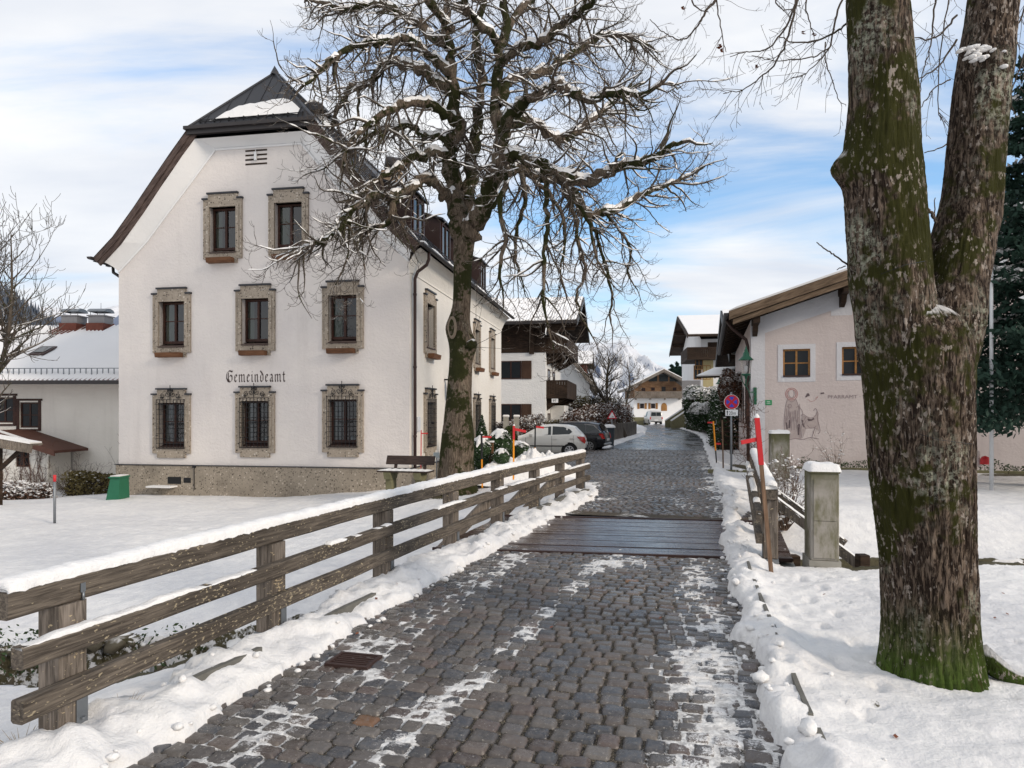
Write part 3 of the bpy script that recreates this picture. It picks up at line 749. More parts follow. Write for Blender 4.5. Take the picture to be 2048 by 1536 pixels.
# heaped snow by the hatchback
hx, hy = np.meshgrid(np.linspace(-1.35, 2.3, 120), np.linspace(18.1, 20.6, 80)); 
hc = 18.75+.35*(hx+.9); hh_ = (.50+.38*np.exp(-((hx-.65)/.75)**2))*np.exp(-((hy-hc)/.42)**2)*sst(-1.3, -.8, hx)*sst(2.2, 1.4, hx)
hz_ = -.13+hh_*(.55+.95*fbm(hx*3.2, hy*3.2, 14, 5, .6))+.10*hh_*(fbm(hx*11, hy*11, 15, 3)-.5)
tag(arr_obj('snow_heap', np.stack([hx.ravel(), hy.ravel(), hz_.ravel()], 1), grid_faces(80, 120), M['snow']), 'heap of shovelled snow behind the fence in front of the white hatchback', 'snow heap')
# rubble in the stream banks
pts = []; rr = []
for k in range(120):
    x = rs.uniform(-9, -2.2) if k < 45 else rs.uniform(3.6, 12)
    cy1, hw1 = stream(x); pts.append((x, cy1+hw1+rs.uniform(-.08, .12), rs.uniform(-1.25, -.72) if x < 0 else rs.uniform(-1.2, -.62))); rr.append(rs.uniform(.06, .17))
mk_leafy('bank_stone', (.05, .042, .03), (.15, .13, .09), .55, .8)
o = clods('stream_bank_stones', pts, rr, 'bank_stone', .7, .75, 0, 'stuff'); tag(o, 'dark mossy stones capped with snow along the far bank of the stream', 'stones')
# ------------------------------------------------------------------ bridge railing (left)
rg = random.Random(11)
def snow_strip(pts, wd, h, name, parent, seed=0, gaps=0.0, step=.028, side=None):
    """a soft ragged ridge of settled snow along a polyline (3-D points on the top face), nr cross-section points"""
    P3 = [Vector(p) for p in pts]; L = [0]
    for a, b in zip(P3, P3[1:]): L.append(L[-1]+(b-a).length)
    n = max(3, int(L[-1]/step)); V = []; Fc = []; nr = 9; k0 = 0
    prev = False
    for i in range(n+1):
        s = L[-1]*i/n; j = max(q for q in range(len(L)) if L[q] <= s+1e-9); j = min(j, len(P3)-2)
        f = (s-L[j])/(L[j+1]-L[j]); p = P3[j].lerp(P3[j+1], f); d = (P3[j+1]-P3[j]).normalized(); sd_ = Vector((d.y, -d.x, 0)).normalized()
        g = float(fbm(np.array([s*1.9+seed*7.7]), np.array([seed*3.3]), 5, 4)[0])
        on = (g > gaps)
        hh = h*(.45+.6*float(fbm(np.array([s*3+seed*7.7]), np.array([seed*1.3]), 5, 4)[0])+.55*float(fbm(np.array([s*17+seed*7.7]), np.array([seed*2.3]), 6, 3)[0]))*min(1, max(.05, (g-gaps)*9))
        e = min(1, .35+min(s, L[-1]-s)/.05)
        for k in range(nr):
            a = math.pi*k/(nr-1); jit = float(vn(np.array([s*26+k*5.1]), np.array([k*2.7+seed]), 3)[0])-.5
            off_ = -math.cos(a)*wd/2*(1+.24*jit)*(1 if on else .3); zz = (math.sin(a)**.55)*hh*e
            drop = -.034*abs(jit)-.002 if k in (0, nr-1) else 0
            V.append(p+sd_*off_+Vector((0, 0, (zz if on else -.02)+drop)))
    for i in range(n):
        for k in range(nr-1):
            Fc.append((i*nr+k, i*nr+k+1, (i+1)*nr+k+1, (i+1)*nr+k))
    mb = MB(); mb.smooth = True; mb.add(V, Fc+[tuple(range(nr)), tuple(range(n*nr, n*nr+nr))]); return obj(name, mb, M['snow'], parent)
posts = [(-2.5, 3.80), (-1.96, 5.55), (-1.39, 7.36), (-.82, 9.13), (-.235, 10.9), (.41, 12.6), (.99, 14.15), (1.56, 15.6)]
fen = thing('bridge_railing', 'long weathered timber railing with snow along its top rail, left of the cobbled road', 'railing', (-2.5, 3.8, 0))
nrm = Vector((.953, -.303, 0))       # towards the road
pv = [Vector((a, b, 0)) for a, b in posts]
ends = [pv[0]+(pv[0]-pv[1]).normalized()*.36]+pv[1:-1]+[pv[-1]+(pv[-1]-pv[-2]).normalized()*.22]
def rail(zc, h, wd, offs, joints, name='rail', start=0.0):
    line = [ends[0]]+pv[1:-1]+[ends[-1]]
    q = [p+nrm*offs for p in line]
    if start: q[0] = q[0]+(q[1]-q[0]).normalized()*start
    # runs between joints
    segs = []; a = 0
    for j in joints+[len(q)-1]:
        segs.append(q[a:j+1]); a = j
    for sg in segs:
        mb = MB()
        n = []
        for i in range(len(sg)):
            d = (sg[min(i+1, len(sg)-1)]-sg[max(i-1, 0)]).normalized(); n.append(Vector((d.y, -d.x, 0)).normalized())
        c = .012
        prof = [(-wd/2+c, -h/2), (wd/2-c, -h/2), (wd/2, -h/2+c), (wd/2, h/2-c), (wd/2-c, h/2), (-wd/2+c, h/2), (-wd/2, h/2-c), (-wd/2, -h/2+c)]
        sub = []
        for i in range(len(sg)-1):
            for f in (0, .25, .5, .75): sub.append((sg[i].lerp(sg[i+1], f), n[i].lerp(n[i+1], f)))
        sub.append((sg[-1]-(sg[-1]-sg[-2]).normalized()*.004, n[-1]))
        vs = []
        for i, (p, nn) in enumerate(sub):
            w_ = rg.uniform(-.004, .004)
            for x, z in prof: vs.append(p+nn*(x+rg.uniform(-.0015, .0015))+Vector((0, 0, zc+z+w_)))
        fs = []
        m_ = len(prof)
        for i in range(len(sub)-1):
            for k in range(m_): fs.append((i*m_+k, i*m_+(k+1) % m_, (i+1)*m_+(k+1) % m_, (i+1)*m_+k))
        fs.append(tuple(range(m_))[::-1]); fs.append(tuple(range((len(sub)-1)*m_, len(sub)*m_)))
        mb.add(vs, fs); obj(name, mb, M['rail_wood'], fen)
    return q
q1 = rail(.872, .145, .15, .0, [3, 5], 'top_rail')
q2 = rail(.615, .115, .085, .137, [3, 5], 'middle_rail', .0)
q3 = rail(.350, .12, .085, .137, [4], 'bottom_rail', .0)
snow_strip([p+Vector((0, 0, .943)) for p in q1], .150, .058, 'snow_cap', fen, 1)
snow_strip([p+Vector((0, 0, .671)) for p in q2], .075, .026, 'snow_cap', fen, 2, .47)
for i, p in enumerate(pv):
    mb = MB(); w2 = .085; zb = .085
    d = (pv[min(i+1, 7)]-pv[max(i-1, 0)]).normalized(); n_ = Vector((d.y, -d.x, 0))
    top = .7985; c = .012
    pr = [(-w2+c, -w2), (w2-c, -w2), (w2, -w2+c), (w2, w2-c), (w2-c, w2), (-w2+c, w2), (-w2, w2-c), (-w2, -w2+c)]
    vs = [p+n_*x+d*y+Vector((0, 0, z)) for z in (zb, top) for x, y in pr]
    mb.add(vs, [tuple(range(8))[::-1], tuple(range(8, 16))]+[(k, (k+1) % 8, (k+1) % 8+8, k+8) for k in range(8)])
    po = obj('post', mb, M['post_wood'], fen)
    mb = MB(Frame((p.x, p.y), math.atan2(d.y, d.x)))
    # galvanised shoe: U-strap up the road-side and rear faces and a foot plate
    mb.box(-w2-.006, w2+.006, -w2-.006, w2+.006, .03, .0845)
    mb.box(-.035+.04, .035+.04, -w2-.0105, -w2-.002, .0846, .36)
    for z in (.15, .29):
        mb.lathe([(0.0001, -.008), (.014, -.008), (.014, .004), (0.0001, .004)], 8, (.04, -w2-.013, z), False)
    mb.tube([(0, 0, -.22), (0, 0, .031)], .03, 8)
    obj('steel_shoe', mb, M['zinc'], po)
for i in (4, 5, 6):        # raking struts on the stream side
    p = pv[i]; mb = MB(); b = p-nrm*.95+Vector((.0, -.55, -.33)); a = p-nrm*.06+Vector((0, 0, .52))
    mb.beam(a, b, .10, .15); obj('strut', mb, M['post_wood'], fen)
# bolt head plate on the first post
mb = MB(Frame((q1[0].x, q1[0].y), math.atan2(.95, .31)));
mb.box(.40, .43, -.0795, -.0745, .845, .895); mb.tube([(.415, -.079, .845), (.415, -.079, .80)], .008, 6); obj('rail_hook', mb, M['zinc'], fen)
# bridge edge beam under the railing
mb = MB(); mb.beam((-.9-.0, 8.0, -.30), (.6, 12.7, -.30), .35, .42); o = obj('bridge_edge_beam', mb, M['concrete']); o['kind'] = 'structure'

# ------------------------------------------------------------------ bridge railing (right), seen end-on
rp = [Vector((3.14, 8.3, 0)), Vector((3.74, 10.15, 0)), Vector((4.34, 12.0, 0)), Vector((4.95, 13.85, 0)), Vector((5.56, 15.7, 0))]
fr = thing('bridge_railing', 'short weathered timber railing seen end-on beside the grey distribution cabinet, right of the deck', 'railing', (3.14, 8.3, 0))
d = (rp[-1]-rp[0]).normalized(); n_ = Vector((-d.y, d.x, 0))       # towards the road
for i, p in enumerate(rp):
    mb = MB(Frame((p.x, p.y), math.atan2(d.y, d.x))); mb.box(-.085, .085, -.085, .085, .085, .80, .01)
    po = obj('post', mb, M['post_wood'], fr)
    mb = MB(Frame((p.x, p.y), math.atan2(d.y, d.x))); mb.box(-.091, .091, -.091, .091, .0, .084); mb.box(-.035, .035, .087, .095, .0845, .33); obj('steel_shoe', mb, M['zinc'], po)
for nm, zc, h, wd, of in (('top_rail', .872, .14, .16, 0), ('middle_rail', .60, .12, .075, .13), ('bottom_rail', .33, .12, .075, .13)):
    mb = MB(); a = rp[0]-d*.12+n_*of; b = rp[-1]+d*.2+n_*of
    mb.beam((a.x, a.y, zc), (b.x, b.y, zc), wd, h); obj(nm, mb, M['rail_wood'], fr)
snow_strip([rp[0]-d*.13+Vector((0, 0, .94)), rp[-1]+d*.2+Vector((0, 0, .94))], .16, .085, 'snow_cap', fr, 4)
snow_strip([rp[0]-d*.13+n_*.13+Vector((0, 0, .657)), rp[-1]+d*.2+n_*.13+Vector((0, 0, .657))], .09, .06, 'snow_cap', fr, 6, .45)
for i in (1, 2):
    p = rp[i]; mb = MB(); a = p-n_*.08+Vector((0, 0, .60)); b = p-n_*1.15+Vector((0, -.5, -.30)); mb.beam(a, b, .09, .13); obj('strut', mb, M['post_wood'], fr)
    snow_strip([a+Vector((0, 0, .06)), b+Vector((0, 0, .06))], .09, .03, 'snow_cap', fr, 9+i)
mb = MB(); mb.beam((3.25, 8.1, -.28), (5.5, 15.5, -.28), .3, .42); o = obj('bridge_edge_beam', mb, M['concrete']); o['kind'] = 'structure'
# timber piles standing in the stream bank by the cabinet
for (x, y, z) in ((4.62, 9.0, -.02), (3.75, 9.1, -.05)):
    mb = MB(); mb.box(x-.07, x+.07, y-.07, y+.07, -1.2, z, .01)
    tag(obj('bank_pile', mb, M['dark_wood']), 'short dark square timber pile in the stream bank, '+('right of the near grey cabinet' if x > 4 else 'between railing post and near grey cabinet'), 'pile')
# yellow cable stub
mb = MB(); mb.tube([(4.40, 8.02, .12), (4.45, 7.92, .07), (4.53, 7.84, .02), (4.58, 7.80, -.02)], .008, 6)
tag(obj('warning_tape', mb, M['yellow_paint']), 'thin yellow plastic strip sticking out of the snow beside the near cabinet', 'tape')

# ------------------------------------------------------------------ distribution cabinets
def mk_cab():
    a = Mat('cabinet_grey', .8, .2); z = a.tc
    s_ = a.noise(2.6, a.map((1.5, 1.5, .55)), 5, .65); g = a.noise(5, det=4)
    k = a.mix(a.rng(s_, .42, .6), (0.33, 0.305, 0.27), (0.16, 0.15, 0.095)); k = a.mix(a.math('MULTIPLY', a.rng(g, .5, .8), .4), k, (.09, .085, .05))
    pz = a.posz(); k = a.mix(a.rng(a.math('ADD', pz, a.math('MULTIPLY', g, .4)), 1.05, 1.40, 0, .85), k, (0.085, 0.085, 0.035)); a.col(k); a.bump(a.noise(60), .15, .01); M['cabinet'] = a.m
mk_cab()
def cabinet(name_label, x, y, h, w_, d_, ang, capseed, split=True):
    F = Frame((x, y), ang); t = thing('distribution_cabinet', name_label, 'cabinet', F.pos())
    mb = MB(F); mb.box(-w_/2-.02, w_/2+.02, -.02, d_+.02, -.15, .10); obj('base', mb, M['concrete'], t)
    mb = MB(F); mb.box(-w_/2, w_/2, 0, d_, .10, h, .008); obj('body', mb, M['cabinet'], t)
    zs = [(.13, h*.5), (h*.5+.006, h-.07)] if split else [(.13, h-.07)]
    for z0, z1 in zs:
        mb = MB(F); mb.box(-w_/2+.03, w_/2-.03, -.012, -.001, z0, z1, .003); obj('door', mb, M['cabinet'], t)
    mb = MB(F); mb.box(-w_/2-.015, w_/2+.015, -.02, d_+.015, h, h+.045, .012); obj('lid', mb, M['moss_stone'], t)
    mb = MB(F); mb.smooth = True
    bm = bmesh.new(); bmesh.ops.create_grid(bm, x_segments=14, y_segments=10, size=.5)
    vs = []; 
    nx, ny = 15, 11; vs = []
    for i in range(nx):
        for j in range(ny):
            u = -1+2*i/(nx-1); v = -1+2*j/(ny-1); r = max(abs(u), abs(v)); e = max(0, 1-r**6)**.5
            nz_ = float(fbm(np.array([u*2+capseed]), np.array([v*2.0+capseed*2]), 3, 3)[0])
            vs.append((u*(w_/2+.03)*(1+.03*(nz_-.5)), d_/2+v*(d_/2+.03), h+.04+e*(.055+.04*nz_)-(.018 if r > .99 else 0)))
    bm.free(); mb.add(vs, [(i*ny+j, (i+1)*ny+j, (i+1)*ny+j+1, i*ny+j+1) for i in range(nx-1) for j in range(ny-1)]); obj('snow_cap', mb, M['snow'], t)
    return t
cabinet('near grey stained distribution cabinet with a snow cap, right of the red marker pole', 3.69, 8.05, 1.13, .31, .44, rad(-14), 3)
cabinet('far pale mildewed distribution cabinet with snow on its lid, behind the dry shrub', 7.08, 18.0, 1.27, .46, .46, rad(-12), 7, False)
# ------------------------------------------------------------------ snow marker poles
def marker(name, label, base, top, red_from, arm, w=.035, group=None, cols=('stick_wood', 'red_paint'), armz=None, cap=True, orange=None):
    b = Vector(base); t_ = Vector(top); ob = thing(name, label, 'snow pole', base, group)
    m_ = b.lerp(t_, red_from); mb = MB(); mb.beam(b-(t_-b).normalized()*.12, m_, w, w); obj('pole', mb, M[cols[0]], ob)
    mb = MB(); mb.beam(m_, t_, w*1.25, w*1.25); obj('pole_top', mb, M[cols[1]], ob)
    for (z, dx, wd, tilt) in arm:
        c = b.lerp(t_, z); mb = MB(); mb.beam((c.x+(dx if dx > 0 else w/2)*0+ (w/2 if dx > 0 else -w/2), c.y, c.z), (c.x+dx, c.y, c.z+tilt), .02, wd, (0, 0, 1)); obj('cross_arm', mb, M['red_paint'], ob)
    if cap:
        mb = MB(); mb.lathe([(0.001, .05), (w*.35, .04), (w*.7, .012), (w*.72, 0)], 8, t_); obj('snow_cap', mb, M['snow'], ob)
    return ob
marker('snow_pole', 'leaning wooden snow pole with red top and cross arm, in front of the near cabinet', (2.91, 7.65, .0), (2.755, 7.68, 1.79), .705, [(.865, -.20, .045, -.035)], .042)
GP = 'orange and black snow poles in the flower bed by the cream town office'
marker('snow_pole', 'snow pole with black top, orange shaft and red arm, directly right of the chestnut trunk', (-.78, 17.9, .0), (-.80, 17.9, 1.30), .48, [(.93, .26, .05, 0)], .04, GP, ('orange_paint', 'black_paint'))
marker('snow_pole', 'tallest snow pole of the flower bed, orange with black foot and a red upper part', (.04, 18.0, .2), (.05, 18.0, 1.50), .72, [(.93, .32, .07, -.06)], .045, GP, ('orange_paint', 'red_paint'))
marker('snow_pole', 'snow pole nearest the white hatchback, thin with orange shaft and red arm at its tip', (.68, 20.5, -.05), (.70, 20.5, 1.50), .55, [(.95, .26, .06, -.03)], .035, GP, ('orange_paint', 'black_paint'))
marker('snow_pole', 'thin red snow pole with one red arm, by the downspout of the cream town office', (-2.75, 20.6, .05), (-2.74, 20.6, 1.32), .3, [(.92, .20, .035, 0)], .02, None, ('red_paint', 'red_paint'), cap=False)
marker('snow_pole', 'snow pole with orange middle and two red arms, beside the green lamp post', (7.05, 23.5, 0), (6.93, 23.5, 1.55), .35, [(.97, -.2, .05, 0), (.50, .2, .06, 0)], .035, None, ('black_paint', 'orange_paint'), cap=False)
mb = MB(); mb.tube([(-10.92, 16.3, -.9), (-10.92, 16.3, .33)], .03, 8); o = thing('boundary_post', 'thin grey post with small red tip in the meadow left of the cream town office', 'post', (-10.92, 16.3, -.9)); obj('shaft', mb, M['zinc'], o)
mb = MB(); mb.tube([(-10.92, 16.3, .20), (-10.92, 16.3, .36)], .034, 8); obj('tip', mb, M['red_paint'], o)
mb = MB(); mb.box(-.075, .075, -.075, .075, 0, 1.05); 
bp = thing('lamp_bollard', 'slim rust-brown square bollard with a snow cap between the clipped shrubs', 'bollard', (-.58, 19.3, -.05)); mb = MB(); mb.box(-.64, -.52, 19.24, 19.36, -.1, 1.0, .008); obj('shaft', mb, M['box_wood'], bp)
mb = MB(); mb.box(-.66, -.50, 19.22, 19.38, 1.0, 1.05, .01); obj('snow_cap', mb, M['snow'], bp)
# ------------------------------------------------------------------ storm drain
dr = thing('drain_grate', 'rusty brown iron drain grate at the left edge of the cobbles, half under snow', 'drain grate', (-1.19, 5.02, 0)); F = Frame((-1.17, 5.05), rad(-14))
mb = MB(F); 
for a in ((-.17, .17, -.13, -.105), (-.17, .17, .105, .13), (-.17, -.145, -.105, .105), (.145, .17, -.105, .105)): mb.box(*a, -.05, .026)
obj('frame', mb, M['brown_metal'], dr)
mb = MB(F); mb.box(-.144, .144, -.104, .104, -.05, -.024); obj('sump', mb, M['black'], dr)
for k in range(6):
    mb = MB(F); y = -.09+k*.036; mb.box(-.1445, .1445, y-.0075, y+.0075, -.022, .022, .003); obj('bar', mb, M['brown_metal'], dr)
# dry tufts & fallen leaves & small stones
def tuft(name, label, x, y, z, n, h, mat, cat='grass tuft', spread=.1):
    r = random.Random(int(x*100+y*10)); mb = MB()
    for i in range(n):
        a = r.uniform(0, 6.28); l = h*r.uniform(.5, 1); s = r.uniform(.2, 1)*spread
        p = Vector((x+math.cos(a)*s*.3, y+math.sin(a)*s*.3, z-.02)); q = Vector((x+math.cos(a)*s*1.6, y+math.sin(a)*s*1.6, z+l)); mid = p.lerp(q, .5)+Vector((0, 0, l*.15))
        mb.tube([p, mid, q], [.0022, .0018, .0006], 3, False)
    return tag(obj(name, mb, M[mat]), label, cat)
tuft('grass_tuft', 'dry straw-coloured grass tuft in the snow by the nearest railing post', -2.29, 4.02, .06, 60, .09, 'dry_grass', spread=.11)
tuft('grass_tuft', 'flattened dry grass at the foot of the nearest railing post', -2.66, 3.70, .02, 70, .06, 'dry_grass', spread=.16)
r = random.Random(5); mb = MB()
def leafq(mb, x, y, z, s):
    a = r.uniform(0, 6.28); u = Vector((math.cos(a), math.sin(a), r.uniform(-.2, .4)))*s; v = Vector((-math.sin(a), math.cos(a), r.uniform(-.2, .4)))*s*.55
    c = Vector((x, y, z)); mb.add([c-u, c-v*.9, c+u*.9, c+v], [(0, 1, 2, 3)])
for i in range(70):
    k = i % 7
    if k < 4: x, y = 3.95+r.gauss(0, .28), 4.55+r.gauss(0, .15); 
    elif k < 6: x, y = r.uniform(1.9, 6), r.uniform(3.2, 7)
    else: x, y = r.uniform(-1.6, 1.4), r.uniform(3.2, 7.5)
    z = .03 if (xl(y) < x < xr(y)) else max(float(ground_z(x, y)), -.3)+.012
    leafq(mb, x, y, z, r.uniform(.012, .028))
tag(obj('fallen_leaves', mb, M['leaf_dead']), 'scattered reddish dead leaves and bark scraps around the big linden and on the cobbles', 'leaves', kind='stuff')
# ------------------------------------------------------------------ town office (large cream gabled house)
BW = 9.82; BD = 15.0
BL = Vector((-3.08-.9856*BW, 20.5+.168*BW, 0))
BF = Frame((BL.x, BL.y), math.atan2(-.168, .9856))
class Sub:      # frame on the side (right) wall: a runs away from the corner, t into building
    pass
SF = Frame((BF(BW, 0, 0)[0], BF(BW, 0, 0)[1]), BF.a+math.pi/2)
def side_xf(a, t, z): p = SF(a, t, z); return p          # +t = to the left of +a = into the house
town = thing('town_office', 'big cream gabled office with dark lettering, stone framed windows and grilled ground floor', 'town office', BF.pos(0))
MID = 4.9
def wall_with_holes(mb, outer, holes, dep=.24):
    polys = [[Vector((a, 0, z)) for a, z in outer]]+[[Vector((a, 0, z)) for a, z in h] for h in holes]
    tris = tessellate_polygon(polys); flat = [p for q in polys for p in q]
    mb.add([(p.x, 0, p.z) for p in flat], [tuple(t) for t in tris])
    for h in holes:
        n = len(h)
        for i in range(n):
            a, b = h[i], h[(i+1) % n]; mb.quad((a[0], 0, a[1]), (b[0], 0, b[1]), (b[0], dep, b[1]), (a[0], dep, a[1]))
front_w = [(3.71, 7.64, 0), (5.93, 7.66, 0), (1.93, 4.70, 0), (4.82, 4.72, 0), (7.71, 4.74, 0), (1.92, 1.49, 1), (4.81, 1.54, 1), (7.71, 1.58, 1)]
side_w = [(2.08, 4.72, 0), (5.6, 4.72, 0), (9.15, 4.72, 0), (12.5, 4.72, 0), (2.08, 1.52, 1), (5.6, 1.52, 1), (9.15, 1.52, 1), (12.5, 1.52, 1)]
OW, OH = .92, 1.42
def hole(a, z): return [(a-OW/2, z-OH/2+.06), (a+OW/2, z-OH/2+.06), (a+OW/2, z+OH/2+.06-.12), (a-OW/2, z+OH/2-.06)]
def hole_of(a, z, g):
    c = z-.02+(-.02 if g else 0); return [(a-OW/2, c-OH/2), (a+OW/2, c-OH/2), (a+OW/2, c+OH/2), (a-OW/2, c+OH/2)]
inner = [(4.9, 6.40), (3.9, 7.32), (2.95, 8.42), (2.2, 9.28), (1.45, 10.16)]
outer_p = [(5.3, 6.86), (4.65, 7.40), (3.93, 8.25), (3.22, 9.14), (2.65, 9.86), (2.02, 10.62)]
ZP = .16
mb = MB(BF)
op = [(0, ZP), (BW, ZP), (BW, 6.40)]+[(MID+d, z) for d, z in inner[1:]]+[(MID-d, z) for d, z in inner[::-1][:-1]]+[(0, 6.40)]
wall_with_holes(mb, op, [hole_of(a, z, g) for a, z, g in front_w])
fw = obj('front_wall', mb, M['stucco_cream'], town)
mb = MB(SF); wall_with_holes(mb, [(0, ZP), (BD, ZP), (BD, 6.40), (0, 6.40)], [hole_of(a, z, g) for a, z, g in side_w])
obj('side_wall', mb, M['stucco_side'], town)
mb = MB(BF); mb.quad((0, 0, ZP), (0, BD, ZP), (0, BD, 6.4), (0, 0, 6.4)); mb.prism([(0, BD, ZP), (BW, BD, ZP), (BW, BD, 6.4)]+[(MID+d, BD, z) for d, z in inner[1:]]+[(MID-d, BD, z) for d, z in inner[::-1]], (0, 0, 0)) if False else None
mb.add([(0, BD, ZP), (BW, BD, ZP), (BW, BD, 6.4), (MID, BD, 12.5), (0, BD, 6.4)], [(0, 1, 2, 3, 4)])
obj('rear_wall', mb, M['stucco_cream'], town)
# coved plaster cornice up the gable and along both eaves
mb = MB(BF); mb.smooth = True; TV = -.42
def cove(pi, po, n=7):
    rows = []
    for (da, za), (db, zb) in zip(pi, po):
        row = []
        for k in range(n):
            f = k/(n-1); g = math.sin(f*math.pi/2); h_ = 1-math.cos(f*math.pi/2)
            row.append((da+(db-da)*(f*.55+h_*.45), TV*h_ if False else TV*(f*.35+h_*.65), za+(zb-za)*(f*.6+g*.4)))
        rows.append(row)
    for r1, r2 in zip(rows, rows[1:]):
        mb.add([p for p in r1]+[p for p in r2], [(i, i+1, n+i+1, n+i) for i in range(n-1)])
inn = [(4.9, 6.40), (3.9, 7.32), (2.95, 8.42), (2.2, 9.28), (1.45, 10.16)]
ono = [(5.12, 6.66), (4.45, 7.25), (3.55, 8.33), (2.78, 9.28), (1.93, 10.36)]
R_ = [(MID+d, z) for d, z in inn]; Ro = [(MID+d, z) for d, z in ono]
Lf = [(MID-d, z) for d, z in inn]; Lo = [(MID-d, z) for d, z in ono]
cove(R_, Ro); cove(Lf, Lo); cove([R_[-1], Lf[-1]], [Ro[-1], Lo[-1]])
obj('gable_cornice', mb, M['stucco_white'], town)
# raised bead at the lower edge of the cornice
mb = MB(BF)
pl_ = [(BW, 6.40)]+R_[1:]+Lf[::-1][:-1]+[(0, 6.40)]
for (a, z), (b, y) in zip(pl_, pl_[1:]):
    L_ = math.hypot(b-a, y-z); mb.beam(BF(a, -.012, z-.02) if False else (a, -.012, z-.02), (b, -.012, y-.02), .05, .07, (0, -1, 0))
obj('cornice_bead', mb, M['stucco_white'], town)
mb = MB(SF); mb.smooth = True; n = 7
for f0, f1 in ((0, 1),):
    rows = []
    for a in (-.20, BD+.2):
        rows.append([(a if k else max(0, min(BD, a)), -(.40)*(k/6*.4+(1-math.cos(k/6*math.pi/2))*.6), 6.12+.62*(k/6*.5+math.sin(k/6*math.pi/2)*.5)) for k in range(7)])
    mb.add(rows[0]+rows[1], [(i, i+1, n+i+1, n+i) for i in range(n-1)])
obj('eaves_cornice', mb, M['stucco_side'], town)
mb = MB(SF); mb.box(0, BD, -.03, -.001, 6.06, 6.12); obj('cornice_bead', mb, M['stucco_side'], town)
# plinth with drip ledge
mb = MB(BF); mb.box(-.06, BW+.06, -.06, BD, -1.6, ZP-.002); pln = obj('plinth', mb, M['plinth_stone'], town)
mb = MB(BF); mb.box(-.09, BW+.09, -.09, BD, ZP, ZP+.025); obj('drip_ledge', mb, M['roof_metal'], pln)
mb = MB(BF); mb.box(1.82, 2.28, -.075, -.055, -.42, -.20); obj('cellar_vent', mb, M['black'], pln)
mb = MB(BF); mb.box(2.38, 2.62, -.075, -.055, -.38, -.22); obj('cellar_vent', mb, M['dark_iron'], pln)
mb = MB(BF); mb.tube([(2.75, -.08, ZP), (2.75, -.08, -.6)], .012, 5); mb.box(2.70, 2.80, -.11, -.06, ZP-.06, ZP+.0); obj('earthing_cable', mb, M['dark_iron'], pln)
mb = MB(BF); mb.box(1.30, 2.15, -.42, -.06, -.52, -.47); obj('light_well_cover', mb, M['snow'], pln)
# roof shell
def roof_prof():
    return [(5.42, 6.78), (4.72, 7.42), (3.98, 8.31), (3.27, 9.22), (2.70, 9.94), (2.05, 10.72), (0.0, 12.95)]
RT = -.50
roof = None
for sgn, nm in ((1, 'roof_slope'), (-1, 'roof_slope')):
    mb = MB(BF); pr = roof_prof(); vs = []
    fr_ = [(MID+sgn*d, RT if i < 6 else 1.0, z) for i, (d, z) in enumerate(pr)]
    bk = [(MID+sgn*d, BD+.4, z) for d, z in pr]
    for i in range(len(pr)-1):
        mb.quad(fr_[i], fr_[i+1], bk[i+1], bk[i])
        o_ = .12; mb.quad(*[(p[0], p[1], p[2]-o_) for p in (fr_[i], bk[i], bk[i+1], fr_[i+1])])
    r_ = obj(nm, mb, M['roof_metal'], town)
    if sgn > 0: roof = r_
mb = MB(BF)      # half hip, standing seams
A = (MID-2.05, RT, 10.72); B = (MID+2.05, RT, 10.72); Cc = (MID, 1.0, 12.95)
mb.add([A, B, Cc], [(0, 1, 2)])
for k in range(1, 8):
    f = k/8; x = A[0]+(B[0]-A[0])*f; h = 1-abs(2*f-1)
    top = (MID+(x-MID)*0+ (x-MID), RT+1.5*h, 10.72+2.23*h); mb.beam((x, RT, 10.73), top, .02, .035)
hip = obj('half_hip', mb, M['roof_metal'], town)
mb = MB(BF); mb.beam(A, Cc, .09, .05); mb.beam(B, Cc, .09, .05); mb.beam(Cc, (MID, BD+.4, 12.97), .16, .06); mb.lathe([(.001, .22), (.14, .0), (.17, -.10)], 4, (MID, 1.0, 12.97), False); obj('ridge_cap', mb, M['roof_metal'], town)
# snow lying on the half hip and thinly on the slopes' lower part
mb = MB(BF); mb.smooth = True; nx = 26; ny = 9; vs = []
for j in range(ny):
    g = j/(ny-1)
    for i in range(nx):
        f = i/(nx-1); x = MID-1.45+2.95*f; lim = .50*(1-abs(2*f-1.15)**1.5)*(.9+.2*math.sin(f*9))+.04
        h = .07+g*max(.02, lim)*.82; e = min(1, 6*min(f, 1-f), 6*(1-g)+.0, 5*g+.4)
        h = min(h, 1-abs(x-MID)/2.05-.02) ; vs.append((x, RT+1.5*h, 10.72+2.23*h+.075*max(0, e)**.5+.02*math.sin(i*2.1)*e))
mb.add(vs, [(j*nx+i, j*nx+i+1, (j+1)*nx+i+1, (j+1)*nx+i) for j in range(ny-1) for i in range(nx-1)]); obj('roof_snow', mb, M['snow'], hip)
mb = MB(BF)
for z_, t_ in ((10.86, RT+.04), (10.93, RT+.09)): mb.beam((MID-1.75, t_, z_), (MID+1.72, t_, z_), .02, .02)
for k in range(8):
    x = MID-1.7+k*.486; mb.beam((x, RT+.05, 10.72), (x, RT+.09, 10.96), .03, .02); mb.beam((x, RT+.05, 10.94), (x, RT+.28, 10.98), .015, .015)
obj('snow_guard', mb, M['dark_iron'], hip)
# fascia/gutter of the half hip
mb = MB(BF); mb.box(MID-2.16, MID+2.16, RT-.12, RT+.0, 10.60, 10.70); mb.box(MID-2.1, MID+2.1, RT-.03, RT+.1, 10.47, 10.60); obj('gutter', mb, M['gutter_dark'], hip)
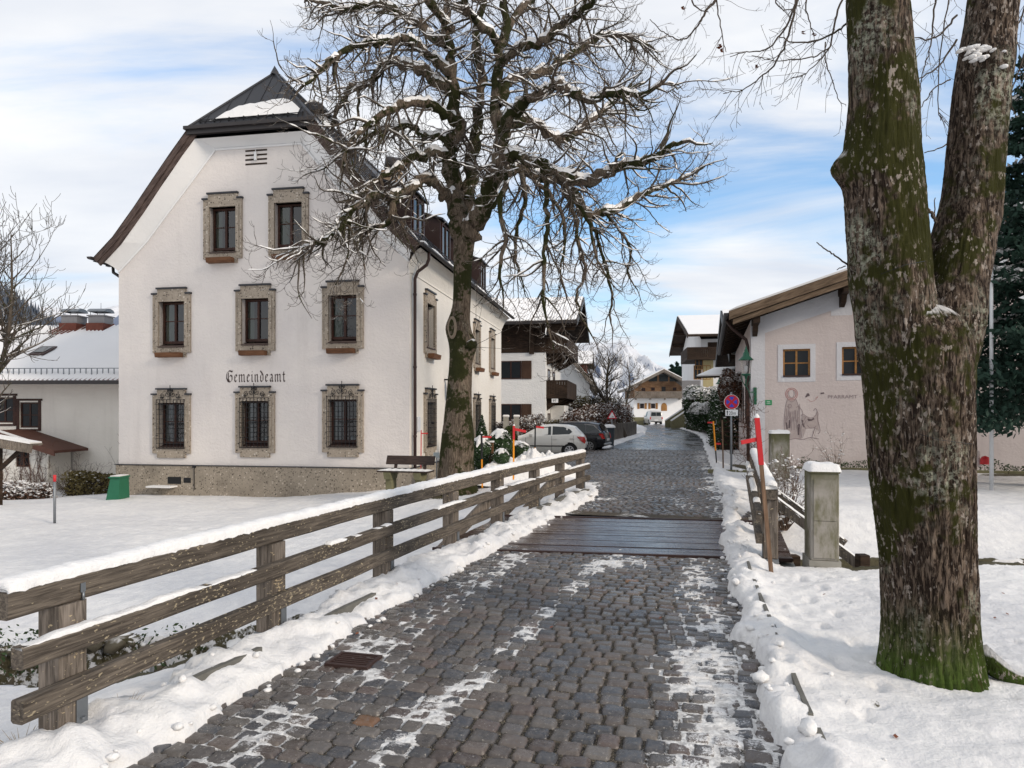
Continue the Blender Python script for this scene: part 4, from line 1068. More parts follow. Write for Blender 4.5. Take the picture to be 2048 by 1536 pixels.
# barge boards (two stepped boards following the bell-cast curve)
for sgn in (1, -1):
    pr = roof_prof()[:6]
    for (o0, o1, th, nm) in ((.02, .20, .035, 'barge_board'), (.20, .34, .07, 'barge_board')):
        mb = MB(BF)
        pts_ = [(MID+sgn*d, z) for d, z in pr]
        def nrmal(i):
            a = pts_[max(i-1, 0)]; b = pts_[min(i+1, 5)]; dx, dz = b[0]-a[0], b[1]-a[1]; L_ = math.hypot(dx, dz); n_ = (dz/L_, -dx/L_)
            return n_ if n_[1] < 0 else (-n_[0], -n_[1])
        for i in range(5):
            n0, n1_ = nrmal(i), nrmal(i+1)
            q = [(pts_[i][0]+n0[0]*o0, pts_[i][1]+n0[1]*o0), (pts_[i+1][0]+n1_[0]*o0, pts_[i+1][1]+n1_[1]*o0), (pts_[i+1][0]+n1_[0]*o1, pts_[i+1][1]+n1_[1]*o1), (pts_[i][0]+n0[0]*o1, pts_[i][1]+n0[1]*o1)]
            mb.prism([(a, RT-.035+th, z) for a, z in q], (0, .055, 0))
        obj(nm, mb, M['verge_wood'], town)
# eaves gutters + downpipes
for sgn, x0 in ((1, MID+5.47), (-1, MID-5.47)):
    mb = MB(BF)
    n = 8; vs = []
    for t_ in (RT-.1, BD+.45):
        for k in range(n+1):
            a = math.pi*k/n; vs.append((x0+math.cos(a)*.085, t_, 6.80-math.sin(a)*.09))
    mb.add(vs, [(k, k+1, n+2+k, n+1+k) for k in range(n)]+[tuple(range(n+1))]); g_ = obj('gutter', mb, M['gutter_dark'], town)
mb = MB(BF); x0 = BW+.55
mb.tube([(BW+.52, .28, 6.72), (BW+.52, .28, 6.5), (BW+.45, .27, 6.32), (BW+.18, .24, 6.12), (BW+.10, .22, 5.9), (BW+.10, .22, 3.0), (BW+.10, .22, .0)], .05, 10)
for z in (5.4, 3.2, 1.1): mb.tube([(BW+.10, .22, z), (BW+.10, .22, z+.06)], .06, 10)
obj('downpipe', mb, M['copper_brown'], town)
mb = MB(BF); mb.tube([(-.50, .1, 6.72), (-.30, .1, 6.65), (-.28, .1, 6.42), (-.05, .1, 6.28)], .05, 8); mb.box(-.52, -.02, .04, .18, 6.62, 6.70); obj('downpipe', mb, M['gutter_dark'], town)
# snow guard rail + snow rests on the right slope
mb = MB(BF)
for t_ in np.arange(.2, BD, .55): mb.beam((MID+5.2, t_, 6.98), (MID+5.28, t_, 7.2), .03, .02)
for k in (7.12, 7.2): mb.beam((MID+5.26, -.2, k), (MID+5.26, BD, k), .02, .02)
obj('snow_guard', mb, M['dark_iron'], town)
snow_strip([Vector(BF(MID+5.22, t_, 6.99)) for t_ in (-.2, 4, 8, BD)], .20, .10, 'roof_snow', town, 17, .42, .12)
snow_strip([Vector(BF(MID+2.05, RT+.10, 10.74)), Vector(BF(MID+2.9, RT+.10, 9.72)), Vector(BF(MID+4.0, RT+.10, 8.33)), Vector(BF(MID+5.3, RT+.10, 6.94))], .13, .05, 'roof_snow', town, 23, .36, .08)
# dormers
for i, t_ in enumerate((2.5, 6.0, 9.5, 12.9)):
    mb = MB(BF); x1 = MID+4.4; zb = 7.55; zt = 9.1; w2 = .75
    # cheeks
    for s_ in (-w2, w2-.04):
        mb.prism([(x1, t_+s_, zb-.1), (x1, t_+s_, zt), (x1-.9, t_+s_, zt+.36), (x1-1.3, t_+s_, zt+.44)], (0, .04, 0))
    mb.box(x1-.04, x1, t_-w2+.04, t_+w2-.04, zb-.1, zb+.25); dm = obj('dormer', mb, M['copper_brown'], town)
    mb = MB(BF); mb.add([(x1+.14, t_-w2-.1, zt+.0), (x1+.14, t_+w2+.1, zt), (x1-1.42, t_+w2+.1, zt+.5), (x1-1.42, t_-w2-.1, zt+.5), (x1+.14, t_-w2-.1, zt+.07), (x1+.14, t_+w2+.1, zt+.07), (x1-1.42, t_+w2+.1, zt+.57), (x1-1.42, t_-w2-.1, zt+.57)], [(0,3,2,1),(4,5,6,7),(0,1,5,4),(1,2,6,5),(2,3,7,6),(3,0,4,7)]); obj('dormer_roof', mb, M['roof_metal'], dm)
    mb = MB(BF); 
    for a, b in ((-.6, -.52), (-.04, .04), (.52, .6)): mb.box(x1-.03, x1+.03, t_+a, t_+b, zb+.25, zt)
    mb.box(x1-.03, x1+.03, t_-.6, t_+.6, zb+.25, zb+.33); mb.box(x1-.03, x1+.03, t_-.6, t_+.6, zt-.1, zt-.002); obj('frame', mb, M['frame_wood'], dm)
    mb = MB(BF); mb.box(x1-.02, x1-.01, t_-.52, t_+.52, zb+.33, zt-.1); obj('pane', mb, M['car_glass'], dm)
# chimneys
mb = MB(BF); mb.box(5.62, 6.12, 2.0, 2.7, 10.6, 11.95); ch = obj('chimney', mb, M['stucco_white'], town)
mb = MB(BF)
n = 8; vs = []
for t_ in (1.75, 2.95):
    for k in range(n+1):
        a = math.pi*k/n; vs.append((5.87+math.cos(a)*.42, t_, 12.0+math.sin(a)*.28))
mb.add(vs, [(k, k+1, n+2+k, n+1+k) for k in range(n)]+[tuple(range(n+1)), tuple(range(n+1, 2*n+2))]); obj('chimney_hood', mb, M['roof_metal'], ch)
mb = MB(BF); 
vs = []
for t_ in (1.78, 2.9):
    for k in range(n+1):
        a = math.pi*k/n; vs.append((5.87+math.cos(a)*.34-.05, t_, 12.04+math.sin(a)*.32))
mb.add(vs, [(k, k+1, n+2+k, n+1+k) for k in range(n)]+[tuple(range(n+1)), tuple(range(n+1, 2*n+2))]); obj('snow_cap', mb, M['snow'], ch)
mb = MB(BF); mb.box(6.55, 7.15, 6.6, 7.2, 9.0, 11.5); mb.box(6.48, 7.22, 6.53, 7.27, 11.5, 11.62); ch = obj('chimney', mb, M['chimney_stone'], town)
mb = MB(BF)
mb.tube([(6.6, 6.75, 11.9), (7.1, 7.05, 11.9)], .34, 14); mb.box(6.6, 6.7, 6.65, 6.72, 11.62, 11.78); mb.box(7.0, 7.1, 7.0, 7.1, 11.62, 11.78); obj('chimney_hood', mb, M['gutter_dark'], ch)
# roof sheet seams on the right slope (visible near the verge)
mb = MB(BF); pr = roof_prof()
for t_ in np.arange(.2, 5, .55):
    for i in range(6):
        a, b = pr[i], pr[i+1]
        if i == 5 and t_ < 1.0: continue
        mb.beam((MID+a[0], t_, a[1]+.015), (MID+b[0], t_, b[1]+.015), .02, .03)
obj('seams', mb, M['roof_metal'], roof)
# --- windows
def scroll(mb, cx_, cz, r, sgn, t_, turns=1.35, wd=.013, start=0):
    pts = []
    for k in range(15):
        f = k/14; a = start+sgn*f*turns*2*math.pi; rr_ = r*(1-.72*f); pts.append((cx_+math.cos(a)*rr_, t_, cz+math.sin(a)*rr_))
    for p, q in zip(pts, pts[1:]): mb.beam(p, q, wd, wd, (0, 1, 0))
rgw = random.Random(8)
def baroque(F, a, z, grille, par, seed):
    """stone surround with stepped head and foot, recessed casement"""
    wl, hl = .665, 1.09; c = -.055
    ph = 1.10 if not grille else 1.13
    outl = [(-wl, -hl+.14), (-.50, -hl+.14), (-.50, -hl), (.50, -hl), (.50, -hl+.14), (wl, -hl+.14), (wl, hl-.17), (.50, hl-.17), (.50, hl), (-.50, hl), (-.50, hl-.17), (-wl, hl-.17)]
    ho = hole_of(0, 0, grille); ho = [(p, q) for p, q in ho]
    mb = MB(lambda x, t_, zz: F(a+x, t_+c, z+zz))
    wall_with_holes(mb, outl, [ho], .30)
    n = len(outl)
    for i in range(n):
        p, q = outl[i], outl[(i+1) % n]; mb.quad((p[0], 0, p[1]), (q[0], 0, q[1]), (q[0], -c+.01, q[1]), (p[0], -c+.01, p[1]))
    # raised inner moulding and outer fillet
    T = MB(lambda x, t_, zz: F(a+x, t_+c, z+zz)); 
    x0, x1 = -OW/2, OW/2; z0 = ho[0][1]; z1 = ho[2][1]; e = .075
    T.box(x0-e-.03, x0-.0, -.022, -.001, z0, z1+e); T.box(x1+.0, x1+e+.03, -.022, -.001, z0, z1+e); T.box(x0, x1, -.022, -.001, z1, z1+e)
    for i in range(n):
        p, q = outl[i], outl[(i+1) % n]
        s_ = .02
        px_, pz_ = p[0]-math.copysign(.03, p[0]), p[1]-math.copysign(.03, p[1]); qx, qz = q[0]-math.copysign(.03, q[0]), q[1]-math.copysign(.03, q[1])
        T.beam((px_, -.004, pz_), (qx, -.004, qz), .014, .05, (0, 0, 1) if abs(p[1]-q[1]) < .01 else (1, 0, 0))
    su = obj('window_surround', mb, M['conglomerate'], par); obj('moulding', T, M['conglomerate'], su)
    # lead flashings on the steps
    mb = MB(lambda x, t_, zz: F(a+x, t_+c, z+zz))
    mb.box(-.53, .53, -.05, .05, hl, hl+.05); mb.box(-wl-.03, -.50, -.05, .05, hl-.17, hl-.12); mb.box(.50, wl+.03, -.05, .05, hl-.17, hl-.12)
    obj('flashing', mb, M['roof_metal'], su)
    G = lambda x, t_, zz: F(a+x, t_, z+zz)
    mb = MB(G); d0_ = .165
    zs0, zs1 = z0+.09, z1
    mb.prism([(x0+.002, c-.03, z0-.015), (x0+.002, .20, z0+.07), (x0+.002, .20, z0-.02), (x0+.002, c-.03, z0-.045)], (OW-.004, 0, 0)); obj('sill', mb, M['frame_wood'] if False else M['brown_metal'], su)
    mb = MB(G); f_ = .065
    mb.box(x0+.002, x0+f_, d0_, d0_+.06, zs0, zs1); mb.box(x1-f_, x1-.002, d0_, d0_+.06, zs0, zs1); mb.box(x0+f_, x1-f_, d0_, d0_+.06, zs1-f_, zs1-.002); mb.box(x0+f_, x1-f_, d0_, d0_+.06, zs0, zs0+f_+.02)
    mb.box(-.035, .035, d0_-.015, d0_+.05, zs0+f_+.02, zs1-f_)
    zc = (zs0+zs1)/2+.06; mb.box(x0+f_, -.035, d0_+.01, d0_+.045, zc-.014, zc+.014); mb.box(.035, x1-f_, d0_+.01, d0_+.045, zc-.014, zc+.014)
    wf = obj('window_frame', mb, M['frame_wood'], su)
    mb = MB(G); mb.quad((x0+f_, d0_+.03, zs0+f_), (x1-f_, d0_+.03, zs0+f_), (x1-f_, d0_+.03, zs1-f_), (x0+f_, d0_+.03, zs1-f_)); obj('pane', mb, M['glass'], su)
    # room behind
    mb = MB(G); X0, X1, Z0, Z1, D = x0-.05, x1+.05, zs0-.05, zs1+.05, 1.3
    mb.add([(X0, .25, Z0), (X1, .25, Z0), (X1, .25, Z1), (X0, .25, Z1), (X0, D, Z0), (X1, D, Z0), (X1, D, Z1), (X0, D, Z1)], [(4,5,6,7), (0,1,5,4), (1,2,6,5), (2,3,7,6), (3,0,4,7)]); obj('room', mb, M['interior_dark'], su)
    mb = MB(G); cm = 'curtain_green' if not grille else 'curtain_white'
    cw = .27 if seed % 3 else .2; pts = []; n_ = 14
    for k in range(n_+1): pts.append((x0+.03+cw*k/n_, .32+.02*math.sin(k*2.2)))
    for (p, q) in zip(pts, pts[1:]): mb.quad((p[0], p[1], zs0), (q[0], q[1], zs0), (q[0], q[1], zs1), (p[0], p[1], zs1))
    obj('curtain', mb, M[cm], su)
    if grille:
        mb = MB(G); gx0, gx1, gz0, gz1 = -.49, .49, z0-.03, z1+.10; tt = c-.05; nb = 9
        for k in range(nb): x = gx0+(gx1-gx0)*k/(nb-1); mb.box(x-.007, x+.007, tt-.007, tt+.007, gz0, gz1)
        for k in range(11): zz = gz0+(gz1-gz0)*k/10; mb.box(gx0, gx1, tt-.0155, tt-.0075, zz-.007, zz+.007)
        for (x, zz) in ((gx0, gz0), (gx1, gz0), (gx0, gz1), (gx1, gz1)): mb.box(x-.006, x+.006, tt+.007, c-.001, zz-.02, zz-.008)
        mb.box(-.008, .008, tt-.008, tt+.008, gz1, gz1+.46)
        for s_ in (-1, 1):
            scroll(mb, s_*.10, gz1+.16, .095, s_, tt, start=math.pi/2); scroll(mb, s_*.26, gz1+.12, .085, -s_, tt, start=math.pi/2); scroll(mb, s_*.30, gz1+.05, .05, s_, tt, start=0 if s_ > 0 else math.pi); scroll(mb, s_*.05, gz1+.30, .05, s_, tt, start=-math.pi/2)
        # twisted medallion in the middle
        zc2 = (gz0+gz1)/2
        for s_ in (-1, 1): scroll(mb, s_*.07, zc2, .06, s_, tt-.012, start=math.pi if s_ > 0 else 0)
        obj('grille', mb, M['dark_iron'], su)
    else:
        mb = MB(G); zz = -hl+.02
        mb.prism([(-.43, c-.24, zz+.12), (-.43, c-.21, zz-.03), (-.43, c-.03, zz-.03), (-.43, c-.03, zz+.12)], (.86, 0, 0)); obj('flower_box', mb, M['box_wood'], su)
        if seed % 2: 
            mb = MB(G); mb.lathe([(.001, 0), (.045, 0), (.055, .10), (.001, .10)], 10, (0, 0, 0)); 
    if seed in (5, 6, 7):
        mb = MB(G); mb.lathe([(.001, 0), (.055, 0), (.065, .13), (.001, .13)], 10, (.2, .28, zs0+.075)); obj('flower_pot', mb, M['pot_white'], su)
for i, (a, z, g) in enumerate(front_w): baroque(BF, a, z, g, town, i)
for i, (a, z, g) in enumerate(side_w): baroque(SF, a, z, g, town, 20+i)
# air vent in the gable: louvre slots and a rod
mb = MB(BF)
for z in (9.62, 9.76, 9.90, 10.04): mb.box(4.47, 5.20, -.012, .05, z-.025, z+.025)
vt = obj('gable_vent', mb, M['dark_wood'], town)
mb = MB(BF); mb.tube([(4.84, -.05, 9.70), (4.84, -.05, 10.06)], .012, 5); mb.box(4.80, 4.87, -.08, -.02, 9.72, 9.98); obj('sensor', mb, M['flag_white'], vt)
mb = MB(BF); mb.box(4.83, 4.84, -.02, 0, 0, 0)
# meter box by the downpipe
mb = MB(SF); mb.box(.42, .70, -.14, 0, 1.25, 1.72, .02); obj('meter_box', mb, M['flag_white'], town)
# lantern on the side wall
mb = MB(SF); mb.box(3.9, 4.0, -.34, 0, 3.0, 3.05); mb.lathe([(.03, 2.45), (.10, 2.55), (.14, 2.95), (.02, 3.1), (.01, 3.2)], 6, (3.95, -.34, 0), False); obj('wall_lantern', mb, M['dark_iron'], town)
# --- blackletter inscription drawn with a broad nib at 45 degrees
LT = {
 'e': (.50, [[(.12, .82), (.12, .22), (.26, .06), (.42, .22)], [(.12, .82), (.28, .98), (.42, .80), (.12, .50)]]),
 'm': (.98, [[(.06, .88), (.14, .96), (.14, .14), (.22, .06)], [(.22, .84), (.38, .98), (.46, .86), (.46, .14), (.54, .06)], [(.54, .84), (.70, .98), (.78, .86), (.78, .14), (.90, .06)]]),
 'i': (.34, [[(.06, .88), (.16, .96), (.16, .14), (.28, .06)], [(.14, 1.24), (.22, 1.36)]]),
 'n': (.64, [[(.06, .88), (.14, .96), (.14, .14), (.22, .06)], [(.22, .84), (.38, .98), (.46, .86), (.46, .14), (.56, .06)]]),
 'd': (.58, [[(.14, .80), (.14, .20), (.28, .06), (.46, .22), (.46, .84), (.34, 1.10), (.10, 1.42)], [(.14, .80), (.28, .96)]]),
 'a': (.56, [[(.12, .86), (.26, .98), (.40, .84), (.40, .16), (.52, .06)], [(.40, .56), (.22, .50), (.12, .28), (.22, .06), (.40, .2)]]),
 't': (.40, [[(.18, 1.30), (.18, .18), (.28, .04), (.38, .14)], [(.04, .94), (.34, .94)]]),
 'G': (.98, [[(.72, 1.40), (.42, 1.46), (.14, 1.15), (.10, .55), (.30, .10), (.60, .04), (.84, .28), (.84, .74), (.62, .92), (.50, .70)], [(.34, 1.22), (.34, .35), (.46, .18)], [(.62, 1.46), (.86, 1.30), (.92, 1.48)]]),
}
mb = MB(BF); word = 'Gemeindeamt'; tot = sum(LT[c][0]+.10 for c in word); sc_ = 2.04/tot; x = 3.80; zb = 2.80; nib = (.054, .070)
for ci, c in enumerate(word):
    wd, st = LT[c]
    for s_ in st:
        for k, ((ax, az), (bx, bz)) in enumerate(zip(s_, s_[1:])):
            q = [(ax-nib[0], az-nib[1]), (bx-nib[0], bz-nib[1]), (bx+nib[0], bz+nib[1]), (ax+nib[0], az+nib[1])]
            mb.add([(x+px_*sc_, -.006-.0004*k, zb+pz_*sc_*.98) for px_, pz_ in q], [(0, 1, 2, 3)])
            if abs((bx-ax)*nib[1]-(bz-az)*nib[0]) < .006: mb.add([(x+ax*sc_-.006, -.006, zb+az*sc_*.98), (x+ax*sc_+.006, -.006, zb+az*sc_*.98-.005), (x+bx*sc_+.006, -.006, zb+bz*sc_*.98), (x+bx*sc_-.006, -.006, zb+bz*sc_*.98+.005)], [(0, 1, 2, 3)])
    x += (wd+.10)*sc_
obj('inscription', mb, M['letter_brown'], town)
# date figures carved on two lintels
# ------------------------------------------------------------------ bare trees
class Wood:
    """collects tapered tubes for a tree: thick ones (trunk), branches, twigs; and the snow lying on them"""
    def __init__(s, seed): s.V = {}; s.F = {}; s.r = random.Random(seed); s.n = {}
    def add(s, key, pts, rs, n):
        V = s.V.setdefault(key, []); F = s.F.setdefault(key, []); b = s.n.get(key, 0)
        P_ = np.array(pts); m_ = len(P_)
        D = np.empty_like(P_); D[1:-1] = P_[2:]-P_[:-2]; D[0] = P_[1]-P_[0]; D[-1] = P_[-1]-P_[-2]
        D /= (np.linalg.norm(D, axis=1)[:, None]+1e-9)
        ref = np.array([0.3, 1.0, 0.2]); ref = ref-D*(D@ref)[:, None]; ref /= (np.linalg.norm(ref, axis=1)[:, None]+1e-9)
        bn = np.cross(D, ref); a = np.arange(n)*2*math.pi/n
        rr_ = np.array(rs)[:, None, None]
        ring = P_[:, None, :]+rr_*(ref[:, None, :]*np.cos(a)[None, :, None]+bn[:, None, :]*np.sin(a)[None, :, None])
        V.append(ring.reshape(-1, 3)); i = np.arange(m_-1)[:, None]*n+np.arange(n)[None, :]; j = np.arange(m_-1)[:, None]*n+((np.arange(n)+1) % n)[None, :]
        F.append(np.stack([i, j, j+n, i+n], -1).reshape(-1, 4)+b); s.n[key] = b+m_*n
    def build(s, key, name, mat, par):
        if key in s.V: return arr_obj(name, np.concatenate(s.V[key]), np.concatenate(s.F[key]), M[mat], par)
    def snowline(s, pts, rs, thr=.35, amt=1.0, gap=.42):
        """snow ridge on top of a branch where it runs fairly level"""
        P_ = [Vector(p) for p in pts]; run = []
        def flush():
            if len(run) >= 3:
                q = [x[0] for x in run]; w_ = [x[1] for x in run]
                V = []; n = 5
                for k, (p, r_) in enumerate(zip(q, w_)):
                    d = (q[min(k+1, len(q)-1)]-q[max(k-1, 0)]).normalized(); sd_ = d.cross(Vector((0, 0, 1))); 
                    if sd_.length < .05: continue
                    sd_.normalize(); e = .25 if k in (0, len(q)-1) else 1; h = (.3*r_+.016*amt)*e*s.r.uniform(.6, 1.35)
                    for c, (x, z) in enumerate(((-.88, .35), (-.62, .80), (0, 1.0), (.62, .80), (.88, .35))):
                        V.append(p+sd_*(x*(r_*.98+.003))+Vector((0, 0, r_*z+(h if 0 < c < 4 else 0))))
                m_ = len(V)//n
                if m_ >= 2:
                    b = s.n.get('snow', 0); s.V.setdefault('snow', []).append(np.array([v[:] for v in V]))
                    i = (np.arange(m_-1)[:, None]*n+np.arange(n-1)[None, :]).ravel(); s.F.setdefault('snow', []).append(np.stack([i, i+1, i+n+1, i+n], 1)+b); s.n['snow'] = b+len(V)
            run.clear()
        gate = s.r.uniform(0, 1)
        for k in range(len(P_)-1):
            a, b = P_[k], P_[k+1]; L_ = (b-a).length; st = max(1, int(L_/.06))
            d = (b-a).normalized(); level = 1-abs(d.z)
            for q in range(st):
                f = q/st; p = a.lerp(b, f); g = float(_h(np.int64(int(p.x*9+1000)), np.int64(int(p.z*9+p.y*7+1000)), 5))
                if level > thr and g > gap*(1 if level < .8 else .55): run.append((p, rs[k]*(1-f)+rs[k+1]*f))
                else: flush()
        flush()
def smooth_path(pts, sub=4):
    """Catmull-Rom through points"""
    P_ = [np.array(p, float) for p in pts]; out = []
    P_ = [2*P_[0]-P_[1]]+P_+[2*P_[-1]-P_[-2]]
    for i in range(1, len(P_)-2):
        for k in range(sub):
            t = k/sub; a, b, c, d = P_[i-1:i+3]
            out.append(.5*((2*b)+(-a+c)*t+(2*a-5*b+4*c-d)*t*t+(-a+3*b-3*c+d)*t**3))
    out.append(P_[-2]); return out
def grow_branch(W, p, d, L, r, level, cfg):
    """wandering branch with gravity droop then upturned tip; children by level"""
    R = W.r; seg = max(4, int(L/cfg['step'][level])); pts = [np.array(p, float)]; d = np.array(d, float); d /= np.linalg.norm(d); rs = [r]
    droop = cfg['droop'][level]; up = cfg['up'][level]; wob = cfg['wob'][level]
    for i in range(seg):
        f = (i+1)/seg; d = d+np.array([R.gauss(0, wob), R.gauss(0, wob), R.gauss(0, wob)])
        d[2] += (-droop if f < cfg['turn'] else up)/seg*2.2
        d /= np.linalg.norm(d); pts.append(pts[-1]+d*L/seg); rs.append(max(r*(1-.8*f), cfg['rmin']))
    key, n = ('branch', 5) if r > .022 else ('twig', 3)
    W.add(key, pts, rs, n)
    if r > cfg['snow_r']: W.snowline(pts, rs, cfg.get('sthr', .35), 1.0, cfg.get('gap', .45))
    if level+1 < len(cfg['n']):
        nn = cfg['n'][level+1]*L*R.uniform(.8, 1.2); k = int(nn)+(R.random() < nn-int(nn))
        for j in range(k):
            f = R.uniform(.12, 1.0); i = min(seg-1, int(f*seg)); pp = pts[i]+(pts[i+1]-pts[i])*(f*seg-i if f < 1 else 1)
            dd = pts[i+1]-pts[i]; dd = dd/np.linalg.norm(dd); o_ = np.array([R.gauss(0, 1), R.gauss(0, 1), R.gauss(0, .7)+cfg['bias'][level+1]]); o_ -= dd*(o_@dd); o_ /= np.linalg.norm(o_)+1e-9
            nd = dd*R.uniform(.35, .9)+o_*R.uniform(.6, 1.0)
            grow_branch(W, pp, nd, cfg['len'][level+1]*R.uniform(.55, 1.3)*(1-.35*f), max(min(rs[i]*.62, cfg['r'][level+1]*R.uniform(.7, 1.2)), cfg['rmin']), level+1, cfg)
# ---- chestnut in front of the office
ct = thing('chestnut_tree', 'mossy old bare tree with snow on its drooping contorted branches before the office', 'tree', (-1.37, 17.5, -.1))
Wd = Wood(21); YT = 17.5
def T(u, v, dy=0): return P(u, v, YT+dy)
def rough_trunk(name, path, mat, par, n=28, amp=.10, fs=2.2, seed=0, sub=8, flare=0, lobes=None, vert=.9, ridge=0):
    """path [(x,y,z,r)] -> irregular fluted trunk"""
    q = smooth_path(path, sub); V = []; m_ = len(q)
    a = np.arange(n)*2*math.pi/n
    for k, (x, y, z, r_) in enumerate(q):
        b = np.array(q[min(k+1, m_-1)][:3])-np.array(q[max(k-1, 0)][:3]); b /= np.linalg.norm(b)
        u_ = np.cross(b, [0, 1, 0]); u_ /= np.linalg.norm(u_); w_ = np.cross(u_, b)
        nn = fbm(np.cos(a)*fs+seed, np.sin(a)*fs+z*vert, seed, 4)-.5
        fine = fbm(a*7.0+seed, np.full(n, z*1.6), seed+9, 3)-.5
        rr_ = r_*(1+amp*2.2*nn+.05*fine)
        if ridge:
            rg_ = 1-np.abs(fbm(a*13+.25*np.sin(z*3)+seed, np.full(n, z*3.2), seed+3, 4, .6)-.5)*2; rr_ = rr_*(1+ridge*(rg_-.75)*2)
        if flare:
            e = math.exp(-max(0, z-flare[0])/flare[1]); rr_ = rr_*(1+e*flare[2]*(.55+1.1*np.clip(np.cos(a*flare[3]+flare[4]), 0, 1)**2+.5*nn))
        if lobes: rr_ = rr_+sum(h*np.exp(-((z-z0)/zs)**2)*np.exp(-(((a-a0+math.pi) % (2*math.pi)-math.pi)/as_)**2) for (z0, zs, a0, as_, h) in lobes)
        V.append(np.array([x, y, z])+np.cos(a)[:, None]*u_*rr_[:, None]+np.sin(a)[:, None]*w_*rr_[:, None])
    V = np.concatenate(V); i = np.arange(m_-1)[:, None]*n+np.arange(n)[None, :]; j = np.arange(m_-1)[:, None]*n+((np.arange(n)+1) % n)[None, :]
    return arr_obj(name, V, np.stack([i, j, j+n, i+n], -1).reshape(-1, 4), M[mat], par)
pxm = YT/FPX
def tp(u, v, rpx, dy=0): p = T(u, v, dy); return (p.x, p.y, p.z, rpx*pxm)
rough_trunk('trunk', [tp(915, 1010, 40), tp(913, 975, 35), tp(913, 930, 33), tp(916, 880, 33), tp(917, 830, 28), tp(919, 780, 25), tp(921, 730, 23), tp(921, 690, 22), tp(922, 640, 18), tp(924, 590, 17.5), tp(925, 540, 18), tp(927, 500, 20), tp(929, 470, 22), tp(931, 452, 17)], 'bark_chestnut', ct, 40, .07, 1.3, 3, 8, flare=(-.1, .35, .25, 3, 1.1), lobes=[(T(0, 655).z, .34, 0, .6, .15), (T(0, 690).z, .30, math.pi, .5, .13)])
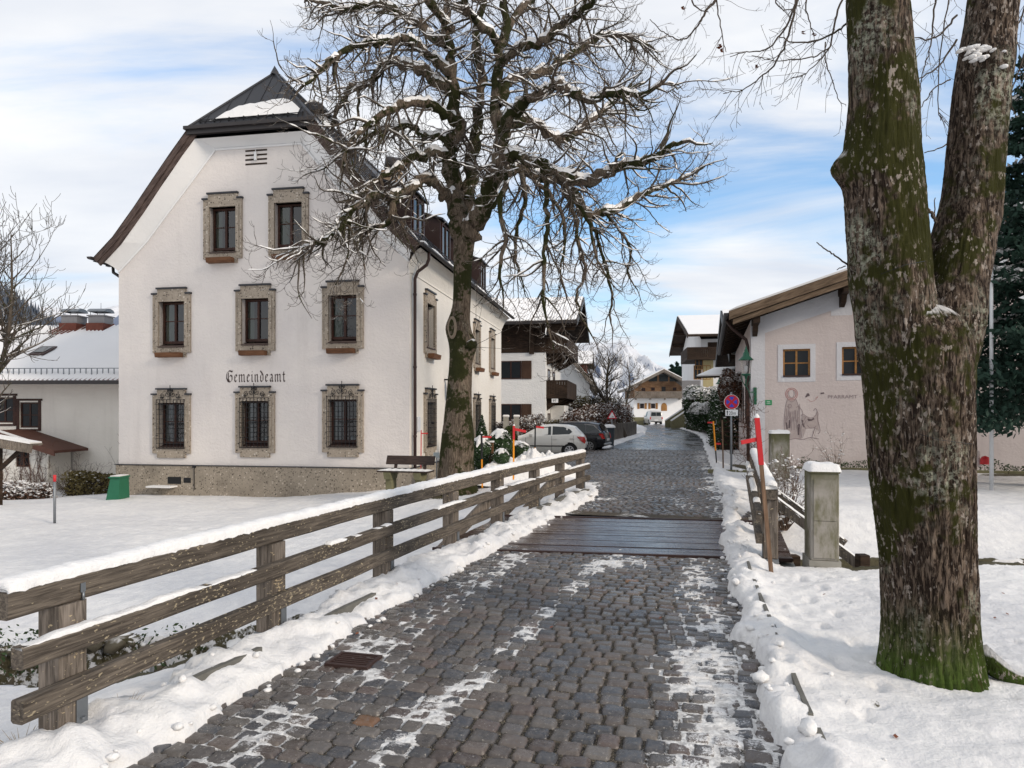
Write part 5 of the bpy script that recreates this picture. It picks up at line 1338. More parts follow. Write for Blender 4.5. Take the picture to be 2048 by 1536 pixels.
limbs = [
 # main stems (u,v,dy,rpx)
 ([(929, 468, 0, 22), (916, 430, .1, 19), (908, 380, .3, 17), (900, 330, .3, 15), (905, 285, .2, 14), (915, 250, .1, 12), (908, 190, 0, 11), (900, 120, .1, 9), (893, 50, .2, 8), (905, -60, .3, 6)], 1),
 ([(930, 468, 0, 21), (952, 445, -.2, 18), (972, 405, -.5, 17), (987, 360, -.7, 15), (1000, 318, -.8, 14), (1004, 270, -.6, 12), (990, 200, -.3, 10), (998, 120, -.2, 9), (1012, 40, -.1, 7), (1000, -60, 0, 5)], 1),
 ([(928, 455, .2, 16), (936, 410, .5, 14), (940, 350, .9, 13), (944, 300, 1.1, 12), (955, 240, 1.2, 10), (965, 160, 1.3, 9), (950, 80, 1.5, 8), (968, -20, 1.6, 6)], 1),
 ([(908, 400, .2, 11), (885, 385, -.1, 10), (866, 364, -.5, 9.5), (845, 357, -.8, 9), (811, 381, -1.2, 8), (775, 390, -1.5, 7.5), (740, 396, -1.7, 7), (700, 428, -2.0, 6), (688, 447, -2.1, 5.5), (668, 470, -2.3, 5), (642, 482, -2.4, 4.2), (608, 497, -2.6, 3), (578, 510, -2.7, 2)], 2),
 ([(811, 381, -1.2, 7), (790, 405, -1.4, 6.5), (782, 430, -1.5, 5.5), (770, 450, -1.5, 4.5), (740, 455, -1.6, 3.6), (715, 462, -1.7, 2.6)], 2),
 ([(903, 325, .3, 10), (872, 303, 0, 9), (845, 313, -.3, 8), (818, 318, -.5, 7), (797, 334, -.7, 6), (757, 357, -1.0, 5), (722, 388, -1.2, 4), (690, 402, -1.4, 2.6)], 2),
 ([(908, 280, .2, 10), (872, 276, .5, 8), (845, 268, .9, 7), (818, 250, 1.1, 6.5), (790, 255, 1.3, 6), (760, 262, 1.6, 5), (728, 278, 1.8, 4), (700, 300, 2, 3)], 2),
 ([(912, 245, .1, 10), (880, 222, -.3, 9), (845, 205, -.6, 8), (800, 212, -1, 7), (768, 226, -1.3, 6.5), (738, 250, -1.5, 5.5), (712, 272, -1.8, 4.5), (692, 305, -2, 3.5), (686, 335, -2, 2.4)], 2),
 ([(905, 185, 0, 11), (862, 152, .3, 10), (820, 133, .6, 9), (783, 123, .8, 8.5), (760, 138, 1.0, 8), (745, 162, 1.2, 7), (718, 173, 1.4, 6.5), (697, 176, 1.6, 6), (690, 200, 1.7, 5), (672, 222, 1.8, 4), (664, 256, 1.9, 2.6)], 2),
 ([(903, 150, .1, 10), (870, 118, -.4, 9), (835, 90, -.8, 8), (800, 78, -1.2, 7.5), (765, 84, -1.6, 7), (725, 88, -1.9, 6), (690, 104, -2.2, 5), (660, 122, -2.5, 4.2), (635, 150, -2.7, 3.2), (600, 178, -3, 2.4)], 2),
 ([(898, 95, .2, 10), (865, 70, .8, 9), (835, 42, 1.2, 8), (800, 22, 1.6, 7.5), (760, 8, 2, 7), (720, 12, 2.3, 6), (685, 20, 2.6, 5), (650, 6, 3, 4), (615, 0, 3.3, 3)], 2),
 ([(902, 60, .2, 8), (880, 30, -.5, 7.5), (850, -10, -.9, 7), (820, -50, -1.2, 6)], 2),
 ([(992, 340, -.7, 12), (1015, 312, -1.1, 10), (1050, 316, -1.5, 9.5), (1090, 330, -1.8, 9), (1130, 349, -2.1, 9), (1175, 362, -2.4, 9), (1212, 346, -2.7, 8), (1250, 330, -2.9, 7), (1292, 324, -3.1, 6), (1330, 300, -3.3, 4.5), (1365, 284, -3.5, 3)], 2),
 ([(988, 352, -.7, 12), (1030, 338, -.3, 11), (1075, 350, .1, 10), (1120, 366, .5, 9.5), (1150, 395, .8, 10), (1170, 424, 1.1, 9), (1205, 428, 1.3, 8), (1240, 412, 1.6, 7), (1285, 388, 1.9, 5.5), (1330, 372, 2.3, 4.5), (1375, 350, 2.6, 3.2), (1412, 330, 2.9, 2)], 2),
 ([(1003, 262, -.6, 11), (1030, 220, -1, 10), (1060, 200, -1.4, 9), (1090, 184, -1.7, 8.5), (1124, 172, -2, 8), (1160, 192, -2.2, 7), (1195, 197, -2.5, 6), (1235, 184, -2.7, 5), (1285, 190, -3, 4), (1330, 160, -3.3, 2.5)], 2),
 ([(993, 210, -.4, 11), (1018, 168, .2, 10), (1060, 147, .7, 9), (1105, 138, 1.1, 8.5), (1140, 112, 1.5, 8), (1170, 88, 1.8, 7), (1208, 72, 2.2, 6), (1250, 74, 2.6, 5), (1300, 92, 3, 3)], 2),
 ([(998, 130, -.2, 9), (1030, 102, -.9, 8), (1075, 86, -1.4, 7.5), (1110, 58, -1.8, 7), (1150, 30, -2.2, 6), (1190, 0, -2.6, 5), (1230, -30, -3, 4)], 2),
 ([(1004, 255, -.6, 9), (1050, 242, -.2, 8.5), (1085, 258, .3, 8), (1120, 282, .8, 8), (1155, 262, 1.2, 7), (1195, 232, 1.7, 6), (1235, 195, 2.2, 5), (1270, 172, 2.6, 3.5)], 2),
 ([(1008, 60, -.1, 7), (1040, 20, .5, 6.5), (1080, -20, 1, 6)], 2),
 ([(998, 90, -.1, 8), (960, 50, -1.0, 7), (930, 20, -1.8, 6), (935, -30, -2.2, 5)], 2),
 # drooping limbs on the right
 ([(1085, 330, -1.7, 7), (1092, 380, -1.9, 6.5), (1096, 430, -2.0, 6), (1090, 490, -2.0, 5.5), (1086, 560, -2.1, 5), (1088, 620, -2.1, 3.5), (1102, 672, -2.1, 2.5), (1108, 700, -2.1, 1.6)], 3),
 ([(1130, 380, .6, 7.5), (1150, 430, .5, 6.5), (1158, 490, .4, 5.5), (1172, 545, .4, 5), (1152, 590, .4, 4.2), (1166, 640, .4, 3.2), (1190, 682, .4, 2)], 3),
 ([(1176, 425, 1.1, 7), (1196, 478, 1, 5.5), (1212, 535, .9, 5), (1224, 590, .9, 4), (1220, 630, .9, 3), (1226, 662, .9, 2)], 3),
 ([(1005, 300, -.8, 9), (1010, 360, -1.2, 8), (1000, 420, -1.4, 6.5), (1012, 480, -1.5, 5.5), (1000, 540, -1.6, 4), (1006, 590, -1.6, 2.4)], 3),
 ([(1040, 338, -.3, 8), (1052, 395, 0, 7), (1036, 450, .2, 6), (1030, 510, .3, 4.6), (1044, 560, .3, 3)], 3),
 ([(1210, 425, 1.3, 6), (1240, 460, 1.2, 5), (1262, 500, 1.2, 4), (1255, 545, 1.1, 3), (1275, 580, 1.1, 1.8)], 3),
 ([(1130, 350, -2.1, 7), (1150, 400, -2.2, 5.5), (1180, 450, -2.2, 4.5), (1190, 510, -2.2, 3.5), (1215, 555, -2.2, 2.2)], 3),
 ([(1060, 345, .1, 7), (1120, 420, -.1, 5.5), (1130, 480, -.1, 4.5), (1120, 540, -.2, 3.2), (1135, 600, -.2, 2)], 3),
 ([(700, 430, -2, 4), (697, 480, -2, 3.2), (690, 530, -2, 2.6), (668, 575, -2, 1.6)], 3),
 ([(740, 396, -1.7, 4.5), (728, 440, -1.6, 3.5), (724, 490, -1.5, 2.6), (730, 540, -1.5, 1.6)], 3),
 ([(760, 355, -1, 4.5), (775, 400, -1.1, 3.6), (800, 440, -1.1, 3), (815, 480, -1.1, 1.8)], 3),
 ([(720, 172, 1.4, 5), (715, 230, 1.3, 4), (700, 280, 1.2, 3.2), (660, 330, 1.2, 2.4), (610, 350, 1.2, 1.6)], 3),
]
cfg = dict(step=[.16, .13, .09, .07], droop=[0, .42, .25, .05], up=[0, .5, .9, 1.0], wob=[.1, .17, .16, .13], turn=.6, rmin=.0042, snow_r=.012,
           n=[0, 2.7, 3.8, 4.6], len=[0, 1.15, .60, .27], r=[0, .028, .0125, .0065], bias=[0, .05, .0, .25], gap=.30, sthr=.25)
for path, kind in limbs:
    q = smooth_path([tuple(T(u, v, dy))+(rp_*pxm,) for u, v, dy, rp_ in path], 4)
    R = Wd.r; pts = []; rs_ = []
    for k, x in enumerate(q):
        j = min(.075, x[3]*.55) if 0 < k < len(q)-1 else 0
        pts.append(np.array(x[:3])+np.array([R.gauss(0, j), R.gauss(0, j), R.gauss(0, j)])*.6); rs_.append(max(x[3]*(.68 if kind == 3 else 1.08)*R.uniform(.85, 1.2), .010))
    Wd.add('limb', pts, rs_, 9); Wd.snowline(pts, rs_, .22, 1.9, .20)
    L_ = sum(np.linalg.norm(b-a) for a, b in zip(pts, pts[1:]))
    dens = {1: 6, 2: 9.6, 3: 4.6}[kind]
    for j in range(int(dens*L_)):
        f = R.uniform(.10 if kind != 1 else .3, 1); i = min(len(pts)-2, int(f*(len(pts)-1))); p = pts[i]; d = pts[i+1]-pts[i]; d /= np.linalg.norm(d)
        o_ = np.array([R.gauss(0, 1), R.gauss(0, 1.1), R.gauss(0, .8)-(.25 if kind != 1 else 0)]); o_ -= d*(o_@d); o_ /= np.linalg.norm(o_)
        nd = d*R.uniform(.4, 1)+o_*R.uniform(.5, 1)
        if kind == 1: nd = o_+np.array([0, 0, .1])
        grow_branch(Wd, p, nd, R.uniform(.5, 1.75)*(1.1 if kind == 1 else 1), min(rs_[i]*.6, R.uniform(.016, .04)), 1, cfg)
    grow_branch(Wd, pts[-1], pts[-1]-pts[-2], R.uniform(.4, .8), rs_[-1], 1, cfg)
cr_ = Wd.build('limb', 'crown', 'bark_chestnut', ct)
Wd.build('branch', 'branches', 'bark_branch', cr_); Wd.build('twig', 'twigs', 'bark_twig', cr_); Wd.build('snow', 'branch_snow', 'snow', cr_)
print('TWIGS', Wd.n)
# pruning scar with callus lip and a cut stub on the trunk
mb = MB(); c = Vector((T(910, 658).x, YT-.25, T(0, 658).z))
def ell(r1, r2, off_, n=18): return [(c.x-.03+math.cos(2*math.pi*k/n)*r1-off_*.35, c.y-off_+.05*math.cos(2*math.pi*k/n)*-1, c.z+math.sin(2*math.pi*k/n)*r2) for k in range(n)]
A_ = ell(.12, .29, .04); B_ = ell(.10, .26, .09); C_ = ell(.07, .21, .08)
mb.smooth = True; mb.add(A_+B_+C_, [(k, (k+1) % 18, 18+(k+1) % 18, 18+k) for k in range(18)]+[(18+k, 18+(k+1) % 18, 36+(k+1) % 18, 36+k) for k in range(18)]); sc2 = obj('pruning_scar', mb, M['wood_core'], ct)
mb = MB(); mb.add(ell(.075, .22, .078), [tuple(range(18))]); obj('scar_face', mb, M['bark_chestnut'], sc2)
mb = MB(); p = T(941, 690, -.1); mb.tube([p-Vector((.12, .0, .05)), p+Vector((.10, -.18, .03))], [.11, .12], 12); st_ = obj('cut_stub', mb, M['bark_chestnut'], ct)
# suckers by the stub
Ws = Wood(5)
for (u, v, d, L_) in ((945, 680, (.5, -.3, .9), 1.3), (947, 690, (.9, -.2, .35), 1.7), (944, 676, (.25, -.3, 1), 1.5), (948, 695, (.9, -.3, .1), 1.1), (938, 676, (-.15, -.3, 1), .9)):
    grow_branch(Ws, T(u, v, -.25), d, L_, .008, 2, dict(cfg, droop=[0, 0, 0, 0], up=[0, 0, .3, .3], n=[0, 0, 0, 1.2], wob=[0, 0, .06, .06]))
Ws.build('twig', 'suckers', 'bark_twig', st_)
mb = MB(); 
for k in range(3):
    p = T(1016, 676+k*3, -.3); leafq(mb, p.x+k*.01, p.y, p.z, .06)
obj('last_leaf', mb, M['orange_paint'] if False else M['leaf_dead'], ct)

# ---- big linden on the right
lt = thing('linden_tree', 'huge forked linden trunk with mossy green foot in the near snow on the right', 'tree', (3.02, 4.95, 0))
YL = 4.80; pm = YL/FPX
def lp(u, v, rpx, dy=0): p = P(u, v, YL+dy); return (p.x, p.y, p.z, rpx*pm*.90)
mk_l = [lp(1866, 1500, 106), lp(1864, 1400, 102), lp(1860, 1300, 96), lp(1857, 1200, 92), lp(1852, 1100, 93), lp(1845, 1000, 98), lp(1840, 900, 102), lp(1836, 800, 105), lp(1832, 700, 108), lp(1834, 650, 92), lp(1836, 620, 60), lp(1838, 605, 20)]
LZ = lambda v: EYE+(825-v)*pm
def lq(u, v, rpx, dy=0): return lp(u, v, rpx*(.93 if v < 640 else 1.0), dy)
rough_trunk('trunk', mk_l, 'bark_linden', lt, 210, .03, 1.6, 12, 16, ridge=.055, flare=(-.04, .16, .17, 3, -.35))
rough_trunk('stem', [lq(1806, 760, 72), lq(1800, 700, 84), lq(1790, 620, 88), lq(1781, 560, 88), lq(1775, 480, 86), lq(1768, 400, 84), lq(1762, 340, 82), lq(1763, 280, 79), lq(1766, 200, 74), lq(1760, 100, 69), lq(1754, 0, 67), lq(1750, -120, 63), lq(1740, -300, 58)], 'bark_linden', lt, 150, .045, 1.7, 30, 12, ridge=.055, lobes=[(LZ(335), .085, 0, .42, .10), (LZ(350), .25, math.pi, .5, .03)])
rough_trunk('stem', [lq(1866, 780, 66, .04), lq(1876, 710, 76, .05), lq(1890, 640, 78, .06), lq(1906, 570, 74, .08), lq(1925, 480, 68, .10), lq(1942, 400, 64, .12), lq(1950, 320, 62, .14), lq(1957, 240, 62, .16), lq(1964, 170, 61, .16), lq(1972, 110, 60, .17), lq(1982, 40, 56, .18), lq(1992, -60, 54, .2), lq(2010, -250, 48, .2)], 'bark_linden', lt, 140, .045, 1.7, 44, 12, ridge=.055, lobes=[(LZ(110), .10, -math.pi/2, .7, .035), (LZ(420), .12, math.pi, .5, .03)])
mb = MB(); mb.smooth = True; rsn = random.Random(6)
for k in range(46):
    u = rsn.gauss(1955, 17); v = 92+abs(u-1955)*.25+(rsn.random()**2)*30*(rsn.random() < .6); zz = .165+.03*rsn.random()-(abs(u-1955)/1900)
    p = P(u, v, YL+.14-zz*1.05); r_ = rsn.uniform(.007, .017); bm = bmesh.new(); bmesh.ops.create_icosphere(bm, subdivisions=2, radius=1)
    for q in bm.verts: kk = 1+.5*mnoise.noise(q.co*1.9+p*31); q.co = Vector((q.co.x*r_*1.7*kk, q.co.y*.03, q.co.z*r_*kk*.75))+p
    mb.bm(bm)
obj('trunk_snow', mb, M['snow'], lt)
# surface root towards the right
mb = MB(); mb.tube([(3.22, 4.72, .18), (3.38, 4.62, .05), (3.55, 4.56, .015), (3.75, 4.5, -.03)], [.09, .06, .04, .02], 8); obj('root', mb, M['bark_linden'], lt)
Wl = Wood(77)
cfl = dict(step=[.1, .10, .07, .05], droop=[0, .5, .25, .1], up=[0, .15, .1, .1], wob=[.05, .09, .12, .14], turn=.75, rmin=.0016, snow_r=.5, n=[0, 4.2, 7.5, 7], len=[0, .5, .22, .09], r=[0, .006, .0034, .0022], bias=[0, -.1, -.3, -.2])
lbr = [  # thin hanging shoots of the crown above the frame (u,v,dy,rpx)
 ([(1640, -120, .6, 3.2), (1600, -20, .5, 3.0), (1584, 40, .5, 2.6), (1570, 90, .5, 2.3), (1548, 130, .5, 2), (1520, 155, .5, 1.6), (1485, 180, .5, 1.2), (1446, 187, .5, .8)]),
 ([(1600, -60, .3, 3), (1586, 20, .3, 2.4), (1562, 70, .3, 2), (1532, 98, .3, 1.6), (1500, 104, .3, 1.2), (1462, 112, .3, .8)]),
 ([(1450, -60, 1.2, 4), (1430, 0, 1.2, 3.5), (1412, 22, 1.2, 3.2), (1400, 45, 1.2, 2.4), (1380, 70, 1.2, 2), (1362, 80, 1.2, 1.8), (1340, 73, 1.2, 1.5), (1318, 58, 1.2, 1.2), (1302, 40, 1.2, .9)]),
 ([(1392, -40, 1.2, 2.2), (1384, 0, 1.2, 2), (1400, 20, 1.2, 1.6), (1415, 24, 1.2, 1.2)]),
 ([(1430, -20, 1.0, 2), (1436, 30, 1, 1.6), (1446, 80, 1, 1.2), (1452, 105, 1, .8)]),
 ([(1700, 45, .2, 2.4), (1668, 65, .1, 2.2), (1628, 82, .1, 1.8), (1584, 84, .1, 1.4), (1556, 72, .1, 1)]),
 ([(1720, -50, .7, 3), (1684, 0, .7, 2.4), (1668, 50, .7, 2.2), (1662, 90, .7, 1.8), (1640, 120, .7, 1.4), (1605, 152, .7, 1.1), (1580, 155, .7, .8)]),
 ([(1660, 95, .7, 1.8), (1630, 112, .7, 1.6), (1590, 120, .7, 1.3), (1540, 120, .7, 1), (1505, 110, .7, .7)]),
 ([(1650, 85, .6, 1.6), (1652, 130, .6, 1.3), (1668, 170, .6, 1.1), (1678, 200, .6, .9), (1692, 212, .6, .6)]),
 ([(1620, -60, .8, 2.2), (1612, 0, .8, 1.8), (1620, 45, .8, 1.3), (1628, 72, .8, .9)]),
 ([(1530, -60, .9, 2.2), (1545, -10, .9, 1.8), (1568, 20, .9, 1.3), (1600, 10, .9, 1)]),
 ([(1915, 30, .6, 2.6), (1880, 68, .6, 2.2), (1855, 78, .6, 1.8), (1830, 76, .6, 1.2)]),
 ([(1912, 80, .7, 2.6), (1880, 130, .7, 2), (1850, 152, .7, 1.6), (1828, 162, .7, 1)]),
 ([(1880, -60, .9, 2.8), (1868, 20, .9, 2.2), (1862, 90, .9, 1.7), (1846, 140, .9, 1.3), (1840, 190, .9, 1)]),
 ([(1900, 160, .8, 1.8), (1870, 175, .8, 1.5), (1848, 205, .8, 1.2), (1838, 222, .8, .8)]),
 ([(1898, 285, .5, 1.8), (1880, 296, .5, 1.5), (1848, 306, .5, 1.1)]),
 ([(1910, -40, 1.0, 2), (1890, 40, 1, 1.6), (1875, 200, 1, 1.2), (1882, 240, 1, .8)]),
 ([(2070, 20, .9, 2.6), (2052, 90, .9, 2.2), (2040, 140, .9, 1.8), (2022, 190, .9, 1.4), (2032, 235, .9, .9)]),
 ([(2060, -40, .6, 2.2), (2045, 30, .6, 2), (2030, 60, .6, 1.6), (2040, 100, .6, 1)]),
 ([(1694, 530, .1, 2), (1672, 512, 0, 1.6), (1650, 498, 0, 1.4), (1632, 484, 0, 1)]),
 ([(1690, 532, .1, 1.4), (1676, 538, .1, 1)]),
 ([(1848, 410, -.1, 4.2), (1856, 420, -.1, 3.6), (1866, 430, -.1, 3), (1872, 445, -.1, 2.2)]),
 ([(1868, 436, -.1, 1.4), (1869, 395, -.1, .8)]),
]
for path in lbr:
    q = smooth_path([tuple(P(u, v, YL+dy))+(rp_*pm,) for u, v, dy, rp_ in path], 5); R = Wl.r
    pts = [np.array(x[:3])+np.array([R.gauss(0, .004) for _ in range(3)]) for x in q]; rs_ = [max(x[3], .0017) for x in q]; Wl.add('twig', pts, rs_, 5)
    L_ = sum(np.linalg.norm(b-a) for a, b in zip(pts, pts[1:]))
    if len(path) > 3 and path[0][1] < 350:
        for j in range(int(12*L_)):
            f = R.uniform(.05, 1); i = min(len(pts)-2, int(f*(len(pts)-1))); d = pts[i+1]-pts[i]; d /= np.linalg.norm(d); o_ = np.array([R.gauss(0, 1) for _ in range(3)]); o_ -= d*(o_@d); o_ /= np.linalg.norm(o_)
            grow_branch(Wl, pts[i], d*R.uniform(.5, 1)+o_*.9+np.array([0, 0, -.25]), R.uniform(.10, .42), .0028, 2, cfl)
# out-of-frame limbs that carry those shoots
for path in ([(1752, -200, 0, 40), (1700, -300, .4, 24), (1600, -240, .6, 12), (1520, -150, .8, 6), (1450, -80, 1.1, 4)], [(1750, -260, 0, 40), (1720, -240, .4, 14), (1650, -150, .6, 7), (1640, -110, .6, 4)], [(2010, -240, .2, 30), (1960, -300, .6, 12), (1900, -140, .8, 6), (1880, -50, .9, 4)], [(2010, -240, .2, 30), (2060, -220, .6, 10), (2070, -60, .8, 5)]):
    q = smooth_path([tuple(P(u, v, YL+dy))+(rp_*pm,) for u, v, dy, rp_ in path], 5); Wl.add('limb', [x[:3] for x in q], [x[3] for x in q], 10)
cb = Wl.build('limb', 'crown', 'bark_linden', lt); Wl.build('twig', 'twigs', 'bark_twig', cb)
mb = MB(); r = random.Random(4)
for (u, v, dy) in ((1440, 92, 1.0), (1444, 100, 1.0), (1438, 95, 1.0), (1514, 133, .5), (1628, 70, .8), (1607, 66, .8), (1367, 15, 1.2)):
    for k in range(4): p = P(u+r.uniform(-2, 2), v+r.uniform(-3, 3), YL+dy); leafq(mb, p.x, p.y, p.z, .022)
obj('dead_leaves', mb, M['leaf_dead'], lt)
# taut thin wires round the trunk
mb = MB()
mb.tube([P(1838, 868, YL-.47), P(1880, 880, YL-.47), P(1944, 888, YL-.30)], .0022, 4); mb.tube([P(1762, 548, YL-.42), P(1810, 530, YL-.45), P(1850, 522, YL-.38)], .0025, 4); obj('wire', mb, M['dark_iron'], lt)
# ------------------------------------------------------------------ generic house helpers
def simple_window(F, a, z, w_, h_, par, frame='frame_wood', t=0.0, cross=True, border=None, bw=.14, dark='dark_glass', name='window'):
    mb = MB(F); f = .06
    if border:
        b = MB(F); b.box(a-w_/2-bw, a-w_/2, t-.012, t-.001, z-h_/2-bw, z+h_/2+bw); b.box(a+w_/2, a+w_/2+bw, t-.012, t-.001, z-h_/2-bw, z+h_/2+bw); b.box(a-w_/2, a+w_/2, t-.012, t-.001, z+h_/2, z+h_/2+bw); b.box(a-w_/2, a+w_/2, t-.012, t-.001, z-h_/2-bw, z-h_/2); obj('window_border', b, M[border], par)
    mb.box(a-w_/2, a-w_/2+f, t-.03, t+.02, z-h_/2, z+h_/2); mb.box(a+w_/2-f, a+w_/2, t-.03, t+.02, z-h_/2, z+h_/2)
    mb.box(a-w_/2+f, a+w_/2-f, t-.03, t+.02, z-h_/2, z-h_/2+f); mb.box(a-w_/2+f, a+w_/2-f, t-.03, t+.02, z+h_/2-f, z+h_/2)
    if cross:
        mb.box(a-.03, a+.03, t-.032, t+.02, z-h_/2+f, z+h_/2-f)
        if cross != 'v': mb.box(a-w_/2+f, a-.03, t-.025, t+.02, z-.02, z+.02); mb.box(a+.03, a+w_/2-f, t-.025, t+.02, z-.02, z+.02)
    wd = obj(name, mb, M[frame], par)
    mb = MB(F); mb.quad((a-w_/2+.01, t-.010, z-h_/2+.01), (a+w_/2-.01, t-.010, z-h_/2+.01), (a+w_/2-.01, t-.010, z+h_/2-.01), (a-w_/2+.01, t-.010, z+h_/2-.01)); obj('pane', mb, M[dark], wd)
    return wd
def gable_roof_x(F, a0, a1, t0, t1, tm, ze, zr, th, mats, par, snow=.07, corr=0.0):
    """ridge along a; eaves at t0 and t1"""
    out_ = []
    for (ta, tb) in ((t0, tm), (t1, tm)):
        mb = MB(F); mb.prism([(a0, ta, ze-th), (a0, ta, ze), (a0, tb, zr), (a0, tb, zr-th)], (a1-a0, 0, 0)); r_ = obj('roof_slope', mb, M[mats], par); out_.append(r_)
        mb = MB(F); n = max(2, int((a1-a0)/.09)) if corr else 2; vs = []
        m_ = 6; sg = 1 if tb > ta else -1
        for i in range(n+1):
            a = a0+.03+(a1-a0-.06)*i/n; w_ = corr*(1 if i % 2 else -1)
            for k in range(m_+1):
                g = k/m_; vs.append((a, ta+(tb-ta)*g+(.03*sg if k == 0 else 0), ze+(zr-ze)*g+snow+w_-(snow*.7 if k == 0 else 0)))
        vs += []; mb.add(vs, [(i*(m_+1)+k, i*(m_+1)+k+1, (i+1)*(m_+1)+k+1, (i+1)*(m_+1)+k) for i in range(n) for k in range(m_)])
        # snow edges down to the roof deck
        mb.quad((a0+.03, ta, ze), (a0+.03, tb, zr), (a0+.03, tb, zr+snow), (a0+.03, ta, ze+snow*.5)); mb.quad((a1-.03, ta, ze), (a1-.03, tb, zr), (a1-.03, tb, zr+snow), (a1-.03, ta, ze+snow*.5))
        mb.quad((a0+.03, ta+.01*sg, ze), (a1-.03, ta+.01*sg, ze), (a1-.03, ta+.01*sg, ze+snow*.4), (a0+.03, ta+.01*sg, ze+snow*.4))
        obj('roof_snow', mb, M['snow_roof'], r_)
    return out_
def gable_roof_t(F, a0, a1, am, t0, t1, ze0, ze1, zr, th, mats, par, snow=.07):
    """ridge along t (gable faces -t); eaves at a0 and a1"""
    out_ = []
    for (aa, za) in ((a0, ze0), (a1, ze1)):
        mb = MB(F); mb.prism([(aa, t0, za-th), (aa, t0, za), (am, t0, zr), (am, t0, zr-th)], (0, t1-t0, 0)); r_ = obj('roof_slope', mb, M[mats], par); out_.append(r_)
        mb = MB(F); mb.prism([(aa, t0+.03, za+.002), (aa, t0+.03, za+snow*.4), (aa+(am-aa)*.02, t0+.03, za+(zr-za)*.02+snow), (am, t0+.03, zr+snow), (am, t0+.03, zr+.002)], (0, t1-t0-.06, 0)); obj('roof_snow', mb, M['snow_roof'], r_)
    return out_
# ------------------------------------------------------------------ parish house (pink) on the right
PF = Frame((8.23, 23.5), rad(-16)); ph = thing('parish_house', 'long low pink plastered house with wide timber barge board and faint wall painting', 'house', PF.pos())
aT, zT = PF.pix(1458, 622, -1.1); aU, zU = PF.pix(1700, 538, -1.1); slp = (zU-zT)/(aU-aT); RA_ = 11.5; zR = zT+slp*(RA_-aT); aE = 2*RA_-aT
wz = lambda a: zT+slp*(min(a, 2*RA_-a)-aT)-.42
hl_ = [PF.pix(1593, 726), PF.pix(1712, 722)]; hl_.append((hl_[1][0]+2.3*3, hl_[1][1])); hl_.append((hl_[1][0]+2.3*5, hl_[1][1]))
WW, WH = .86, .95
mb = MB(PF); wall_with_holes(mb, [(0, -.6), (2*RA_, -.6), (2*RA_, wz(0)), (RA_, wz(RA_)), (0, wz(0))], [[(a-WW/2, z-WH/2), (a+WW/2, z-WH/2), (a+WW/2, z+WH/2), (a-WW/2, z+WH/2)] for a, z in hl_], .12)
obj('front_wall', mb, M['stucco_pink'], ph)
mb = MB(PF); mb.quad((0, 0, -.6), (0, 14, -.6), (0, 14, wz(0)), (0, 0, wz(0))); obj('side_wall', mb, M['stucco_pink'], ph); mb = MB(PF); mb.quad((2*RA_, 0, -.6), (2*RA_, 14, -.6), (2*RA_, 14, wz(0)), (2*RA_, 0, wz(0))); obj('side_wall', mb, M['stucco_pink'], ph)
# whitewashed corner strip, verge band and window borders
mb = MB(PF); mb.quad((-.004, -.004, -.6), (.45, -.004, -.6), (.45, -.004, wz(.45)-.01), (-.004, -.004, wz(0)-.01)); mb.quad((-.004, -.004, -.6), (-.004, .4, -.6), (-.004, .4, wz(0)-.01), (-.004, -.004, wz(0)-.01))
mb.quad((.45, -.005, wz(.45)-.62), (RA_, -.005, wz(RA_)-.55), (RA_, -.005, wz(RA_)-.01), (.45, -.005, wz(.45)-.01))
mb.quad((RA_, -.005, wz(RA_)-.55), (2*RA_, -.005, wz(2*RA_)-.55), (2*RA_, -.005, wz(2*RA_)-.01), (RA_, -.005, wz(RA_)-.01))
aB, zB = PF.pix(1683, 626); mb.quad((aB-.32, -.006, zB-.08), (aB+.32, -.006, zB-.08), (aB+.32, -.006, zB+.9), (aB-.32, -.006, zB+.7)); mb.quad((8.2, -.006, -.6), (8.7, -.006, -.6), (8.7, -.006, 4), (8.2, -.006, 4))
obj('white_band', mb, M['stucco_band'], ph)
for a, z in hl_:
    w_ = simple_window(PF, a, z, WW, WH, ph, 'honey_wood', .08, True, None)
    b = MB(PF); bw = .16
    b.box(a-WW/2-bw, a-WW/2, -.010, -.001, z-WH/2-bw, z+WH/2+bw); b.box(a+WW/2, a+WW/2+bw, -.010, -.001, z-WH/2-bw, z+WH/2+bw); b.box(a-WW/2, a+WW/2, -.010, -.001, z+WH/2, z+WH/2+bw); b.box(a-WW/2, a+WW/2, -.010, -.001, z-WH/2-bw, z-WH/2); obj('window_border', b, M['stucco_band'], ph)
    b = MB(PF); b.box(a-WW/2+.01, a+WW/2-.01, -.03, .06, z-WH/2-.0, z-WH/2+.06); obj('sill', b, M['brown_metal'], w_)
gable_roof_t(PF, aT, aE, RA_, -1.1, 15.2, zT, zT, zR, .16, 'dark_wood', ph, .07)
for a0_, a1_ in ((aT, RA_), (aE, RA_)):     # barge boards in two steps
    z0, z1 = zT, zR
    mb = MB(PF); mb.prism([(a0_, -1.19, z0-.02), (a1_, -1.19, z1-.02), (a1_, -1.19, z1-.30), (a0_, -1.19, z0-.30)], (0, .09, 0)); mb.prism([(a0_+(.12 if a0_ < a1_ else -.12), -1.13, z0-.29), (a1_, -1.13, z1-.30), (a1_, -1.13, z1-.48), (a0_+(.2 if a0_ < a1_ else -.2), -1.13, z0-.43), (a0_+(.12 if a0_ < a1_ else -.12), -1.13, z0-.46)], (0, .05, 0)); obj('barge_board', mb, M['barge_wood'], ph)
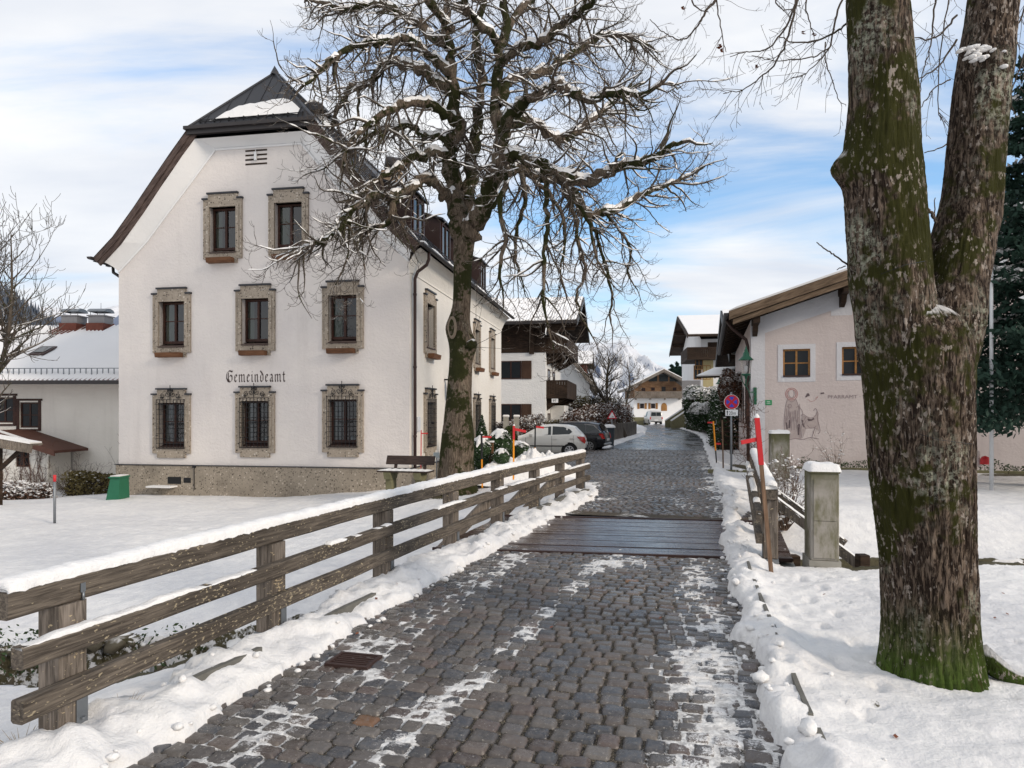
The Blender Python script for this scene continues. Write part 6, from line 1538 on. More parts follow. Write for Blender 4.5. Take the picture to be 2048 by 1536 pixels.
for a_ in (.12, aB, RA_):     # purlin ends on carved consoles
    z_ = wz(a_)+.0
    mb = MB(PF); mb.box(a_-.11, a_+.11, -1.0, .0, z_-.26, z_-.02); mb.prism([(a_-.08, -.55, z_-.26), (a_-.08, -.40, z_-.50), (a_-.08, 0, z_-.62), (a_-.08, 0, z_-.26)], (.16, 0, 0)); obj('console', mb, M['dark_wood'], ph)
for k in range(16):        # rafter tails under the street-side eave
    t_ = -.9+k; mb = MB(PF); mb.beam((aT+.05, t_, zT-.22), (.6, t_, zT-.22+slp*(.6-aT)), .12, .14); obj('rafter', mb, M['dark_wood'], ph)
mb = MB(PF); n = 8
vs = []
for t_ in (-1.1, 15.2):
    for k in range(n+1): a = math.pi*k/n; vs.append((aT-.08+math.cos(a)*.09, t_, zT-.06-math.sin(a)*.10))
mb.add(vs, [(k, k+1, n+2+k, n+1+k) for k in range(n)]+[tuple(range(n+1))]); obj('gutter', mb, M['gutter_dark'], ph)
mb = MB(PF); mb.tube([(aT-.06, .1, zT-.14), (aT+.15, .1, zT-.45), (-.16, .1, zT-.85), (-.10, .12, zT-1.1), (-.09, .12, 2), (-.09, .12, -.1)], .055, 8); obj('downpipe', mb, M['brown_metal'], ph)
a_, z_ = PF.pix(1537, 805); mb = MB(PF); mb.box(a_-.105, a_+.105, -.012, 0, z_-.085, z_+.085); sg = obj('wall_plate', mb, M['green_sign'], ph)
mb = MB(PF); mb.box(a_-.06, a_+.05, -.016, -.0125, z_+.02, z_+.035); mb.box(a_-.07, a_+.06, -.016, -.0125, z_-.03, z_-.015); obj('plate_lines', mb, M['white_paint'], sg)
for t_ in (3.2, 5.2, 7.2, 9.2): mb = MB(PF); mb.box(-.02, -.001, t_-.3, t_+.3, 1.4, 2.9); obj('side_window', mb, M['dark_glass'], ph)
# chimney seen above the barge board
mb = MB(PF); a_ = aT+2.3; mb.box(a_-.3, a_+.3, 6, 6.6, 4.8, 6.6); mb.box(a_-.4, a_+.4, 5.9, 6.7, 6.68, 6.74); obj('chimney', mb, M['roof_metal'], ph)
# faded wall painting (robed figure with halo, small horned animal) as thin strokes
def strokes(name, mat, lines, wd, y=-.004, par=ph, F=PF):
    mb = MB(F); k = 0
    for ln in lines:
        q = [PF.pix(u, v) for u, v in ln]
        q2 = smooth_path([(a, z) for a, z in q], 3) if len(q) > 2 else q
        for (a0, z0), (a1, z1) in zip(q2, q2[1:]):
            L_ = math.hypot(a1-a0, z1-z0)+1e-6; nx, nz_ = -(z1-z0)/L_*wd/2, (a1-a0)/L_*wd/2; k += 1
            mb.add([(a0-nx, y-.00003*k, z0-nz_), (a1-nx, y-.00003*k, z1-nz_), (a1+nx, y-.00003*k, z1+nz_), (a0+nx, y-.00003*k, z0+nz_)], [(0, 1, 2, 3)])
    return obj(name, mb, M[mat], par)
circ = lambda cx_, cz, r, n=14: [(cx_+math.cos(2*math.pi*k/n)*r, cz+math.sin(2*math.pi*k/n)*r) for k in range(n+1)]
mur = strokes('wall_painting', 'mural_red', [circ(1583, 788, 12), circ(1583, 788, 9)], .022)
rm = random.Random(12)
for nm_, pg in (('robe_wash', [(1575, 798), (1591, 797), (1599, 815), (1603, 878), (1569, 878), (1568, 830)]), ('animal_wash', [(1606, 830), (1622, 838), (1632, 830), (1634, 820), (1638, 845), (1637, 862), (1628, 856), (1612, 858), (1606, 875), (1602, 850)])):
    mb = MB(PF); mb.add([(PF.pix(u, v)[0], -.0033, PF.pix(u, v)[1]) for u, v in pg], [tuple(range(len(pg)))]); obj(nm_, mb, M['mural_wash'], mur)
robe = [[(1575, 797), (1571, 812), (1569, 830), (1568, 850), (1570, 875)], [(1591, 797), (1596, 810), (1599, 830), (1600, 850), (1600, 876)], [(1576, 800), (1583, 804), (1590, 800)], [(1577, 782), (1581, 778), (1587, 781), (1588, 790), (1584, 796), (1578, 791), (1577, 782)], [(1574, 812), (1579, 816), (1583, 811), (1578, 808)], [(1600, 816), (1605, 824), (1603, 840)], [(1592, 815), (1598, 812), (1601, 818)]]
for k in range(16):
    x = 1571+k*1.85+rm.uniform(-.5, .5); v0 = 806+rm.uniform(0, 40); robe.append([(x, v0), (x+rm.uniform(-1, 1), v0+10), (x+rm.uniform(-1, 1), min(877, v0+rm.uniform(15, 30)))])
strokes('painted_robe', 'mural_line', robe, .017, -.0045, mur)
an = [[(1602, 832), (1606, 828), (1613, 833), (1622, 836), (1630, 832), (1634, 822), (1630, 817), (1627, 822)], [(1634, 822), (1636, 828), (1635, 840), (1638, 850), (1640, 862), (1636, 868)], [(1612, 833), (1607, 842), (1603, 850), (1602, 862), (1604, 876)], [(1614, 850), (1620, 856), (1628, 855), (1632, 852)], [(1630, 855), (1627, 864), (1624, 874)], [(1612, 840), (1608, 850), (1612, 858)], [(1570, 877), (1580, 879), (1592, 877), (1605, 879), (1620, 875), (1638, 878)]]
strokes('painted_animal', 'mural_line', an, .02, -.005, mur)
strokes('painted_patches', 'mural_dark', [[(1613, 792), (1616, 787), (1618, 792)], [(1611, 794), (1618, 789)], [(1641, 787), (1648, 786)], [(1615, 838), (1622, 840), (1628, 837)], [(1616, 841), (1624, 840)], [(1604, 840), (1606, 850), (1609, 854)], [(1573, 845), (1574, 858)], [(1579, 840), (1578, 856)], [(1596, 850), (1597, 870)], [(1598, 848), (1597, 866)]], .05, -.0055, mur)
strokes('painted_cloud', 'mural_red', [[(1615, 798), (1622, 803), (1630, 800), (1636, 793), (1630, 797)]], .012, -.006, mur)
def text_mesh(name, body, size, xf, mat, par, ext=.003):
    cu = bpy.data.curves.new('t', 'FONT'); cu.body = body; cu.size = size; cu.align_x = 'LEFT'; to = bpy.data.objects.new('t', cu); COL.objects.link(to)
    dg = bpy.context.evaluated_depsgraph_get(); me = to.evaluated_get(dg).to_mesh(); mb = MB()
    mb.add([xf(v.co.x, v.co.y) for v in me.vertices], [tuple(p.vertices) for p in me.polygons]); to.to_mesh_clear(); bpy.data.objects.remove(to); bpy.data.curves.remove(cu)
    return obj(name, mb, M[mat], par)
a_, z_ = PF.pix(1655, 797); text_mesh('painted_lettering', 'PFARRAMT \u00b7 VOL', .165, lambda x, y: PF(a_+x*1.12, -.006, z_+y), 'mural_line', ph)
# low garden kerb and ivy bed at the foot of the wall
mb = MB(PF)
for a in np.arange(1.2, 22, 1.0): mb.box(a, a+.985, -1.2, -1.02, -.2, .10, .01)
o = obj('garden_edging', mb, M['moss_stone']); tag(o, 'low mossy stone edging of the planting bed along the pink house', 'edging')
mb = MB()
for y0 in np.arange(0, 1.6, .8): mb.beam((6.0+y0, 20.9-y0*.25, .03), (6.78+y0, 20.7-y0*.25, .03), .12, .16)
o = obj('garden_edging', mb, M['moss_stone']); tag(o, 'short mossy stone edging at the foot of the no-stopping sign post', 'edging')
# ------------------------------------------------------------------ lamps
def lamp_head(c, s, par):
    mb = MB(); mb.lathe([(.001, .62*s), (.02*s, .60*s), (.03*s, .52*s), (.055*s, .50*s), (.055*s, .44*s), (.09*s, .40*s), (.11*s, .30*s), (.23*s, .18*s), (.235*s, .165*s), (.20*s, .17*s)], 16, c, True); h = obj('lamp_cap', mb, M['green_paint'], par)
    mb = MB(); mb.lathe([(.19*s, .165*s), (.125*s, -.27*s)], 16, c); obj('lamp_glass', mb, M['lamp_glass'], h)
    mb = MB(); mb.lathe([(.13*s, -.265*s), (.15*s, -.28*s), (.14*s, -.31*s), (.05*s, -.34*s), (.035*s, -.42*s), (.001, -.44*s)], 12, c); obj('lamp_cup', mb, M['green_paint'], h)
    mb = MB(); mb.lathe([(.001, .0), (.05*s, -.03*s), (.05*s, -.16*s), (.02*s, -.24*s)], 10, c); obj('bulb', mb, M['white_paint'], h)
    return h
c = P(1492, 731, 22.2); wl = thing('wall_lamp', 'green wall lantern on a scrolled bracket at the corner of the pink house', 'lamp', c)
lamp_head(c, 1.02, wl)
b_ = Vector(PF(.12, 0, 0)); mb = MB(); q = Vector((c.x, c.y, c.z-.44)); e = Vector((b_.x, b_.y-.02, c.z-.95))
mb.tube([q, q+Vector((.0, .05, -.2)), q.lerp(e, .4)+Vector((0, 0, -.22)), e+Vector((0, 0, .12))], .022, 6); 
for s_ in (-1, 1): mb.tube([q+Vector((s_*.14, 0, .10)), q+Vector((s_*.12, 0, -.06)), q+Vector((s_*.03, 0, -.22))], .014, 5)
mb.tube([q.lerp(e, .3)+Vector((0, 0, -.25)), q.lerp(e, .55)+Vector((0, 0, -.42)), q.lerp(e, .8)+Vector((0, 0, -.35)), e+Vector((0, 0, -.12))], .013, 5)
mb.box(e.x-.05, e.x+.05, e.y-.03, e.y+.02, e.z-.3, e.z+.28); obj('bracket', mb, M['green_paint'], wl)
c = Vector((16.7, 55, 3.95)); sl = thing('street_lamp', 'green street lantern on a tall post with a dab of snow, beyond the no-stopping sign', 'street lamp', (c.x, c.y, 0))
lamp_head(c, 1.25, sl); mb = MB(); mb.lathe([(.14, 0), (.14, .9), (.09, 1.0), (.05, 1.1), (.045, 3.5), (.001, 3.5)], 10, (c.x, c.y, 0)); obj('post', mb, M['green_paint'], sl)
mb = MB(); mb.lathe([(.001, .12), (.10, .08), (.16, 0)], 10, (c.x, c.y, c.z+.72)); obj('snow_cap', mb, M['snow'], sl)
# ------------------------------------------------------------------ no-stopping sign
c = P(1463, 804, 20.7); ns = thing('road_sign', 'round red and blue no-stopping sign with a white 20 m plate on a grey post', 'sign', (c.x, c.y, 0))
mb = MB(); mb.tube([(c.x, c.y+.03, -.1), (c.x, c.y+.03, c.z+.30)], .032, 10); obj('post', mb, M['zinc'], ns)
FS = Frame((c.x, c.y), rad(-6))
def disc(r, y, n=28): return [(math.cos(2*math.pi*k/n)*r, y, c.z+math.sin(2*math.pi*k/n)*r) for k in range(n)]
mb = MB(FS); mb.prism(disc(.225, -.012), (0, .010, 0)); pl0 = obj('sign_disc', mb, M['white_paint'], ns)
mb = MB(FS); mb.add(disc(.215, -.014), [tuple(range(28))]); obj('red_ring', mb, M['sign_red'], pl0)
mb = MB(FS)
for k in range(4):
    a0 = k*math.pi/2; pts = []
    for j in range(7): a = a0-.50+j*1.0/6; pts.append((math.cos(a)*.160, -.016, c.z+math.sin(a)*.160))
    pts.append((math.cos(a0)*.045, -.016, c.z+math.sin(a0)*.045)); mb.add(pts, [tuple(range(8))])
obj('blue_field', mb, M['sign_blue'], pl0)
mb = MB(FS); mb.box(-.185, .185, -.012, -.002, c.z-.42, c.z-.235, .004); p2 = obj('plate', mb, M['white_paint'], ns)
mb = MB(FS); mb.add([(-.14, -.014, c.z-.40), (-.115, -.014, c.z-.40), (-.115, -.014, c.z-.31), (-.095, -.014, c.z-.31), (-.1275, -.014, c.z-.255), (-.16, -.014, c.z-.31), (-.14, -.014, c.z-.31)], [tuple(range(7))]); obj('arrow', mb, M['black_paint'], p2)
text_mesh('lettering', '20m', .155, lambda x, y: FS(-.085+x*.78, -.014, c.z-.39+y), 'black_paint', p2)
mb = MB(); mb.tube([(6.50, 21.0, 0), (6.47, 21.0, 1.62)], .022, 6); o = obj('marker_rod', mb, M['stick_wood']); tag(o, 'thin plain brown rod standing in the snow just left of the no-stopping sign', 'rod')
# snow-laden creeper trellis against the pink house corner
Wc = Wood(14); 
for k in range(70):
    x = 8.0+Wc.r.uniform(-.35, .12); y = 22.9+Wc.r.uniform(-.5, .3); z = Wc.r.uniform(0, 2.6)**1.0
    grow_branch(Wc, (x, y, z*.8), (Wc.r.uniform(-1, .5), Wc.r.uniform(-.4, .2), Wc.r.uniform(-.2, 1)), Wc.r.uniform(.4, .9), .010, 2, dict(cfg, rmin=.004, n=[0, 0, 0, 5], len=[0, 0, 0, .25], r=[0, 0, .008, .005]))
cp = arr_obj('creeper', np.concatenate(Wc.V['twig']), np.concatenate(Wc.F['twig']), M['creeper']); tag(cp, 'bare reddish-brown climbing plant at the street corner of the pink house', 'climbing plant')
# flag pole, small stone figure and grave light
fp = thing('flag_pole', 'slender white flag pole standing in the snow behind the linden', 'flag pole', (11.24, 16.0, 0))
mb = MB(); mb.tube([(11.24, 16, -.1), (11.23, 16, 8.6)], [.045, .032], 12); obj('pole', mb, M['flag_white'], fp); mb = MB(); mb.lathe([(.001, .07), (.05, .04), (.05, 0), (.001, -.02)], 10, (11.23, 16, 8.62)); obj('finial', mb, M['flag_white'], fp)
c = P(1970, 920, 19.2); mb = MB(); mb.lathe([(.12, -.12), (.12, .02), (.08, .09), (.001, .12)], 12, c); tag(obj('grave_light', mb, M['red_paint']), 'small red grave light in the bed by the pink wall', 'candle light')
c = P(1955, 915, 19.4); mb = MB(); mb.lathe([(.09, -.25), (.09, -.05), (.06, .0), (.075, .08), (.05, .16), (.001, .22)], 10, c); tag(obj('garden_figure', mb, M['stucco_pink']), 'small pale stone figure beside the red grave light', 'figure')
# ------------------------------------------------------------------ low building at the left edge
LF = Frame((-24, 27.0), rad(-2)); lb = thing('long_house', 'long low cream building with corrugated snow roof behind the office on the left', 'house', LF.pos())
def lz(v, Y): return EYE+(825-v)*Y/FPX
# eave v~765 at Y 26.4 ; ridge v~658 at Y 32
zE = lz(762, 25.6); zRg = lz(655, 32.0)
mb = MB(LF); hw_ = [(LF.pix(58, 830)[0], LF.pix(58, 830)[1]), (LF.pix(8, 820)[0], LF.pix(8, 820)[1])]
wall_with_holes(mb, [(-4, -2), (17, -2), (17, zE), (-4, zE)], [[(a-.38, z-.5), (a+.38, z-.5), (a+.38, z+.5), (a-.38, z+.5)] for a, z in hw_], .15); obj('front_wall', mb, M['stucco_left'], lb)
mb = MB(LF); mb.add([(17, 0, -2), (17, 10, -2), (17, 10, zE), (17, 5, zRg-.2), (17, 0, zE)], [(0, 1, 2, 3, 4)]); obj('side_wall', mb, M['stucco_left'], lb)
gable_roof_x(LF, -4, 17.4, -1.1, 11.1, 5.0, zE, zRg, .12, 'red_roof', lb, .08, .034)
mb = MB(LF)
for a in np.arange(-4, 17.2, .22): mb.box(a, a+.03, -.55, -.52, zE+.22, zE+.5)
mb.box(-4, 17.3, -.56, -.52, zE+.50, zE+.53); mb.box(-4, 17.3, -.56, -.52, zE+.24, zE+.27); obj('snow_guard', mb, M['zinc'], lb)
mb = MB(LF); mb.box(-4, 17.4, -1.22, -1.1, zE-.12, zE+.02); obj('gutter', mb, M['gutter_dark'], lb)
for a, z in hw_:
    simple_window(LF, a, z, .76, 1.0, lb, 'frame_wood', .1, True)
    mb = MB(LF); mb.box(a-.55, a+.55, -.03, -.001, z+.56, z+.64); mb.box(a-.5, a-.38, -.02, -.001, z-.55, z+.56); mb.box(a+.38, a+.5, -.02, -.001, z-.55, z+.56); mb.box(a-.5, a+.5, -.04, -.001, z-.62, z-.55); obj('window_casing', mb, M['frame_wood'], lb)
a, z = LF.pix(92, 706, 1.8); mb = MB(LF); k_ = (zRg-zE)/6.1
mb.prism([(a-.3, 1.2, zE+2.3*k_+.12), (a+.35, 1.2, zE+2.3*k_+.12), (a+.35, 2.0, zE+3.1*k_+.14), (a-.3, 2.0, zE+3.1*k_+.14)], (0, 0, .06)); obj('roof_window', mb, M['brown_metal'], lb)
mb = MB(LF); mb.quad((a-.2, 1.32, zE+2.42*k_+.21), (a+.25, 1.32, zE+2.42*k_+.21), (a+.25, 1.9, zE+3.0*k_+.215), (a-.2, 1.9, zE+3.0*k_+.215)); obj('roof_window_pane', mb, M['car_glass'], lb)
for u in (156, 209):
    a, z = LF.pix(u, 655, 5.0); zt = lz(643, 32)
    mb = MB(LF); mb.box(a-.37, a+.37, 4.4, 5.1, zRg-.6, zt+.15); mb.box(a-.42, a+.42, 4.35, 5.15, zt+.15, zt+.20); ch = obj('chimney', mb, M['grey_panel'], lb)
    mb = MB(LF); mb.box(a-.40, a+.40, 4.28, 5.0, zRg-.75, zRg-.02+.12); obj('chimney_flashing', mb, M['red_roof'], ch)
    mb = MB(LF); n = 8; vs = []
    for q_ in (a-.42, a+.42):
        for k in range(n+1): an_ = math.pi*k/n; vs.append((q_, 4.75+math.cos(an_)*.36, zt+.36+math.sin(an_)*.17))
    mb.add(vs, [(k, k+1, n+2+k, n+1+k) for k in range(n)]+[tuple(range(n+1)), tuple(range(n+1, 2*n+2))])
    for q_ in (-.33, 0, .33): mb.tube([(a+q_, 4.5, zt+.15), (a+q_, 4.5, zt+.38)], .014, 5)
    mb.tube([(a, 4.75, zt+.5), (a, 4.75, zt+.8)], .01, 4); obj('chimney_hood', mb, M['zinc'], ch)
mb = MB(LF)
for a in np.arange(LF.pix(130, 655, 5)[0], LF.pix(232, 655, 5)[0], .18):
    d_ = .5+.35*math.sin(a*2.3); mb.beam((a, 5.0, zRg+.13), (a-.0, 5.0-d_*1.6, zRg+.13-d_*1.6*k_), .07, .03)
obj('bare_ridge_tiles', mb, M['red_roof'], lb)
# annexe with brown roof and creeper
AF = Frame((-20.6, 25.6), rad(-4)); ax = thing('annexe', 'small gabled annexe with brown roof and bare red creeper at the left edge', 'annexe', AF.pos())
aR = AF.pix(92, 900)[0]; zA = AF.pix(118, 893)[1]; aP, zP_ = AF.pix(8, 866); 
mb = MB(AF); a_w, z_w = AF.pix(45, 915)
wall_with_holes(mb, [(-2.5, -2), (aR, -2), (aR, zA), (aP, zP_-.1), (-2.5, zP_-.6)], [[(a_w-.27, z_w-.35), (a_w+.27, z_w-.35), (a_w+.27, z_w+.35), (a_w-.27, z_w+.35)]], .12); obj('front_wall', mb, M['stucco_left'], ax)
mb = MB(AF); mb.quad((aR, 0, -2), (aR, 1.3, -2), (aR, 1.3, zA), (aR, 0, zA)); obj('side_wall', mb, M['stucco_left'], ax)
simple_window(AF, a_w, z_w, .54, .7, ax, 'frame_wood', .08)
for aa, za in ((aP-2.6, zP_-.65), (aR+.75, zA-.12)):
    mb = MB(AF); mb.prism([(aa, -.5, za-.1), (aa, -.5, za), (aP, -.5, zP_+.12), (aP, -.5, zP_+.02)], (0, 1.75, 0)); rs_2 = obj('roof_slope', mb, M['brown_roof'], ax)
    mb = MB(AF); mb.beam((aP, -.44, zP_+.15), ((aa*.75+aP*.25), -.44, za*.75+(zP_+.12)*.25+.03), .14, .05); obj('roof_snow', mb, M['snow'], rs_2)
mb = MB(AF); mb.prism([(aP, -.56, zP_+.12), (aR+.75, -.56, zA-.12), (aR+.75, -.56, zA-.32), (aP, -.56, zP_-.10)], (0, .05, 0)); obj('barge_board', mb, M['brown_roof'], ax)
mb = MB(AF); mb.tube([(aR+.5, -.3, zA-.1), (aR+.15, -.1, zA-.35), (aR+.12, -.06, zA-.6), (aR+.12, -.06, -1.2)], .045, 8); obj('downpipe', mb, M['stucco_left'], ax)
Wc = Wood(15)
for k in range(34):
    a = Wc.r.uniform(-1.2, aR-.1); p = AF(a, -.03, -1.0)
    z0 = -1.0; pts = []; x = a
    for j in range(9): pts.append(AF(x, -.03-.02*Wc.r.random(), z0+j*.30*Wc.r.uniform(.85, 1))); x += Wc.r.gauss(0, .09)
    pts = [p for p in pts if p[2] < zA+.25]; Wc.add('twig', pts, [.014*(1-.08*j) for j in range(len(pts))], 4)
    for j in range(1, len(pts)): 
        d = (Wc.r.gauss(0, 1), -.05, Wc.r.uniform(-.6, .6)); grow_branch(Wc, pts[j], d, Wc.r.uniform(.2, .5), .007, 2, dict(cfg, rmin=.004, wob=[0, 0, .08, .1], n=[0, 0, 0, 3], len=[0, 0, 0, .14], droop=[0]*4, up=[0]*4))
V_ = np.concatenate(Wc.V['twig']); cp = arr_obj('creeper', V_, np.concatenate(Wc.F['twig']), M['creeper']); tag(cp, 'bare red-brown creeper spread over the wall of the small brown-roofed annexe', 'climbing plant')
# open shed roof at the very edge
sh = thing('shed_roof', 'dark timber shed roof end with thin snow at the far left edge', 'shed', (-17, 19.5, 0)); a0 = P(-60, 872, 19.5); a1 = P(63, 893, 19.5)
mb = MB(); mb.beam(a0+Vector((0, 0, -.08)), a1+Vector((0, 0, -.08)), .08, .22); mb.beam(a0+Vector((0, .22, .05)), a1+Vector((0, .22, .05)), .5, .05); obj('roof', mb, M['post_wood'], sh)
mb = MB(); mb.beam(a0+Vector((0, .21, .098)), a1+Vector((-.02, .21, .098)), .5, .045); obj('roof_snow', mb, M['snow'], sh)
mb = MB(); p = P(-8, 880, 19.7); mb.box(p.x-.08, p.x+.08, p.y, p.y+.16, -1.6, p.z-.1); mb.beam((p.x, p.y+.08, p.z-.9), (p.x+.7, p.y+.08, p.z-.25), .1, .1); obj('post', mb, M['dark_wood'], sh)
# green salt bin
c = P(224, 985, 20.6); mb = MB(); x0, x1 = c.x-.14, c.x+.20; y = c.y
mb.add([(x0-.06, y, c.z-.3), (x1, y, c.z-.3), (x1, y+.6, c.z-.3), (x0-.06, y+.6, c.z-.3), (x0+.06, y+.05, c.z+.42), (x1, y+.05, c.z+.42), (x1, y+.55, c.z+.42), (x0+.06, y+.55, c.z+.42)], [(0,3,2,1),(4,5,6,7),(0,1,5,4),(1,2,6,5),(2,3,7,6),(3,0,4,7)])
gb = thing('grit_bin', 'green plastic grit bin at the left corner of the cream office', 'bin', (c.x, c.y, c.z)); obj('body', mb, M['green_plastic'], gb)
mb = MB(); mb.box(x0+.02, x1+.03, y, y+.6, c.z+.42, c.z+.47, .015); obj('lid', mb, M['green_plastic'], gb); mb = MB(); mb.box(x0+.05, x1, y+.04, y+.56, c.z+.471, c.z+.50, .01); obj('snow_cap', mb, M['snow'], gb)
# ------------------------------------------------------------------ bench
bx, by, bz = -2.70, 17.35, -.06; BNF = Frame((bx, by), rad(-13)); bn = thing('park_bench', 'dark brown park bench with snow on its seat in front of the cream office', 'bench', (bx, by, bz))
for a in (-.40, .40):
    mb = MB(BNF); mb.box(a-.09, a+.09, -.15, .15, bz-.15, bz+.22, .01); mb.prism([(a-.09, -.30, bz+.40), (a-.09, .26, bz+.40), (a-.09, .18, bz+.22), (a-.09, -.22, bz+.22)], (.18, 0, 0)); obj('leg', mb, M['moss_stone'], bn)
    mb = MB(BNF); mb.beam((a, .26, bz+.38), (a, .40, bz+.77), .07, .05, (0, -1, 0)); obj('back_support', mb, M['bench_wood'], bn)
for k in range(3): mb = MB(BNF); mb.box(-.68, .68, -.27+k*.18, -.11+k*.18, bz+.402, bz+.445, .006); obj('seat_slat', mb, M['bench_wood'], bn)
mb = MB(BNF); q0 = (.30, bz+.60); q1 = (.40, bz+.88); mb.prism([(-.66, .30, bz+.56), (-.66, .27, bz+.57), (-.66, .36, bz+.79), (-.66, .39, bz+.78)], (1.32, 0, 0)); obj('backrest', mb, M['bench_wood'], bn)
mb = MB(BNF); mb.smooth = True; nx, ny = 30, 7
mb.add([(-.68+1.36*i/(nx-1), -.28+.50*j/(ny-1), bz+.44+.035*min(1, 2.5*min(j, ny-1-j)/(ny-1)+.15, 8*min(i, nx-1-i)/(nx-1)+.1)*(1+.3*math.sin(i*1.7))) for i in range(nx) for j in range(ny)], [(i*ny+j, (i+1)*ny+j, (i+1)*ny+j+1, i*ny+j+1) for i in range(nx-1) for j in range(ny-1)]); obj('seat_snow', mb, M['snow'], bn)
c = P(873, 925, 18.2); gs = thing('garden_label', 'small pale blue label on a thin grey stake left of the chestnut trunk', 'label', (c.x, c.y, -.1)); mb = MB(); mb.tube([(c.x, c.y, -.2), (c.x, c.y, c.z+.25)], .012, 6); obj('stake', mb, M['zinc'], gs)
mb = MB(); mb.box(c.x-.08, c.x+.08, c.y-.015, c.y-.005, c.z+.13, c.z+.27); obj('panel', mb, M['pot_white'], gs)
# ------------------------------------------------------------------ white house with dark timber storey (mid distance)
def balcony(F, a0, a1, t0, t1, z0, h, par, mat='dark_wood', gap=False):
    mb = MB(F); mb.box(a0, a1, t0, t1, z0-.12, z0); b = obj('balcony', mb, M[mat], par)
    mb = MB(F)
    for k in (z0, z0+h-.1): mb.box(a0, a0+.06, t0, t1, k, k+.1); mb.box(a1-.06, a1, t0, t1, k, k+.1); mb.box(a0+.06, a1-.06, t0, t0+.06, k, k+.1); mb.box(a0+.06, a1-.06, t1-.06, t1, k, k+.1)
    st = .16
    for x in np.arange(a0+.03, a1-.1, st): mb.box(x, x+st*(.75 if gap else .94), t0+.012, t0+.04, z0+.1, z0+h-.1); mb.box(x, x+st*(.75 if gap else .94), t1-.04, t1-.012, z0+.1, z0+h-.1)
    for x in np.arange(t0+.07, t1-.1, st): mb.box(a1-.04, a1-.012, x, x+st*(.75 if gap else .94), z0+.1, z0+h-.1); mb.box(a0+.012, a0+.04, x, x+st*(.75 if gap else .94), z0+.1, z0+h-.1)
    obj('balustrade', mb, M[mat], b); return b
GA = rad(-10); g0 = P(1091, 825, 42); GF = Frame((g0.x, g0.y), GA); gh = thing('balcony_house', 'white house with dark timber upper storey, deep eaves and carved balconies behind the white hatchback', 'house', GF.pos())
Zp = lambda u, v, t=0: GF.pix(u, v, t)
zw = Zp(1080, 705)[1]; zre = Zp(1080, 641, -1.3)[1]; zrr = Zp(1080, 597, 4.6)[1]; aOv = Zp(1153, 640, -1.3)[0]
mb = MB(GF); mb.box(-9, 0, 0, 9.2, -1, zw); obj('walls', mb, M['stucco_house'], gh)
mb = MB(GF); mb.box(-9.02, .02, -.03, 9.2, zw, zre-.15); mb.add([(.02, -.03, zre-.2), (.02, 9.2, zre-.2), (.02, 4.6, zrr-.2)], [(0, 1, 2)])
for k in range(9): zz_ = zw+(zre-zw)*k/9; mb.box(-9, 0, -.045, -.031, zz_+.02, zz_+(zre-zw)/9-.02)
mb.box(-1.0, -.7, -.12, -.05, zw-.1, zre-.16); obj('timber_storey', mb, M['dark_wood'], gh)
gable_roof_x(GF, -9.6, aOv, -1.3, 10.5, 4.6, zre, zrr, .20, 'dark_wood', gh, .07, .025)
mb = MB(GF); mb.box(-9.6, aOv, -1.42, -1.3, zre-.20, zre-.02); mb.prism([(aOv, -1.35, zre-.35), (aOv, 4.6, zrr-.32), (aOv, 4.6, zrr-.02), (aOv, -1.35, zre-.02)], (.06, 0, 0)); mb.prism([(aOv, 10.5, zre-.35), (aOv, 4.6, zrr-.32), (aOv, 4.6, zrr-.02), (aOv, 10.5, zre-.02)], (.06, 0, 0)); obj('fascia', mb, M['gutter_dark'], gh)
for t_ in (-.9, 2, 4.6, 7.4): 
    mb = MB(GF); zt_ = zre-.2+(zrr-zre)*(1-abs(t_-4.6)/5.9); mb.box(.0, aOv-.05, t_-.12, t_+.12, zt_-.32, zt_-.02); mb.box(0, aOv*.6, t_-.1, t_+.1, zt_-.6, zt_-.321); obj('purlin', mb, M['dark_wood'], gh)
for (uc, vc, w_, h_) in ((1022, 740, 1.30, 1.12), (1022, 826, 1.30, 1.12)):
    a, z = Zp(uc, vc); simple_window(GF, a, z, w_, h_, gh, 'frame_wood', -.01, 'v')
    mb = MB(GF); mb.quad((a-w_/2+.08, .0, z-h_/2+.1), (a-w_/2+.35, .0, z-h_/2+.1), (a-w_/2+.28, .0, z+h_/2-.1), (a-w_/2+.08, .0, z+h_/2-.1)) if False else mb.box(a+w_/2+.02, a+w_/2+.64, -.06, -.005, z-h_/2, z+h_/2); obj('shutter', mb, M['shutter_wood'], gh)
b1z = Zp(1095, 807)[1]; b2z = Zp(1095, 735)[1]
